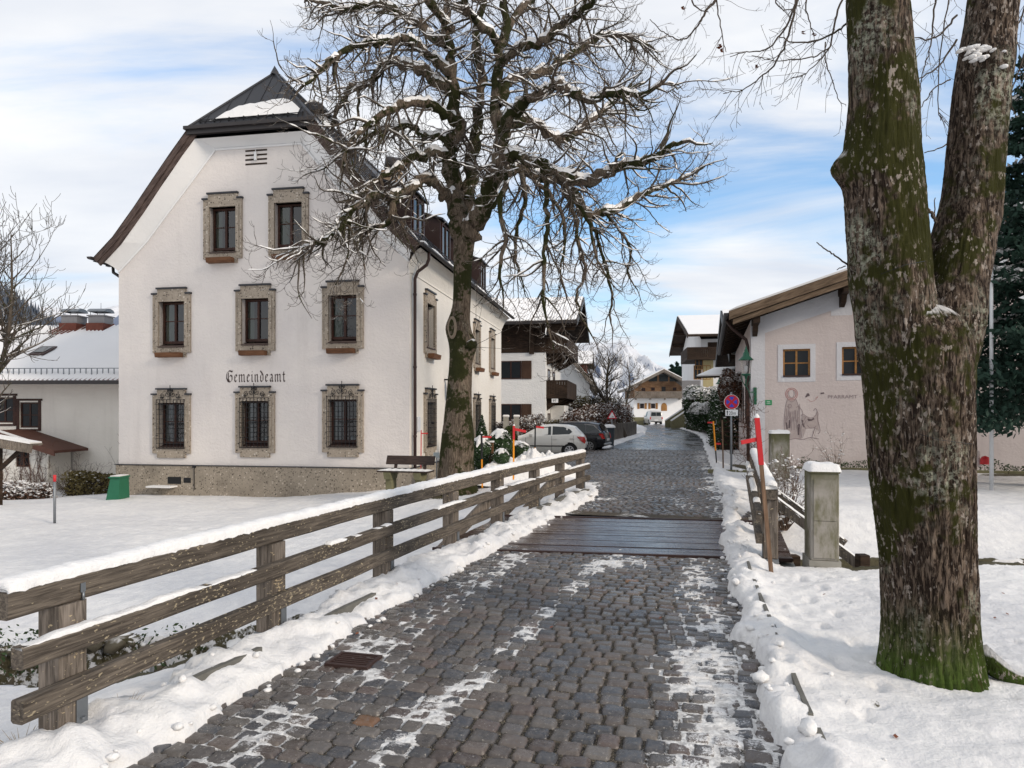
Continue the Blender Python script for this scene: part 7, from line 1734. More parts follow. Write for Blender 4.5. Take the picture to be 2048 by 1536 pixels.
# carved balconies on the street side
SG = Frame((g0.x, g0.y), GA+math.pi/2)
for (zz_, t_) in ((b1z+1.2, 1.6), (b1z+1.2, 4.4), (b1z-1.6, 1.6)):
    mb = MB(SG); mb.box(t_-.45, t_+.45, -.02, -.004, zz_-1.0, zz_+.9); bd_ = obj('balcony_door', mb, M['car_glass'], gh)
    mb = MB(SG); mb.box(t_-.58, t_-.45, -.04, -.004, zz_-1.0, zz_+1.0); mb.box(t_+.45, t_+.58, -.04, -.004, zz_-1.0, zz_+1.0); mb.box(t_-.45, t_+.45, -.04, -.004, zz_+.9, zz_+1.0); obj('door_casing', mb, M['frame_wood'], bd_)
balcony(GF, .01, 1.30, .3, 7.5, b1z+.45, 1.0, gh); balcony(GF, .01, 1.35, .1, 8.5, b2z+1.0, 1.0, gh)
for t_ in (.6, 3, 5.4, 7.2):
    mb = MB(GF); mb.prism([(0, t_, b1z+.32), (1.2, t_, b1z+.32), (.9, t_, b1z+.1), (.5, t_, b1z-.05), (0, t_, b1z-.45)], (0, .16, 0)); obj('balcony_bracket', mb, M['dark_wood'], gh)
    mb = MB(GF); mb.prism([(0, t_, b2z+.87), (1.25, t_, b2z+.87), (.6, t_, b2z+.45), (0, t_, b2z+.2)], (0, .16, 0)); obj('balcony_bracket', mb, M['dark_wood'], gh)
mb = MB(GF); mb.box(.35, .75, .27, .29, b1z+.05, b1z+.30); hp = obj('number_plate', mb, M['white_paint'], gh); text_mesh('house_number', '97', .22, lambda x, y: GF(.42+x, .262, b1z+.10+y), 'black_paint', hp)
mb = MB(GF); mb.box(.02, .9, 2.5, 9.2, -1, b1z-.1); obj('bay', mb, M['stucco_house'], gh)
# ------------------------------------------------------------------ white gabled house behind
h0 = P(1179, 825, 60); HF = Frame((h0.x, h0.y), rad(-6)); h3 = thing('gable_house', 'plain white gabled house with grey barge board seen behind the balcony house', 'house', HF.pos())
zz1 = HF.pix(1175, 768)[1]; aK, zK = HF.pix(1122, 690); 
mb = MB(HF); mb.add([(0, 0, -1), (0, 0, zz1), (aK, 0, zK-.4), (2*aK, 0, zz1), (2*aK, 0, -1)], [(0, 1, 2, 3, 4)]); mb.quad((0, 0, -1), (0, 12, -1), (0, 12, zz1), (0, 0, zz1)); obj('walls', mb, M['stucco_house'], h3)
gable_roof_t(HF, .75, 2*aK-.75, aK, -.9, 12.5, zz1-.45, zz1-.45, zK, .35, 'grey_wood', h3, .1)
mb = MB(HF); mb.prism([(.6, -.95, zz1-.25), (.6, -.95, zz1-.75), (aK, -.95, zK-.4), (aK, -.95, zK+.02)], (0, .06, 0)); obj('barge_board', mb, M['grey_wood'], h3)
a, z = HF.pix(1132, 753); mb = MB(HF); mb.smooth = False
for k in range(20):
    t0_, t1_ = 2*math.pi*k/20, 2*math.pi*(k+1)/20; mb.beam((a+math.cos(t0_)*.3, -.01, z+math.sin(t0_)*.2), (a+math.cos(t1_)*.3, -.01, z+math.sin(t1_)*.2), .02, .03, (0, -1, 0))
obj('plaster_oval', mb, M['stucco_band'], h3)
# small red dormer-like house behind it
q0 = P(1180, 825, 70); QF = Frame((q0.x, q0.y), rad(-8)); q3 = thing('red_house', 'small house with red timber wall and snowy roof half hidden behind the white gabled house', 'house', QF.pos())
ze_ = QF.pix(1175, 728)[1]; zr_ = QF.pix(1150, 704, 3)[1]
mb = MB(QF); mb.box(-5, -.4, 0, 6, 0, ze_); obj('walls', mb, M['red_roof'], q3); gable_roof_x(QF, -5.5, .3, -.7, 6.7, 3, ze_, zr_, .15, 'dark_wood', q3, .12)
# ------------------------------------------------------------------ chalet with balcony (right of the road)
RF = Frame((17.3, 62.5), rad(-8.6)); r1 = thing('chalet', 'tall white chalet with snowy roof, wooden corner balcony and yellow painted panel', 'house', RF.pos())
zEv = RF.pix(1388, 669, -1.2)[1]; zRd = RF.pix(1363, 633, 9)[1]
mb = MB(RF); mb.box(0, 14, 0, 18, -.5, zEv-.3); mb.add([(0, 0, zEv-.3), (0, 18, zEv-.3), (0, 9, zRd-.3)], [(0, 1, 2)]); obj('walls', mb, M['stucco_white'], r1)
gable_roof_x(RF, -1.3, 15, -1.5, 19.5, 9, zEv, zRd, .22, 'dark_wood', r1, .12)
mb = MB(RF)
for tt_, z_ in ((-1.5, zEv), (19.5, zEv)): mb.prism([(-1.36, tt_, z_-.35), (-1.36, 9, zRd-.3), (-1.36, 9, zRd+.02), (-1.36, tt_, z_+.02)], (.06, 0, 0))
for t_ in (2, 5.5, 9, 12.5, 16): zt_ = zEv-.3+(zRd-zEv)*(1-abs(t_-9)/10.5); mb.box(-1.3, 0, t_-.15, t_+.15, zt_-.3, zt_-.02)
obj('barge_board', mb, M['dark_wood'], r1)
bz_ = RF.pix(1392, 703)[1]
balcony(RF, -1.35, 2.6, -1.1, -.02, bz_-.7, 1.0, r1, 'dark_wood', True); balcony(RF, -1.35, -.02, -.01, 5, bz_-.7, 1.0, r1, 'dark_wood', True)
mb = MB(RF); mb.box(.6, 2.4, -.05, -.005, bz_-.6, zEv-.6); obj('loggia', mb, M['dark_wood'], r1)
RS = Frame((17.3, 62.5), rad(-8.6)+math.pi/2)
for (t_, z_) in ((2.5, 6.6), (2.5, 3.8), (6, 6.6), (6, 3.8), (10, 6.4), (10, 3.6), (14, 6.4), (14, 3.6)): mb = MB(RS); mb.box(t_-.4, t_+.4, .004, .03, z_-.8, z_+.8) if False else mb.box(t_-.4, t_+.4, -.03, -.004, z_-.8, z_+.8); obj('shutter', mb, M['honey_wood'], r1)
for (u, v) in ((1398, 725), (1413, 745), (1420, 788), (1432, 795), (1395, 745)):
    a, z = RF.pix(u, v); simple_window(RF, a, z, .7, 1.3, r1, 'honey_wood', -.01, 'v')
a, z = RF.pix(1406, 740); mb = MB(RF); mb.box(a+.0, a+.9, -.025, -.004, z-1.6, z+1.5); mb.prism([(a+.0, -.025, z-1.6), (a+.9, -.025, z-1.6), (a+.2, -.025, z-2.6)], (0, .02, 0)); obj('painted_panel', mb, M['yellow_paint'], r1)
a, z = RF.pix(1384, 785); mb = MB(RF); mb.box(a-.9, a+.7, -.02, -.003, z-1.4, z+1.1); obj('grey_base_panel', mb, M['grey_panel'], r1)
# ------------------------------------------------------------------ dark slate-roofed house in front of it
KF = Frame((13.5, 38.6), rad(-14)); k1 = thing('shingled_house', 'dark steep-roofed house with grey shingle cladding between chalet and pink house', 'house', KF.pos())
zEk = 5.5; zRk = KF.pix(1441, 622, 7)[1]
mb = MB(KF); mb.box(.3, 12, 0, 14, -.5, zEk-.2); mb.add([(.3, 0, zEk-.2), (.3, 14, zEk-.2), (.3, 7, zRk-.4)], [(0, 1, 2)]); obj('walls', mb, M['stucco_white'], k1)
mb = MB(KF); mb.box(.24, 12.1, 13.2, 14.05, -.5, zEk-.2); mb.box(.22, .3, 8.0, 13.2, -.5, 4.2); obj('shingle_cladding', mb, M['grey_panel'], k1)
gable_roof_x(KF, -1.2, 12.5, -1.8, 15.8, 7, zEk-.5, zRk, .25, 'dark_wood', k1, .10)
mb = MB(KF)
for t_, s_ in ((-1.8, 1), (15.8, 1)): mb.prism([(-1.28, t_, zEk-.95), (-1.28, 7, zRk-.4), (-1.28, 7, zRk+.03), (-1.28, t_, zEk-.45)], (.08, 0, 0))
obj('barge_board', mb, M['black'], k1)
KS = Frame((13.5+.3*math.cos(rad(-14)), 38.6+.3*math.sin(rad(-14))), rad(-14)+math.pi/2)
mb = MB(KS); mb.box(3.2, 4.2, -.03, -.004, 4.0, 5.4); obj('side_window', mb, M['car_glass'], k1)
c = P(1436, 748, 38); mb = MB(KF); cp_ = thing('porch_roof', 'small lean-to porch roof covered with snow above the street lamp', 'porch roof', (c.x, c.y, c.z)); mb = MB(); mb.beam(P(1418, 754, 37), P(1453, 738, 39), 1.4, .10); obj('roof', mb, M['dark_wood'], cp_); mb = MB(); mb.beam(P(1418, 751, 37), P(1453, 735, 39), 1.4, .08); obj('snow_cap', mb, M['snow'], cp_)
# ------------------------------------------------------------------ timber chalet closing the street
e0 = P(1262, 825, 105); EF = Frame((e0.x, e0.y), rad(-3)); e1 = thing('timber_chalet', 'wide timber chalet with large gable windows, closing the end of the street', 'house', EF.pos())
ep = lambda u, v, t=0: EF.pix(u, v, t)
aL_, zL_ = ep(1258, 776, -1.5); aPk, zPk = ep(1328, 738, -1.5); WdE = (aPk-.9)*2
mb = MB(EF); zf = ep(1320, 796)[1]; mb.box(.4, WdE, 0, 12, -.5, zf); obj('ground_floor', mb, M['stucco_white'], e1)
zs_ = zL_+.2
mb = MB(EF); mb.add([(.4, -.02, zf), (WdE, -.02, zf), (WdE, -.02, zs_), (aPk, -.02, zPk-.35), (.4, -.02, zs_)], [(0, 1, 2, 3, 4)]); mb.box(.42, .5, 0, 12, zf, zs_); obj('timber_gable', mb, M['chalet_wood'], e1)
gable_roof_t(EF, aL_-.3, 2*aPk-aL_+.3, aPk, -1.6, 13, zL_, zL_, zPk, .45, 'grey_wood', e1, .12)
mb = MB(EF); 
for pts_ in (((1302, 746), (1318, 742), (1335, 746), (1335, 763), (1302, 763)),): mb.add([(ep(u, v)[0], -.05, ep(u, v)[1]) for u, v in ((1318, 749), (1327, 746), (1336, 749), (1336, 763), (1318, 763))], [(0, 1, 2, 3, 4)])
mb.add([(ep(u, v)[0], -.05, ep(u, v)[1]) for u, v in ((1297, 757), (1314, 751), (1314, 763), (1297, 763))], [(0, 1, 2, 3)]); mb.add([(ep(u, v)[0], -.05, ep(u, v)[1]) for u, v in ((1339, 751), (1357, 757), (1357, 763), (1339, 763))], [(0, 1, 2, 3)]); obj('gable_glazing', mb, M['car_glass'], e1)
for u, v in ((1287, 779), (1306, 778), (1349, 778)):
    a, z = ep(u, v); simple_window(EF, a, z, .55, .5, e1, 'frame_wood', -.04, True)
a, z = ep(1327, 779); mb = MB(EF); mb.box(a-.3, a+.3, -.06, -.03, z-.4, z+.45); obj('dark_doorway', mb, M['black'], e1)
for u, v in ((1284, 812), (1306, 812)):
    a, z = ep(u, v); simple_window(EF, a, z, .6, .75, e1, 'frame_wood', -.01, True)
    for s_ in (-1, 1): mb = MB(EF); mb.box(a+s_*.55-.17, a+s_*.55+.17, -.05, -.005, z-.45, z+.45); obj('shutter', mb, M['honey_wood'], e1)
a, z = ep(1328, 814); mb = MB(EF); mb.add([(a+math.cos(t)*.45, -.03, z+.15+max(0, math.sin(t))*.5-(.6 if math.sin(t) < 0 else 0)) for t in (math.pi, math.pi*.75, math.pi/2, math.pi/4, 0)]+[(a+.45, -.03, z-.6), (a-.45, -.03, z-.6)], [tuple(range(7))]); obj('arched_door', mb, M['honey_wood'], e1)
zb_ = ep(1310, 797)[1]; mb = MB(EF)
mb.box(.4, WdE, -1.1, -.05, zb_, zb_+.12); 
for a in np.arange(.4, WdE, .17): mb.box(a, a+.13, -1.12, -1.09, zb_+.05, zb_+.95)
mb.box(.4, WdE, -1.15, -1.08, zb_+.95, zb_+1.05)
for a in np.arange(.6, WdE, 2.2): mb.box(a, a+.15, -1.1, -.02, zb_-.2, zb_)
obj('balcony', mb, M['grey_wood'], e1)
# garden walls either side of the parked van
mb = MB(); 
for a, b in (((P(1263, 850, 95)), (P(1292, 850, 95))),): mb.beam(Vector((a.x, 95, .55)), Vector((b.x+.3, 95, .55)), .25, 1.3)
o = tag(obj('garden_wall', mb, M['moss_stone']), 'low dark garden wall left of the parked silver van', 'wall')
# stone stairs with snowy parapets up to the chalet
stp = thing('stone_stairs', 'flight of stone steps with snow covered parapets leading up to the chalet', 'stairs', (17.4, 76, 0))
A0 = P(1336, 848, 80); 
for k in range(9):
    f = k/8; x0 = 18.2+.32*k; mb = MB(); mb.box(x0, x0+1.0, 74.0, 76.2, -.1, .30+.22*k); s_ = obj('step', mb, M['concrete'], stp); mb = MB(); mb.box(x0, x0+.34, 74.02, 76.18, .30+.22*k+.002, .36+.22*k); obj('step_snow', mb, M['snow'], s_)
for y in (73.7, 76.5):
    a = Vector((17.2, y, .9)); b = Vector((21.2, y, 3.6)); mb = MB(); mb.prism([a-Vector((0, 0, 1)), b-Vector((0, 0, 3.7)), b, a], (0, .3, 0)); s_ = obj('parapet', mb, M['moss_stone'], stp); mb = MB(); mb.beam(a+Vector((0, .15, .06)), b+Vector((0, .15, .06)), .36, .12); obj('parapet_snow', mb, M['snow'], s_)
# stone retaining wall of the raised front garden
mb = MB(); pts_ = [(18.3, 70.5), (17.2, 60), (15.9, 52), (14.6, 45.5)]
for (a, b) in zip(pts_, pts_[1:]): mb.beam((a[0], a[1], .35), (b[0], b[1], .35), .4, 1.5)
tag(obj('retaining_wall', mb, M['moss_stone']), 'low mossy retaining wall below the snowy bushes right of the road', 'wall')
mb = MB(); mb.add([(18.3, 70.5, 1.1), (17.2, 60, 1.1), (15.9, 52, 1.1), (14.6, 45.5, 1.0), (17.5, 46, 1.8), (20, 52, 2.1), (21.5, 62, 2.4), (21.5, 72, 2.2)], [(0, 1, 6, 7), (1, 2, 5, 6), (2, 3, 4, 5)]); o = obj('garden_slope_snow', mb, M['snow']); o['kind'] = 'structure'
# ------------------------------------------------------------------ cars
def car(name, label, loc, ang, paint, L=3.95, Wc_=1.72, kind='hatch'):
    F = Frame(loc[:2], ang); z0 = loc[2]; ob = thing(name, label, 'car', loc)
    # front at -a.  stations: a, zsill, zbelt, zroof(top of section), halfwidth belt, halfwidth roof
    hL = L/2
    if kind == 'hatch':
        S = [(-hL, .42, .50, .56, .50, .45), (-hL+.06, .28, .58, .66, .70, .6), (-hL+.25, .22, .66, .76, .80, .68), (-hL+.75, .20, .78, .90, .85, .72), (-hL+1.12, .20, .88, .99, .86, .70), (-hL+1.45, .20, .93, 1.18, .86, .62), (-hL+1.95, .20, .95, 1.43, .86, .58), (-hL+2.5, .20, .97, 1.47, .86, .57), (-hL+3.1, .20, .99, 1.44, .85, .56), (-hL+3.45, .22, 1.0, 1.36, .83, .55), (-hL+3.70, .24, .97, 1.12, .80, .60), (hL-.10, .28, .88, .96, .76, .62), (hL-.02, .34, .72, .80, .70, .60), (hL, .45, .60, .66, .6, .5)]
    elif kind == 'estate':
        S = [(-hL, .40, .52, .60, .55, .5), (-hL+.08, .26, .62, .72, .74, .64), (-hL+.4, .22, .72, .84, .84, .72), (-hL+1.2, .20, .84, .96, .88, .74), (-hL+1.6, .20, .90, 1.06, .88, .70), (-hL+2.2, .20, .92, 1.40, .88, .60), (-hL+2.9, .20, .93, 1.45, .88, .58), (-hL+3.8, .20, .95, 1.44, .87, .57), (-hL+4.25, .22, .97, 1.38, .85, .56), (hL-.16, .26, .96, 1.05, .82, .62), (hL-.06, .30, .85, .92, .78, .6), (hL, .42, .62, .68, .65, .5)]
    else:
        S = [(-hL, .40, .60, .70, .55, .5), (-hL+.1, .26, .75, .85, .76, .66), (-hL+.6, .22, .9, 1.02, .86, .74), (-hL+1.0, .20, 1.0, 1.2, .88, .74), (-hL+1.7, .20, 1.05, 1.80, .88, .70), (-hL+2.6, .20, 1.05, 1.86, .88, .70), (hL-.35, .22, 1.05, 1.84, .87, .69), (hL-.12, .24, 1.05, 1.72, .86, .68), (hL-.04, .28, 1.0, 1.10, .84, .74), (hL, .40, .62, .70, .8, .7)]
    mb = MB(F); mb.smooth = True; rows = []
    for a, zs, zb, zr, wb, wr in S:
        zr = max(zr, zb+.02)
        half = [(wb*.90, zs), (wb*.985, zs+.14), (wb, (zs+zb)*.52), (wb*.985, zb-.02), (wb*.955, zb+.01), (wr+(wb*.95-wr)*.12, zr-.07 if zr-zb > .1 else zb+.6*(zr-zb)), (wr*.9, zr-.012), (wr*.45, zr+.012), (0, zr+.016)]
        rows.append([(a, -w_, z0+z) for w_, z in half]+[(a, w_, z0+z) for w_, z in half[::-1][1:]])
    n = len(rows[0])
    for r1_, r2_ in zip(rows, rows[1:]): mb.add(r1_+r2_, [(i, i+1, n+i+1, n+i) for i in range(n-1)])
    mb.add(rows[0], [tuple(range(n))]); mb.add(rows[-1], [tuple(range(n))])
    body = obj('body', mb, M[paint], ob)
    def sec(a):    # interpolated section
        A = [s[0] for s in S]; return [float(np.interp(a, A, [s[k] for s in S])) for k in range(1, 6)]
    # side glass: polygons lying 4 mm off the tumblehome
    def side(poly, sgn, name, mat, off_=.006, par=None):
        mb = MB(F); v = []
        for a, f in poly:
            zs, zb, zr, wb, wr = sec(a); z = zb+.02+(zr-.09-zb)*f; w0, w1 = wb*.955, wr+(wb*.95-wr)*.12; w_ = w0+(w1-w0)*(z-zb-.01)/max(.05, zr-.07-zb-.01); v.append((a, sgn*(w_+off_), z0+z))
        mb.add(v, [tuple(range(len(v)))]); return obj(name, mb, M[mat], par or body)
    if kind == 'hatch': W_ = [[(-hL+1.38, .04), (-hL+1.62, .55), (-hL+1.95, .92), (-hL+2.38, .96), (-hL+2.38, .04)], [(-hL+2.45, .04), (-hL+2.45, .96), (-hL+2.95, .93), (-hL+3.22, .72), (-hL+3.33, .40), (-hL+3.2, .06)]]
    elif kind == 'estate': W_ = [[(-hL+1.75, .04), (-hL+2.2, .9), (-hL+2.75, .96), (-hL+2.75, .04)], [(-hL+2.82, .04), (-hL+2.82, .96), (-hL+3.55, .95), (-hL+3.62, .04)], [(-hL+3.70, .06), (-hL+3.64, .94), (-hL+3.95, .9), (-hL+4.35, .12)]]
    else: W_ = [[(-hL+1.3, .04), (-hL+1.75, .9), (-hL+2.4, .94), (-hL+2.4, .04)]]
    for sgn in (-1, 1):
        for q in W_: side(q, sgn, 'side_window', 'car_glass')
        if kind == 'estate':
            mb = MB(F); qq = W_[0][:1]+W_[0][1:3]+[(-hL+3.55, .99), (-hL+4.02, .92), (-hL+4.42, .05), (-hL+1.75, 0)]; v = []
            for a, f in qq:
                zs, zb, zr, wb, wr = sec(a); z = zb+.02+(zr-.09-zb)*f; w0, w1 = wb*.955, wr+(wb*.95-wr)*.12; v.append(Vector((a, sgn*(w0+(w1-w0)*(z-zb-.01)/max(.05, zr-.07-zb-.01)+.009), z0+z)))
            for p, q in zip(v[3:], v[4:]): mb.beam(p, q, .012, .028)
            obj('chrome_strip', mb, M['alloy'], body)
        mb = MB(F)
        for a in (-hL+2.45, -hL+3.2) if kind != 'van' else (-hL+2.5,):
            zs, zb, zr, wb, wr = sec(a); mb.box(a+.02, a+.20, sgn*(wb+.004)-.014, sgn*(wb+.004)+.014, z0+zb-.17, z0+zb-.13)
        obj('door_handle', mb, M[paint], body)
        zs, zb, zr, wb, wr = sec(-hL+1.5); mb = MB(F); mb.box(-hL+1.42, -hL+1.56, min(sgn*wb, sgn*(wb+.2)), max(sgn*wb, sgn*(wb+.2)), z0+zb+.0, z0+zb+.14, .03); obj('mirror', mb, M[paint], body)
        mb = MB(F)
        for a in ((-hL+1.25, -hL+2.42, -hL+3.38) if kind == 'hatch' else (-hL+1.4, -hL+2.8, -hL+3.75) if kind == 'estate' else (-hL+1.3, -hL+2.4)):
            zs, zb, zr, wb, wr = sec(a); mb.add([(a-.006, sgn*(wb*.985+.006), z0+.30), (a+.006, sgn*(wb*.985+.006), z0+.30), (a+.006, sgn*(wb+.006), z0+(zs+zb)*.52), (a-.006, sgn*(wb+.006), z0+(zs+zb)*.52)], [(0, 1, 2, 3)]); mb.add([(a-.006, sgn*(wb+.006), z0+(zs+zb)*.52), (a+.006, sgn*(wb+.006), z0+(zs+zb)*.52), (a+.006, sgn*(wb*.985+.006), z0+zb-.02), (a-.006, sgn*(wb*.985+.006), z0+zb-.02)], [(0, 1, 2, 3)])
        obj('door_seams', mb, M['black'], body)
        if kind == 'hatch': mb = MB(F); mb.box(-hL+1.0, -hL+3.0, sgn*.855-.018, sgn*.855+.018, z0+.48, z0+.53, .008); obj('rubbing_strip', mb, M['black'], body)
    # rear screen, lamps, plate
    mb = MB(F)
    if kind == 'hatch': mb.add([(hL-.50, -.5, z0+1.355), (hL-.50, .5, z0+1.355), (hL-.215, .60, z0+1.06), (hL-.215, -.60, z0+1.06)], [(0, 1, 2, 3)])
    elif kind == 'estate': mb.add([(hL-.32, -.5, z0+1.36), (hL-.32, .5, z0+1.36), (hL-.13, .62, z0+1.05), (hL-.13, -.62, z0+1.05)], [(0, 1, 2, 3)])
    else: mb.add([(hL-.095, -.62, z0+1.64), (hL-.095, -.02, z0+1.64), (hL-.03, -.02, z0+1.14), (hL-.03, -.70, z0+1.14)], [(0, 1, 2, 3)]); mb.add([(hL-.095, .62, z0+1.64), (hL-.095, .02, z0+1.64), (hL-.03, .02, z0+1.14), (hL-.03, .70, z0+1.14)], [(0, 1, 2, 3)])
    obj('rear_window', mb, M['car_glass'], body)
    for sgn in (-1, 1):
        mb = MB(F); y0, y1 = (sgn*.56, sgn*.835) if kind != 'van' else (sgn*.72, sgn*.86)
        if kind == 'hatch': mb.prism([(hL-.42, sgn*.845, z0+.93), (hL-.10, sgn*.775, z0+.92), (hL-.03, sgn*.725, z0+.74), (hL-.08, sgn*.765, z0+.62), (hL-.22, sgn*.825, z0+.72)], (.02, sgn*.012, 0))
        elif kind == 'estate': mb.prism([(hL-.30, sgn*.865, z0+.92), (hL-.10, sgn*.80, z0+.92), (hL-.02, sgn*.72, z0+.66), (hL-.12, sgn*.82, z0+.66)], (.025, sgn*.012, 0))
        else: mb.box(hL-.05, hL+.012, min(y0, y1), max(y0, y1), z0+.72, z0+1.0)
        obj('tail_lamp', mb, M['tail_red'], body)
        mb = MB(F); mb.prism([(-hL+.10, sgn*.50, z0+.60), (-hL+.12, sgn*.72, z0+.62), (-hL+.45, sgn*.83, z0+.76), (-hL+.22, sgn*.66, z0+.72)], (0, 0, .03)); obj('headlight', mb, M['headlamp'], body)
    mb = MB(F); mb.box(hL-.03, hL+.03, -.26, .26, z0+.55, z0+.66); obj('number_plate', mb, M['white_paint'], body)
    mb = MB(F); mb.box(hL-.12, hL+.045, -.70, .70, z0+.34, z0+.44, .02); obj('bumper_strip', mb, M['black' if kind != 'estate' else 'alloy'], body)
    # wheels with arches
    wa = (-hL+.78, hL-.74); R_w = .31
    for a in wa:
        for sgn in (-1, 1):
            wb = sec(a)[3]; c = wb-.10
            mb = MB(F); n = 20; v = []
            for k in range(n): t = 2*math.pi*k/n; v.append((a+math.cos(t)*(R_w+.055), sgn*(wb+.004), z0+R_w+math.sin(t)*(R_w+.055)))
            v = [(x, y, max(z, z0+.17)) for x, y, z in v]; mb.add(v, [tuple(range(n))]); obj('wheel_arch', mb, M['black'], body)
            mb = MB(F); mb.tube([(a, sgn*(wb-.19), z0+R_w), (a, sgn*(wb+.012), z0+R_w)], R_w, 22, smooth=False); wh = obj('wheel', mb, M['rubber'], ob)
            mb = MB(F); mb.tube([(a, sgn*(wb+.0125), z0+R_w), (a, sgn*(wb+.018), z0+R_w)], R_w*.66, 18, smooth=False); rm_ = obj('rim', mb, M['alloy'], wh)
            mb = MB(F)
            for k in range(7): t0_ = 2*math.pi*k/7; t1_ = t0_+.5; mb.add([(a+math.cos(t)*r, sgn*(wb+.0205), z0+R_w+math.sin(t)*r) for t, r in ((t0_+.12, R_w*.22), (t0_, R_w*.58), (t1_, R_w*.58), (t1_-.12, R_w*.22))], [(0, 1, 2, 3)])
            obj('rim_gap', mb, M['black'], rm_)
    if kind == 'estate':
        for sgn in (-1, 1): mb = MB(F); mb.beam((-hL+2.2, sgn*.55, z0+1.47), (hL-.7, sgn*.55, z0+1.475), .03, .03); obj('roof_rail', mb, M['alloy'], body)
    return ob
car('parked_car', 'white five-door hatchback parked side-on beyond the end of the railing', (1.45, 31.4, -.15), rad(-8), 'car_white')
car('parked_car', 'black estate car with chrome window line parked behind the white hatchback', (2.65, 35.0, -.10), rad(-20), 'car_black', 4.6, 1.78, 'estate')
car('parked_car', 'silver small van seen from behind at the far end of the road', (19.05, 92.5, .24), rad(-88), 'car_silver', 4.1, 1.8, 'van')
c = P(1352, 838, 90); mb = MB(); mb.box(c.x-.1, c.x+1.2, 90, 92, .2, 1.4, .25)
tag(obj('parked_car', mb, M['car_black']), 'dark snow-topped car end half hidden by the stair parapet at the road end', 'car')
# ------------------------------------------------------------------ wheelie bin, paling fence, warning sign, lattice
c = P(1217, 892, 37.4); wbn = thing('wheelie_bin', 'dark grey wheelie bin lettered L 36 with a thick snow cap by the paling fence', 'bin', (c.x, c.y, 0)); BFm = Frame((c.x, c.y), rad(-14))
mb = MB(BFm); mb.add([(-.24, 0, .05), (.24, 0, .05), (.24, .5, .05), (-.24, .5, .05), (-.29, -.06, .95), (.29, -.06, .95), (.29, .6, .95), (-.29, .6, .95)], [(0,3,2,1),(4,5,6,7),(0,1,5,4),(1,2,6,5),(2,3,7,6),(3,0,4,7)]); bd = obj('body', mb, M['bin_grey'], wbn)
mb = MB(BFm); mb.box(-.31, .31, -.09, .62, .95, 1.02, .02); obj('lid', mb, M['bin_grey'], wbn); mb = MB(BFm); mb.smooth = True; mb.lathe([(.001, 1.20), (.22, 1.18), (.33, 1.12), (.36, 1.02)], 16, (0, .27, 0)); obj('snow_cap', mb, M['snow'], wbn)
for a in (-.2, .2): mb = MB(BFm); mb.tube([(a-.03, .5, .1), (a+.03, .5, .1)], .1, 12); obj('wheel', mb, M['rubber'], wbn)
text_mesh('lettering', 'L', .24, lambda x, y: BFm(-.15+x, -.052, .60+y), 'white_paint', bd); text_mesh('lettering', '36', .24, lambda x, y: BFm(-.17+x, -.032, .30+y), 'white_paint', bd)
fl = [(2.6, 36.6), (4.3, 38.9), (5.9, 43), (7.7, 48.5), (9.6, 54.5), (10.6, 58)]
fe = thing('paling_fence', 'weathered grey paling fence along the road in front of the snowy hedge', 'fence', (2.6, 36.6, 0)); mb = MB(); r = random.Random(3)
for (a, b) in zip(fl, fl[1:]):
    L_ = math.dist(a, b); n = int(L_/.125)
    for k in range(n):
        f = k/n; x = a[0]+(b[0]-a[0])*f; y = a[1]+(b[1]-a[1])*f; an_ = math.atan2(b[1]-a[1], b[0]-a[0]); F = Frame((x, y), an_); h = 1.05+r.uniform(-.03, .03); v = [F(-.045, 0, -.1), F(.045, 0, -.1), F(.045, 0, h), F(0, 0, h+.06), F(-.045, 0, h)]; mb.prism([Vector(q) for q in v], Vector((F.fy[0], F.fy[1], 0))*.02)
obj('palings', mb, M['grey_wood'], fe); mb = MB()
for (a, b) in zip(fl, fl[1:]):
    for z in (.35, .85): mb.beam((a[0]-.04, a[1]+.06, z), (b[0]-.04, b[1]+.06, z), .04, .08)
obj('rails', mb, M['grey_wood'], fe)
c = P(1224, 832, 40.0); ts = thing('warning_sign', 'faded triangular warning sign with red border against the brown hedge', 'sign', (c.x, c.y, 0)); mb = MB(); mb.tube([(c.x, c.y+.03, 0), (c.x, c.y+.03, c.z)], .03, 8); obj('post', mb, M['zinc'], ts)
def tri(s, y): return [(c.x-s, y, c.z-s*.55), (c.x+s, y, c.z-s*.55), (c.x, y, c.z+s*1.15)]
mb = MB(); mb.prism([Vector(p) for p in tri(.30, c.y)], (0, .015, 0)); pl0 = obj('sign_panel', mb, M['sign_red'], ts); mb = MB(); mb.add(tri(.20, c.y-.004), [(0, 1, 2)]); obj('sign_field', mb, M['white_paint'], pl0); mb = MB(); mb.lathe([(.001, -.02), (.05, 0), (.001, .02)], 8, (c.x+.05, c.y-.01, c.z-.04)); obj('symbol', mb, M['black_paint'], pl0)
mb = MB(); a = P(1130, 802, 47); b = P(1190, 822, 51); 
n = 16
for k in range(n):
    f = k/n; x = a.x+(b.x-a.x)*f; y = a.y+(b.y-a.y)*f; zt_ = a.z+(b.z-a.z)*f
    mb.beam((x, y, .0), (x, y, zt_), .05, .05)
    w_ = (b.x-a.x)/n
    for q in range(6):
        z = zt_-.15-q*.28
        if z > .3: mb.beam((x, y-.03, z), (x+w_*.5, y-.03, z-.17), .03, .05); mb.beam((x+w_*.5, y-.03, z-.17), (x+w_, y-.03, z), .03, .05)
mb.beam((a.x, a.y, a.z), (b.x, b.y, b.z), .06, .08); lf = obj('lattice_fence', mb, M['dark_wood']); tag(lf, 'dark zigzag lattice fence sloping down beside the balcony house', 'fence')
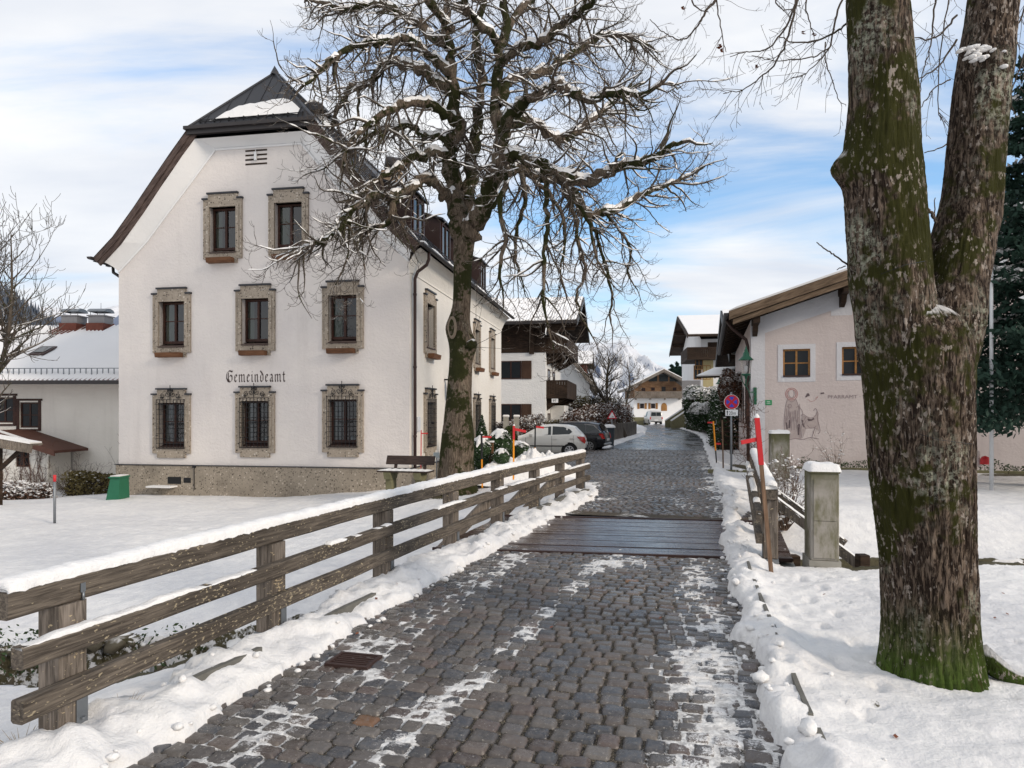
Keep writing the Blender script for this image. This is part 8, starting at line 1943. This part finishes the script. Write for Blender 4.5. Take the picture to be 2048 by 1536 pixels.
# ------------------------------------------------------------------ vegetation helpers
def leaf_cloud(name, pts, size, mat, par=None, seed=0, flat=0.0, up=0.0):
    """many small leaf-shaped quads at the given points"""
    R = np.random.RandomState(seed); n = len(pts); P_ = np.array(pts)
    d = R.normal(size=(n, 3)); d[:, 2] *= (1-flat); d[:, 2] += up; d /= np.linalg.norm(d, axis=1)[:, None]
    e = R.normal(size=(n, 3)); e -= d*(e*d).sum(1)[:, None]; e /= np.linalg.norm(e, axis=1)[:, None]
    s_ = size*R.uniform(.55, 1.25, (n, 1)); V = np.stack([P_-d*s_, P_-e*s_*.45, P_+d*s_, P_+e*s_*.45], 1).reshape(-1, 3)
    return arr_obj(name, V, np.arange(n*4).reshape(-1, 4), M[mat], par, smooth=False)
def in_ell(R, n, c, r, shell=.0):
    p = R.normal(size=(n, 3)); p /= np.linalg.norm(p, axis=1)[:, None]; q = R.uniform(shell, 1, (n, 1))**(1/3.); p = p*q
    lump = 1+.28*(np.sin(p[:, 0:1]*5+c[0])+np.sin(p[:, 1:2]*6+c[1])*np.cos(p[:, 2:3]*5))*.5
    return np.array(c)+p*np.array(r)*lump
def snow_dots(R, n, c, r, topbias=.2):
    p = in_ell(R, n*3, c, r, .6); p = p[p[:, 2] > c[2]+r[2]*topbias][:n]; return p
def bush_twigs(name, label, c, r, h, n, mat='bush_twig', cat='shrub', snow=0, rad_=.008, group=None, spread=1.0, seed=1):
    R_ = Wood(seed); ob = thing(name, label, cat, c, group); cf = dict(cfg, step=[.2, .15, .12, .08], rmin=.003, wob=[.05, .09, .10, .10], droop=[0, 0, 0, 0], up=[.3, .25, .2, .1], n=[0, 0, 3.2, 5], len=[1, 1, .45, .2], r=[.01, .01, .006, .004], snow_r=.5)
    for k in range(n):
        a = R_.r.uniform(0, 6.28); e = R_.r.uniform(.05, 1)*spread; d = (math.cos(a)*e, math.sin(a)*e, 1)
        grow_branch(R_, (c[0]+math.cos(a)*r*.15, c[1]+math.sin(a)*r*.15, c[2]-.05), d, h*R_.r.uniform(.6, 1.1), rad_, 1, cf)
    V = np.concatenate(R_.V['twig']); arr_obj('stems', V, np.concatenate(R_.F['twig']), M[mat], ob)
    if snow:
        RR = np.random.RandomState(seed); idx = RR.randint(0, len(V), snow); V2 = V[idx]+RR.normal(size=(snow, 3))*.01
        Vs = []; Fs = []; S8 = IV1
        for i, p in enumerate(V2): s_ = RR.uniform(.012, .038); Vs.append(S8*np.array([s_*1.3, s_*1.3, s_*.7])+p); Fs.append(IF1+i*len(S8))
        arr_obj('snow', np.concatenate(Vs), np.concatenate(Fs), M['snow'], ob)
    return ob
IV1, IF1 = ico(1)
R = np.random.RandomState(31)
# clipped evergreen shrubs in the bed right of the chestnut
def box_bush(name, label, c, r, par=None, snow=True, mat='box_green', cat='shrub', group=None, n=2600, capt=.12):
    ob = thing(name, label, cat, (c[0], c[1], 0), group); bm = bmesh.new(); bmesh.ops.create_icosphere(bm, subdivisions=3, radius=1); mb = MB(); mb.smooth = True
    for q in bm.verts: k = .86+.10*mnoise.noise(q.co*2.3+Vector(c)); q.co = Vector((c[0]+q.co.x*r[0]*k, c[1]+q.co.y*r[1]*k, c[2]+q.co.z*r[2]*k))
    mb.bm(bm); obj('core', mb, M[mat], ob); leaf_cloud('foliage', in_ell(R, n, c, r, .75), .035*max(r)/.45, mat, ob, int(abs(c[0]*10)))
    if snow:
        mb = MB(); mb.smooth = True; nx = 22; vs = []
        for i in range(nx):
            for j in range(nx):
                u = -1+2*i/(nx-1); v = -1+2*j/(nx-1); q = math.hypot(u, v); lim = .74+.10*math.sin(math.atan2(v, u)*5+c[0]*9)+.10*math.sin(math.atan2(v, u)*9)
                if q > lim and q > 0: u, v = u/q*lim, v/q*lim; q = lim
                z = math.sqrt(max(0, 1-q*q))*r[2]*.97; vs.append((c[0]+u*r[0], c[1]+v*r[1], c[2]+z+capt*(max(0, 1-(q/lim)**2)**.5)*(.85+.3*math.sin(i*.9)*math.cos(j*.7))))
        mb.add(vs, [(i*nx+j, (i+1)*nx+j, (i+1)*nx+j+1, i*nx+j+1) for i in range(nx-1) for j in range(nx-1)]); obj('snow_cap', mb, M['snow'], ob)
    return ob
def at(u, v, Y): p = P(u, v, Y); return (p.x, p.y, p.z)
box_bush('clipped_shrub', 'round clipped evergreen shrub with snow cap right beside the chestnut trunk', at(963, 902, 19.4), (.36, .36, .34))
box_bush('clipped_shrub', 'larger clipped evergreen cube shrub with snow cap between bollard and hatchback', at(1000, 892, 20.2), (.42, .42, .42), n=3200)
box_bush('clipped_shrub', 'small low evergreen shrub with snow patches in front of the larger clipped ones', at(1003, 916, 19.0), (.26, .26, .24), n=1500, capt=.05)
box_bush('clipped_shrub', 'low dark shrub under snow by the front wheel of the white hatchback', at(1036, 900, 21.0), (.42, .36, .22), n=1500, capt=.08)
# conical dwarf conifer behind
c = at(964, 905, 22.5); cn = thing('dwarf_conifer', 'small dark conical evergreen behind the orange snow pole', 'conifer', (c[0], c[1], 0)); pp = []
for k in range(5200): h = R.rand()**1.3; a = R.uniform(0, 6.28); q = .52*(1-h)*R.uniform(.75, 1.05); pp.append((c[0]+math.cos(a)*q, c[1]+math.sin(a)*q, -.1+1.85*h))
leaf_cloud('foliage', pp, .045, 'box_green', cn, 3, 0, .6); mb = MB(); mb.lathe([(.44, -.15), (.001, 1.65)], 14, (c[0], c[1], 0)); obj('core', mb, M['box_green'], cn)
c = at(1011, 880, 25.5); th = thing('thuja_bush', 'yellow-green feathery bush at the front of the white hatchback', 'shrub', (c[0], c[1], 0)); leaf_cloud('foliage', in_ell(R, 5000, (c[0], c[1], .55), (.55, .5, .75), .4), .06, 'thuja', th, 5, 0, .8)
# hedges: twig/leaf masses with snow
def hedge(name, label, path, w_, h0, h1, n, mat, cat='hedge', snow=.22, size=.06, seed=2):
    RR = np.random.RandomState(seed); ob = thing(name, label, cat, (path[0][0], path[0][1], 0)); P0 = np.array(path, float); seg = np.linalg.norm(np.diff(P0[:, :2], axis=0), axis=1); cum = np.concatenate([[0], np.cumsum(seg)])
    s = RR.uniform(0, cum[-1], n); x = np.interp(s, cum, P0[:, 0]); y = np.interp(s, cum, P0[:, 1]); top = np.interp(s, cum, P0[:, 2])*(1+.22*(fbm(s*.9, s*0+seed, seed, 3)-.5)*2)
    z = h0+(top-h0)*RR.rand(n)**.75; ww = w_*(1-.35*((z-h0)/(top-h0+.01))**3); x = x+RR.uniform(-1, 1, n)*ww+RR.normal(size=n)*.05; y = y+RR.uniform(-1, 1, n)*ww
    leaf_cloud('foliage', np.column_stack([x, y, z]), size, mat, ob, seed)
    m_ = int(n*snow); idx = RR.choice(n, m_, p=((z-h0)/(top-h0+.01)+.08)**3/np.sum(((z-h0)/(top-h0+.01)+.08)**3)); leaf_cloud('snow', np.column_stack([x, y, z])[idx]+RR.normal(size=(m_, 3))*.03, size*1.05, 'snow', ob, seed+1, .85)
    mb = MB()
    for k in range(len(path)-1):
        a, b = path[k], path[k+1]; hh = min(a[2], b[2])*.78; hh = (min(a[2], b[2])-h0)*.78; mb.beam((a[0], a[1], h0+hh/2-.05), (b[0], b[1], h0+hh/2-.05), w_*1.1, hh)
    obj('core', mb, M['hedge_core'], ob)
    return ob
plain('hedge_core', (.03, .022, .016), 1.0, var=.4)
hedge('hedge', 'brown leafy hedge dusted with snow behind the paling fence beside the road', [(3.5, 40.3, 1.75), (5.0, 43.9, 2.1), (6.8, 49.2, 2.3), (8.7, 55.2, 2.3), (9.8, 58.5, 2.2)], .7, 0, 0, 28000, 'hedge_brown', size=.085, seed=4, snow=.17)
hedge('hedge', 'low dark evergreen hedge below the lattice fence behind the black estate car', [(1.9, 41.9, 1.35), (4.0, 42.9, 1.4)], .5, 0, 0, 5000, 'hedge_olive', size=.07, seed=5, snow=.12)
hedge('hedge', 'olive green shrub row rising behind the snowy hedge', [(4.6, 51, 2.9), (8.2, 56, 3.0)], .8, 0, 0, 9000, 'hedge_olive', size=.09, seed=6, snow=.05)
hedge('hedge', 'snow sprinkled brown hedge between the cream office and the hatchback', [(-.35, 30.9, 1.45), (1.0, 31.6, 1.55), (2.0, 32.2, 1.2)] if False else [(-.6, 33.5, 1.55), (1.4, 34.6, 1.75)], .45, 0, 0, 7000, 'hedge_brown', size=.06, seed=7, snow=.4)
for (u, y) in ((1012, 32.6), (1033, 32.6)):
    p = P(u, 835, y); mb = MB(); mb.box(p.x-.13, p.x+.13, y-.13, y+.13, 0, 1.62); gp = thing('gate_post', 'pale square gate post with snow cap by the house wall, '+('left one' if u < 1020 else 'right one'), 'post', (p.x, y, 0)); obj('shaft', mb, M['concrete'], gp); mb = MB(); mb.box(p.x-.16, p.x+.16, y-.16, y+.16, 1.62, 1.74, .04); obj('snow_cap', mb, M['snow'], gp)
# snowy shrubs on the raised garden to the right of the road
for i, (u, v, Y, r_, lab) in enumerate(((1405, 805, 60, 1.7, 'big rounded evergreen with thick snow in front of the chalet'), (1398, 828, 56, .95, 'middle evergreen with a snow hat below the big rounded one'), (1415, 832, 52, 1.0, 'low snowy evergreen nearest the street lamp'), (1386, 826, 62, .7, 'small snowy evergreen at the top of the bank by the steps'))):
    c = at(u, v, Y); ob = thing('snowy_bush', lab, 'shrub', (c[0], c[1], 0)); leaf_cloud('foliage', in_ell(R, 5200, c, (r_, r_*.9, r_*.85), .55), .13, 'box_green', ob, 40+i); leaf_cloud('snow', np.array([q for q in in_ell(R, 4200, (c[0], c[1], c[2]+.08), (r_*1.0, r_*.9, r_*.85), .7) if q[2] > c[2]+.15*r_])[:2400], .13, 'snow', ob, 50+i, .8)
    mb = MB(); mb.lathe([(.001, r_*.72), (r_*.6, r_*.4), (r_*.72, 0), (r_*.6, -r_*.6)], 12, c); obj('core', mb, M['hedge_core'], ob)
hedge('ground_shrubs', 'dark creeping evergreens hanging over the retaining wall right of the road', [(17.7, 68.5, 1.5), (16.9, 60, 1.6), (15.6, 52, 1.6), (14.4, 46, 1.5)], .45, .2, 0, 9000, 'box_green', 'shrub', .45, .11, 9)
# tall dark yew between lamp and pink house, snowy red creeper top
c = at(1465, 800, 32); hedge('yew_hedge', 'dark green yew hedge behind the street lamp and sign', [(10.4, 33, 2.4), (11.0, 36.5, 2.8), (12.2, 40, 2.6)], .5, 0, 0, 9000, 'box_green', 'hedge', .03, .09, 10)
c = at(1463, 780, 30); ob = thing('garden_shrub', 'reddish shrub with snow-laden branches under the eave of the pink house', 'shrub', (c[0], c[1], 0)); leaf_cloud('foliage', in_ell(R, 4500, c, (.6, .6, .9), .2), .07, 'hedge_brown', ob, 61); leaf_cloud('snow', in_ell(R, 1300, (c[0], c[1], c[2]+.2), (.55, .5, .7), .3), .09, 'snow', ob, 62, .8); mb = MB(); mb.tube([(c[0], c[1], 0), c], [.08, .04], 6); obj('stem', mb, M['bark_branch'], ob)
# shrubs in the foreground right and at the annexe
bush_twigs('dry_shrub', 'dry tan twiggy shrub with snow blobs between railing and cabinets', (4.85, 12.2, -.2), .4, 1.35, 46, 'bush_twig', snow=170, rad_=.010, spread=.75, seed=3)
bush_twigs('garden_bush', 'round bare brown bush against the long cream building', (-16.0, 25.0, -1.5), .6, 1.7, 60, snow=0, rad_=.014, spread=1.1, seed=4)
bush_twigs('garden_bush', 'narrow bare bush beside the annexe downpipe', (-17.55, 24.4, -1.5), .3, 1.5, 26, snow=0, rad_=.012, spread=.5, seed=5)
bush_twigs('wall_climber', 'sparse bare twigs at the office corner above the grit bin', (-12.95, 23.2, -1.2), .2, 2.6, 7, snow=0, rad_=.01, spread=.12, seed=6)
hedge('low_hedge', 'low dark evergreen mound left of the grit bin', [(-15.6, 24.2, -.25), (-13.9, 24.0, -.3)], .35, -1.3, 0, 5000, 'hedge_olive', 'hedge', .03, .06, 12); hedge('low_hedge', 'low trimmed hedge dusted with snow under the round bare bush', [(-17.4, 23.4, -.65), (-15.9, 23.3, -.6)], .3, -1.3, 0, 3000, 'hedge_brown', 'hedge', .8, .06, 13)
# ivy and weeds at the foot of the pink house
pp = []
for k in range(9000): a = 1.5+R.rand()*20; h = (.16+.28*float(vn(np.array([a*1.3]), np.array([0.]), 3)[0]))*R.rand(); pp.append(PF(a, -.15-.8*R.rand(), h))
o = leaf_cloud('ivy_bed', pp, .035, 'ivy', None, 71); tag(o, 'dark ivy and ground cover along the foot of the pink house', 'ground cover', kind='stuff')
bush_twigs('rose_stems', 'thin bare rose stems with a few leaves in front of the wall painting', tuple(PF(2.6, -.5, 0)), .3, 1.5, 9, snow=40, rad_=.008, spread=.7, seed=8)
bush_twigs('rose_stems', 'low bare stems in the ivy bed near the linden', tuple(PF(4.6, -.5, 0)), .3, .7, 12, snow=20, rad_=.006, spread=.9, seed=9)
# plants and rocks in the stream bank (left)
pp = [(R.uniform(-9, -2.0), 0, 0) for _ in range(2600)]; pp = [(x, float(stream(x)[0]+stream(x)[1])+R.uniform(-.25, .25), R.uniform(-1.1, -.62)) for x, _, _ in pp if vn(np.array([x*2.2]), np.array([1.]), 8)[0] > .42]
o = leaf_cloud('bank_plants', pp, .035, 'ivy', None, 72); tag(o, 'dark leaves sticking out of the snow along the stream bank left of the railing', 'plants', kind='stuff')
# ------------------------------------------------------------------ bare trees further away
def far_tree(name, label, base, trunk, seed, n1, L1, mat='bark_branch', snow=True, spread=.9, up=.4, rr0=.12, dn=1.0):
    W_ = Wood(seed); ob = thing(name, label, 'tree', base); cf = dict(step=[.5, .4, .3, .2], droop=[0, .05, .05, 0], up=[.4, up, .5, .6], wob=[.06, .12, .14, .14], turn=.3, rmin=.009 if base[1] > 35 else .0045, snow_r=.03 if snow else 9, gap=.35, n=[0, 1.5*dn, 2.3*dn, 2.8*dn], len=[0, L1, L1*.42, L1*.2], r=[0, .05, .022, .012], bias=[0, .3, .3, .3])
    pts = [np.array(p[:3]) for p in trunk]; q = smooth_path([p for p in trunk], 4); pts = [x[:3] for x in q]; rs_ = [x[3] for x in q]; W_.add('trunk', pts, rs_, 9)
    for k in range(n1):
        f = W_.r.uniform(.25, 1)**.8; i = min(len(pts)-2, int(f*(len(pts)-1))); a = W_.r.uniform(0, 6.28); d = np.array([math.cos(a)*spread, math.sin(a)*spread, W_.r.uniform(.2, 1.3)])
        grow_branch(W_, pts[i], d, L1*W_.r.uniform(.6, 1.2), min(.055, rs_[i]*.6), 1, cf)
    t_ = W_.build('trunk', 'trunk', 'bark_branch', ob); 
    if 'branch' in W_.V: W_.build('branch', 'crown', mat, ob)
    W_.build('twig', 'twigs', mat, ob); W_.build('snow', 'branch_snow', 'snow', ob); return ob
b = P(1252, 825, 50); far_tree('bare_tree', 'leaning bare garden tree with snowy trunk behind the brown hedge', (b.x, 50, 0), [(b.x, 50, 0, .14), (b.x-.6, 50, 1.4, .12), (b.x-1.5, 50, 2.7, .10), (b.x-2.3, 50, 4.0, .075), (b.x-2.8, 50, 5.2, .04)], 3, 24, 2.0, dn=1.5)
far_tree('bare_tree', 'upright bare tree behind the leaning one', (b.x-.4, 53, 0), [(b.x-.3, 53, 0, .16), (b.x-.9, 53, 2.2, .13), (b.x-1.0, 53, 4.2, .10), (b.x-.8, 53, 6.0, .05)], 5, 24, 1.8, dn=1.5)
far_tree('bare_tree', 'thin many-branched bare tree in front of the timber chalet', (10.7, 62, 0), [(10.7, 62, 0, .12), (10.4, 62, 2.6, .09), (10.7, 62, 4.6, .06), (10.5, 62, 6.2, .03)], 6, 20, 1.9, dn=1.5)
b = P(1190, 825, 52); far_tree('bare_tree', 'small bare fruit tree beside the white gabled house', (b.x, 52, 0), [(b.x, 52, 0, .10), (b.x, 52, 1.8, .08), (b.x+.1, 52, 3.0, .04)], 7, 18, 1.3, dn=1.5)
tr_ = lambda pts: [tuple(P(u, v, 14.0))+(r_,) for u, v, r_ in pts]
q_ = tr_([(-95, 1100, .075), (-70, 980, .07), (-45, 870, .06), (-12, 770, .05), (10, 700, .042), (20, 640, .034), (24, 560, .022), (22, 470, .010)])
far_tree('garden_tree', 'fine-twigged bare tree with traces of snow reaching in from the left edge', q_[0][:3], q_, 9, 34, 1.5, up=.15, snow=True, dn=1.9)
q_ = tr_([(-95, 1060, .07), (-80, 900, .06), (-60, 760, .05), (-40, 660, .04), (-15, 560, .025), (0, 460, .012)])
far_tree('garden_tree', 'slimmer bare tree just outside the left edge with branches reaching in', q_[0][:3], q_, 10, 26, 1.7, up=.1, dn=1.8)
# ------------------------------------------------------------------ conifer on the right
def conifer(name, label, base, H_, R0, z0, seed, n=230, mat='conifer', snow=.25, lv=.085):
    RR = np.random.RandomState(seed); ob = thing(name, label, 'conifer', base); mb = MB(); mb.tube([base, (base[0], base[1], base[2]+H_*.97)], [R0*.09, .02], 8); obj('trunk', mb, M['bark_branch'], ob)
    L_ = []; S_ = []
    for k in range(n):
        f = (k+RR.rand())/n; z = z0+(H_-z0)*f**1.0; r_ = R0*(1-f)**.75*RR.uniform(.8, 1.1)+.15; a = k*2.399+RR.normal()*.2; m_ = int(34+210*r_/R0)
        t = RR.rand(m_)**.6; sag = -.30*r_*t**1.4+.16*r_*t**4; side_ = RR.normal(size=m_)*.13*r_*(1.15-t)*(t*2+.3); dz = RR.normal(size=m_)*.06-np.abs(RR.normal(size=m_))*.10*r_*.4
        x = base[0]+math.cos(a)*r_*t-math.sin(a)*side_; y = base[1]+math.sin(a)*r_*t+math.cos(a)*side_; zz_ = base[2]+z+sag+dz; p = np.column_stack([x, y, zz_]); L_.append(p)
        if RR.rand() < snow: q = np.where((t > .35) & (dz > -.03))[0][:int(m_*.35)]; S_.append(p[q]+np.array([0, 0, .05]))
    leaf_cloud('needles', np.concatenate(L_), lv, mat, ob, seed); 
    if S_: leaf_cloud('snow', np.concatenate(S_), lv*1.1, 'snow', ob, seed+1, .9)
    return ob
conifer('conifer_tree', 'dense dark blue-green conifer with a little snow at the right edge', (13.5, 16.6, 0), 12.5, 3.1, 2.0, 5, 330, lv=.10, snow=.20)
# tree-line on the hill right of the timber chalet
for i, (u, h) in enumerate(((1338, 9), (1344, 12), (1349, 10), (1354, 13), (1360, 11), (1333, 8), (1366, 12))):
    b = P(u, 770, 330); conifer('hill_conifer', 'distant dark spruce of the small tree line beside the timber chalet roof', (b.x, 330, b.z-8), h+6, 3.2, 1, 60+i, 26, lv=1.0, snow=0)['group'] = 'distant spruces on the hill'
# ------------------------------------------------------------------ hills and mountains
def ridge(name, prof, Y0, depth, mat, seed, zb=-5, nx=160, ny=46, rough=.10, kind='structure', sc=1.0):
    """mountain range: skyline profile [(u,v)] at distance Y0 extruded as real relief"""
    us = np.linspace(prof[0][0], prof[-1][0], nx); vs_ = np.interp(us, [p[0] for p in prof], [p[1] for p in prof]); X0 = (us-1024)/FPX*Y0; Z0 = EYE+(825-vs_)/FPX*Y0
    g = np.linspace(-1, 1, ny); V = []
    for j, t in enumerate(g):
        Yj = Y0+t*depth; e = 1-abs(t)**1.15; n_ = fbm(us*.021*sc+seed, np.full(nx, t*2.6+seed), seed, 6, .58)-.5; rdg = 1-np.abs(fbm(us*.035*sc+seed*2, np.full(nx, t*3.1), seed+5, 5)-.5)*2
        z = zb+(Z0-zb)*(e+(rdg-.75)*rough*3*(1-e)*e*2.2+n_*rough*3*min(1, (1-e)*2.5)) ; z = np.maximum(z, zb); V.append(np.column_stack([X0, np.full(nx, Yj)+n_*depth*.1, z]))
    V = np.concatenate(V); o = arr_obj(name, V, grid_faces(ny, nx), M[mat], None, smooth=True); o['kind'] = kind; return o
ridge('far_mountain', [(880, 800), (960, 752), (1040, 715), (1110, 700), (1150, 693), (1180, 684), (1215, 688), (1240, 682), (1262, 693), (1285, 716), (1305, 724), (1318, 738), (1345, 745), (1375, 762), (1420, 790), (1480, 815)], 3200, 900, 'far_mountain', 3, nx=220, ny=70, rough=.16, sc=1.5)
ridge('far_mountain', [(-320, 560), (-200, 575), (-60, 590), (30, 596), (62, 600), (90, 615), (112, 614), (130, 618), (150, 614), (168, 622), (184, 632), (205, 620), (235, 611), (262, 606), (320, 640), (420, 700), (560, 790)], 3600, 900, 'far_mountain', 8, nx=240, ny=70, rough=.16, sc=1.5)
ridge('forest_hill', [(-500, 420), (-300, 470), (-120, 520), (-40, 556), (0, 578), (40, 600), (80, 628), (112, 650), (140, 664), (200, 700), (300, 770), (360, 812)], 700, 220, 'forest_hill', 5, nx=200, ny=50, rough=.10)
ridge('forest_hill', [(1290, 815), (1320, 782), (1340, 752), (1365, 746), (1420, 742), (1500, 748), (1640, 760), (1900, 740), (2150, 700), (2400, 690)], 420, 120, 'forest_hill', 15, nx=140, ny=30, rough=.06)
ridge('forest_hill', [(500, 790), (700, 775), (900, 785), (1060, 800), (1200, 806), (1280, 812), (1330, 818)], 620, 120, 'forest_hill', 17, nx=120, ny=30, rough=.06)
# spruce texture on the left hill: individual far spruces as one uncountable wood
RR = np.random.RandomState(8); Vh = []; Fh = []; b0 = 0
for k in range(2600):
    u = RR.uniform(-120, 300); f = RR.rand(); vt = np.interp(u, [-500, -300, -120, -40, 0, 40, 80, 112, 140, 200, 300, 360], [420, 470, 520, 556, 578, 600, 628, 650, 664, 700, 770, 812])
    Y = 700-190*f; zt_ = EYE+(825-vt)/FPX*700; z = -5+(zt_+5)*(1-(f*190/220)**1.15)-3; x = (u-1024)/FPX*700; h = RR.uniform(9, 17); r_ = h*.17
    V = [(x+r_*math.cos(a), Y+r_*math.sin(a), z) for a in (0, 1.57, 3.14, 4.71)]+[(x, Y, z+h)]; Vh += V; Fh += [(b0, b0+1, b0+4), (b0+1, b0+2, b0+4), (b0+2, b0+3, b0+4), (b0+3, b0, b0+4)]; b0 += 5
o = arr_obj('hill_forest', np.array(Vh), np.array(Fh), M['forest_hill'], None, smooth=False); tag(o, 'far spruce forest covering the dark hillside at the left', 'forest', kind='stuff')
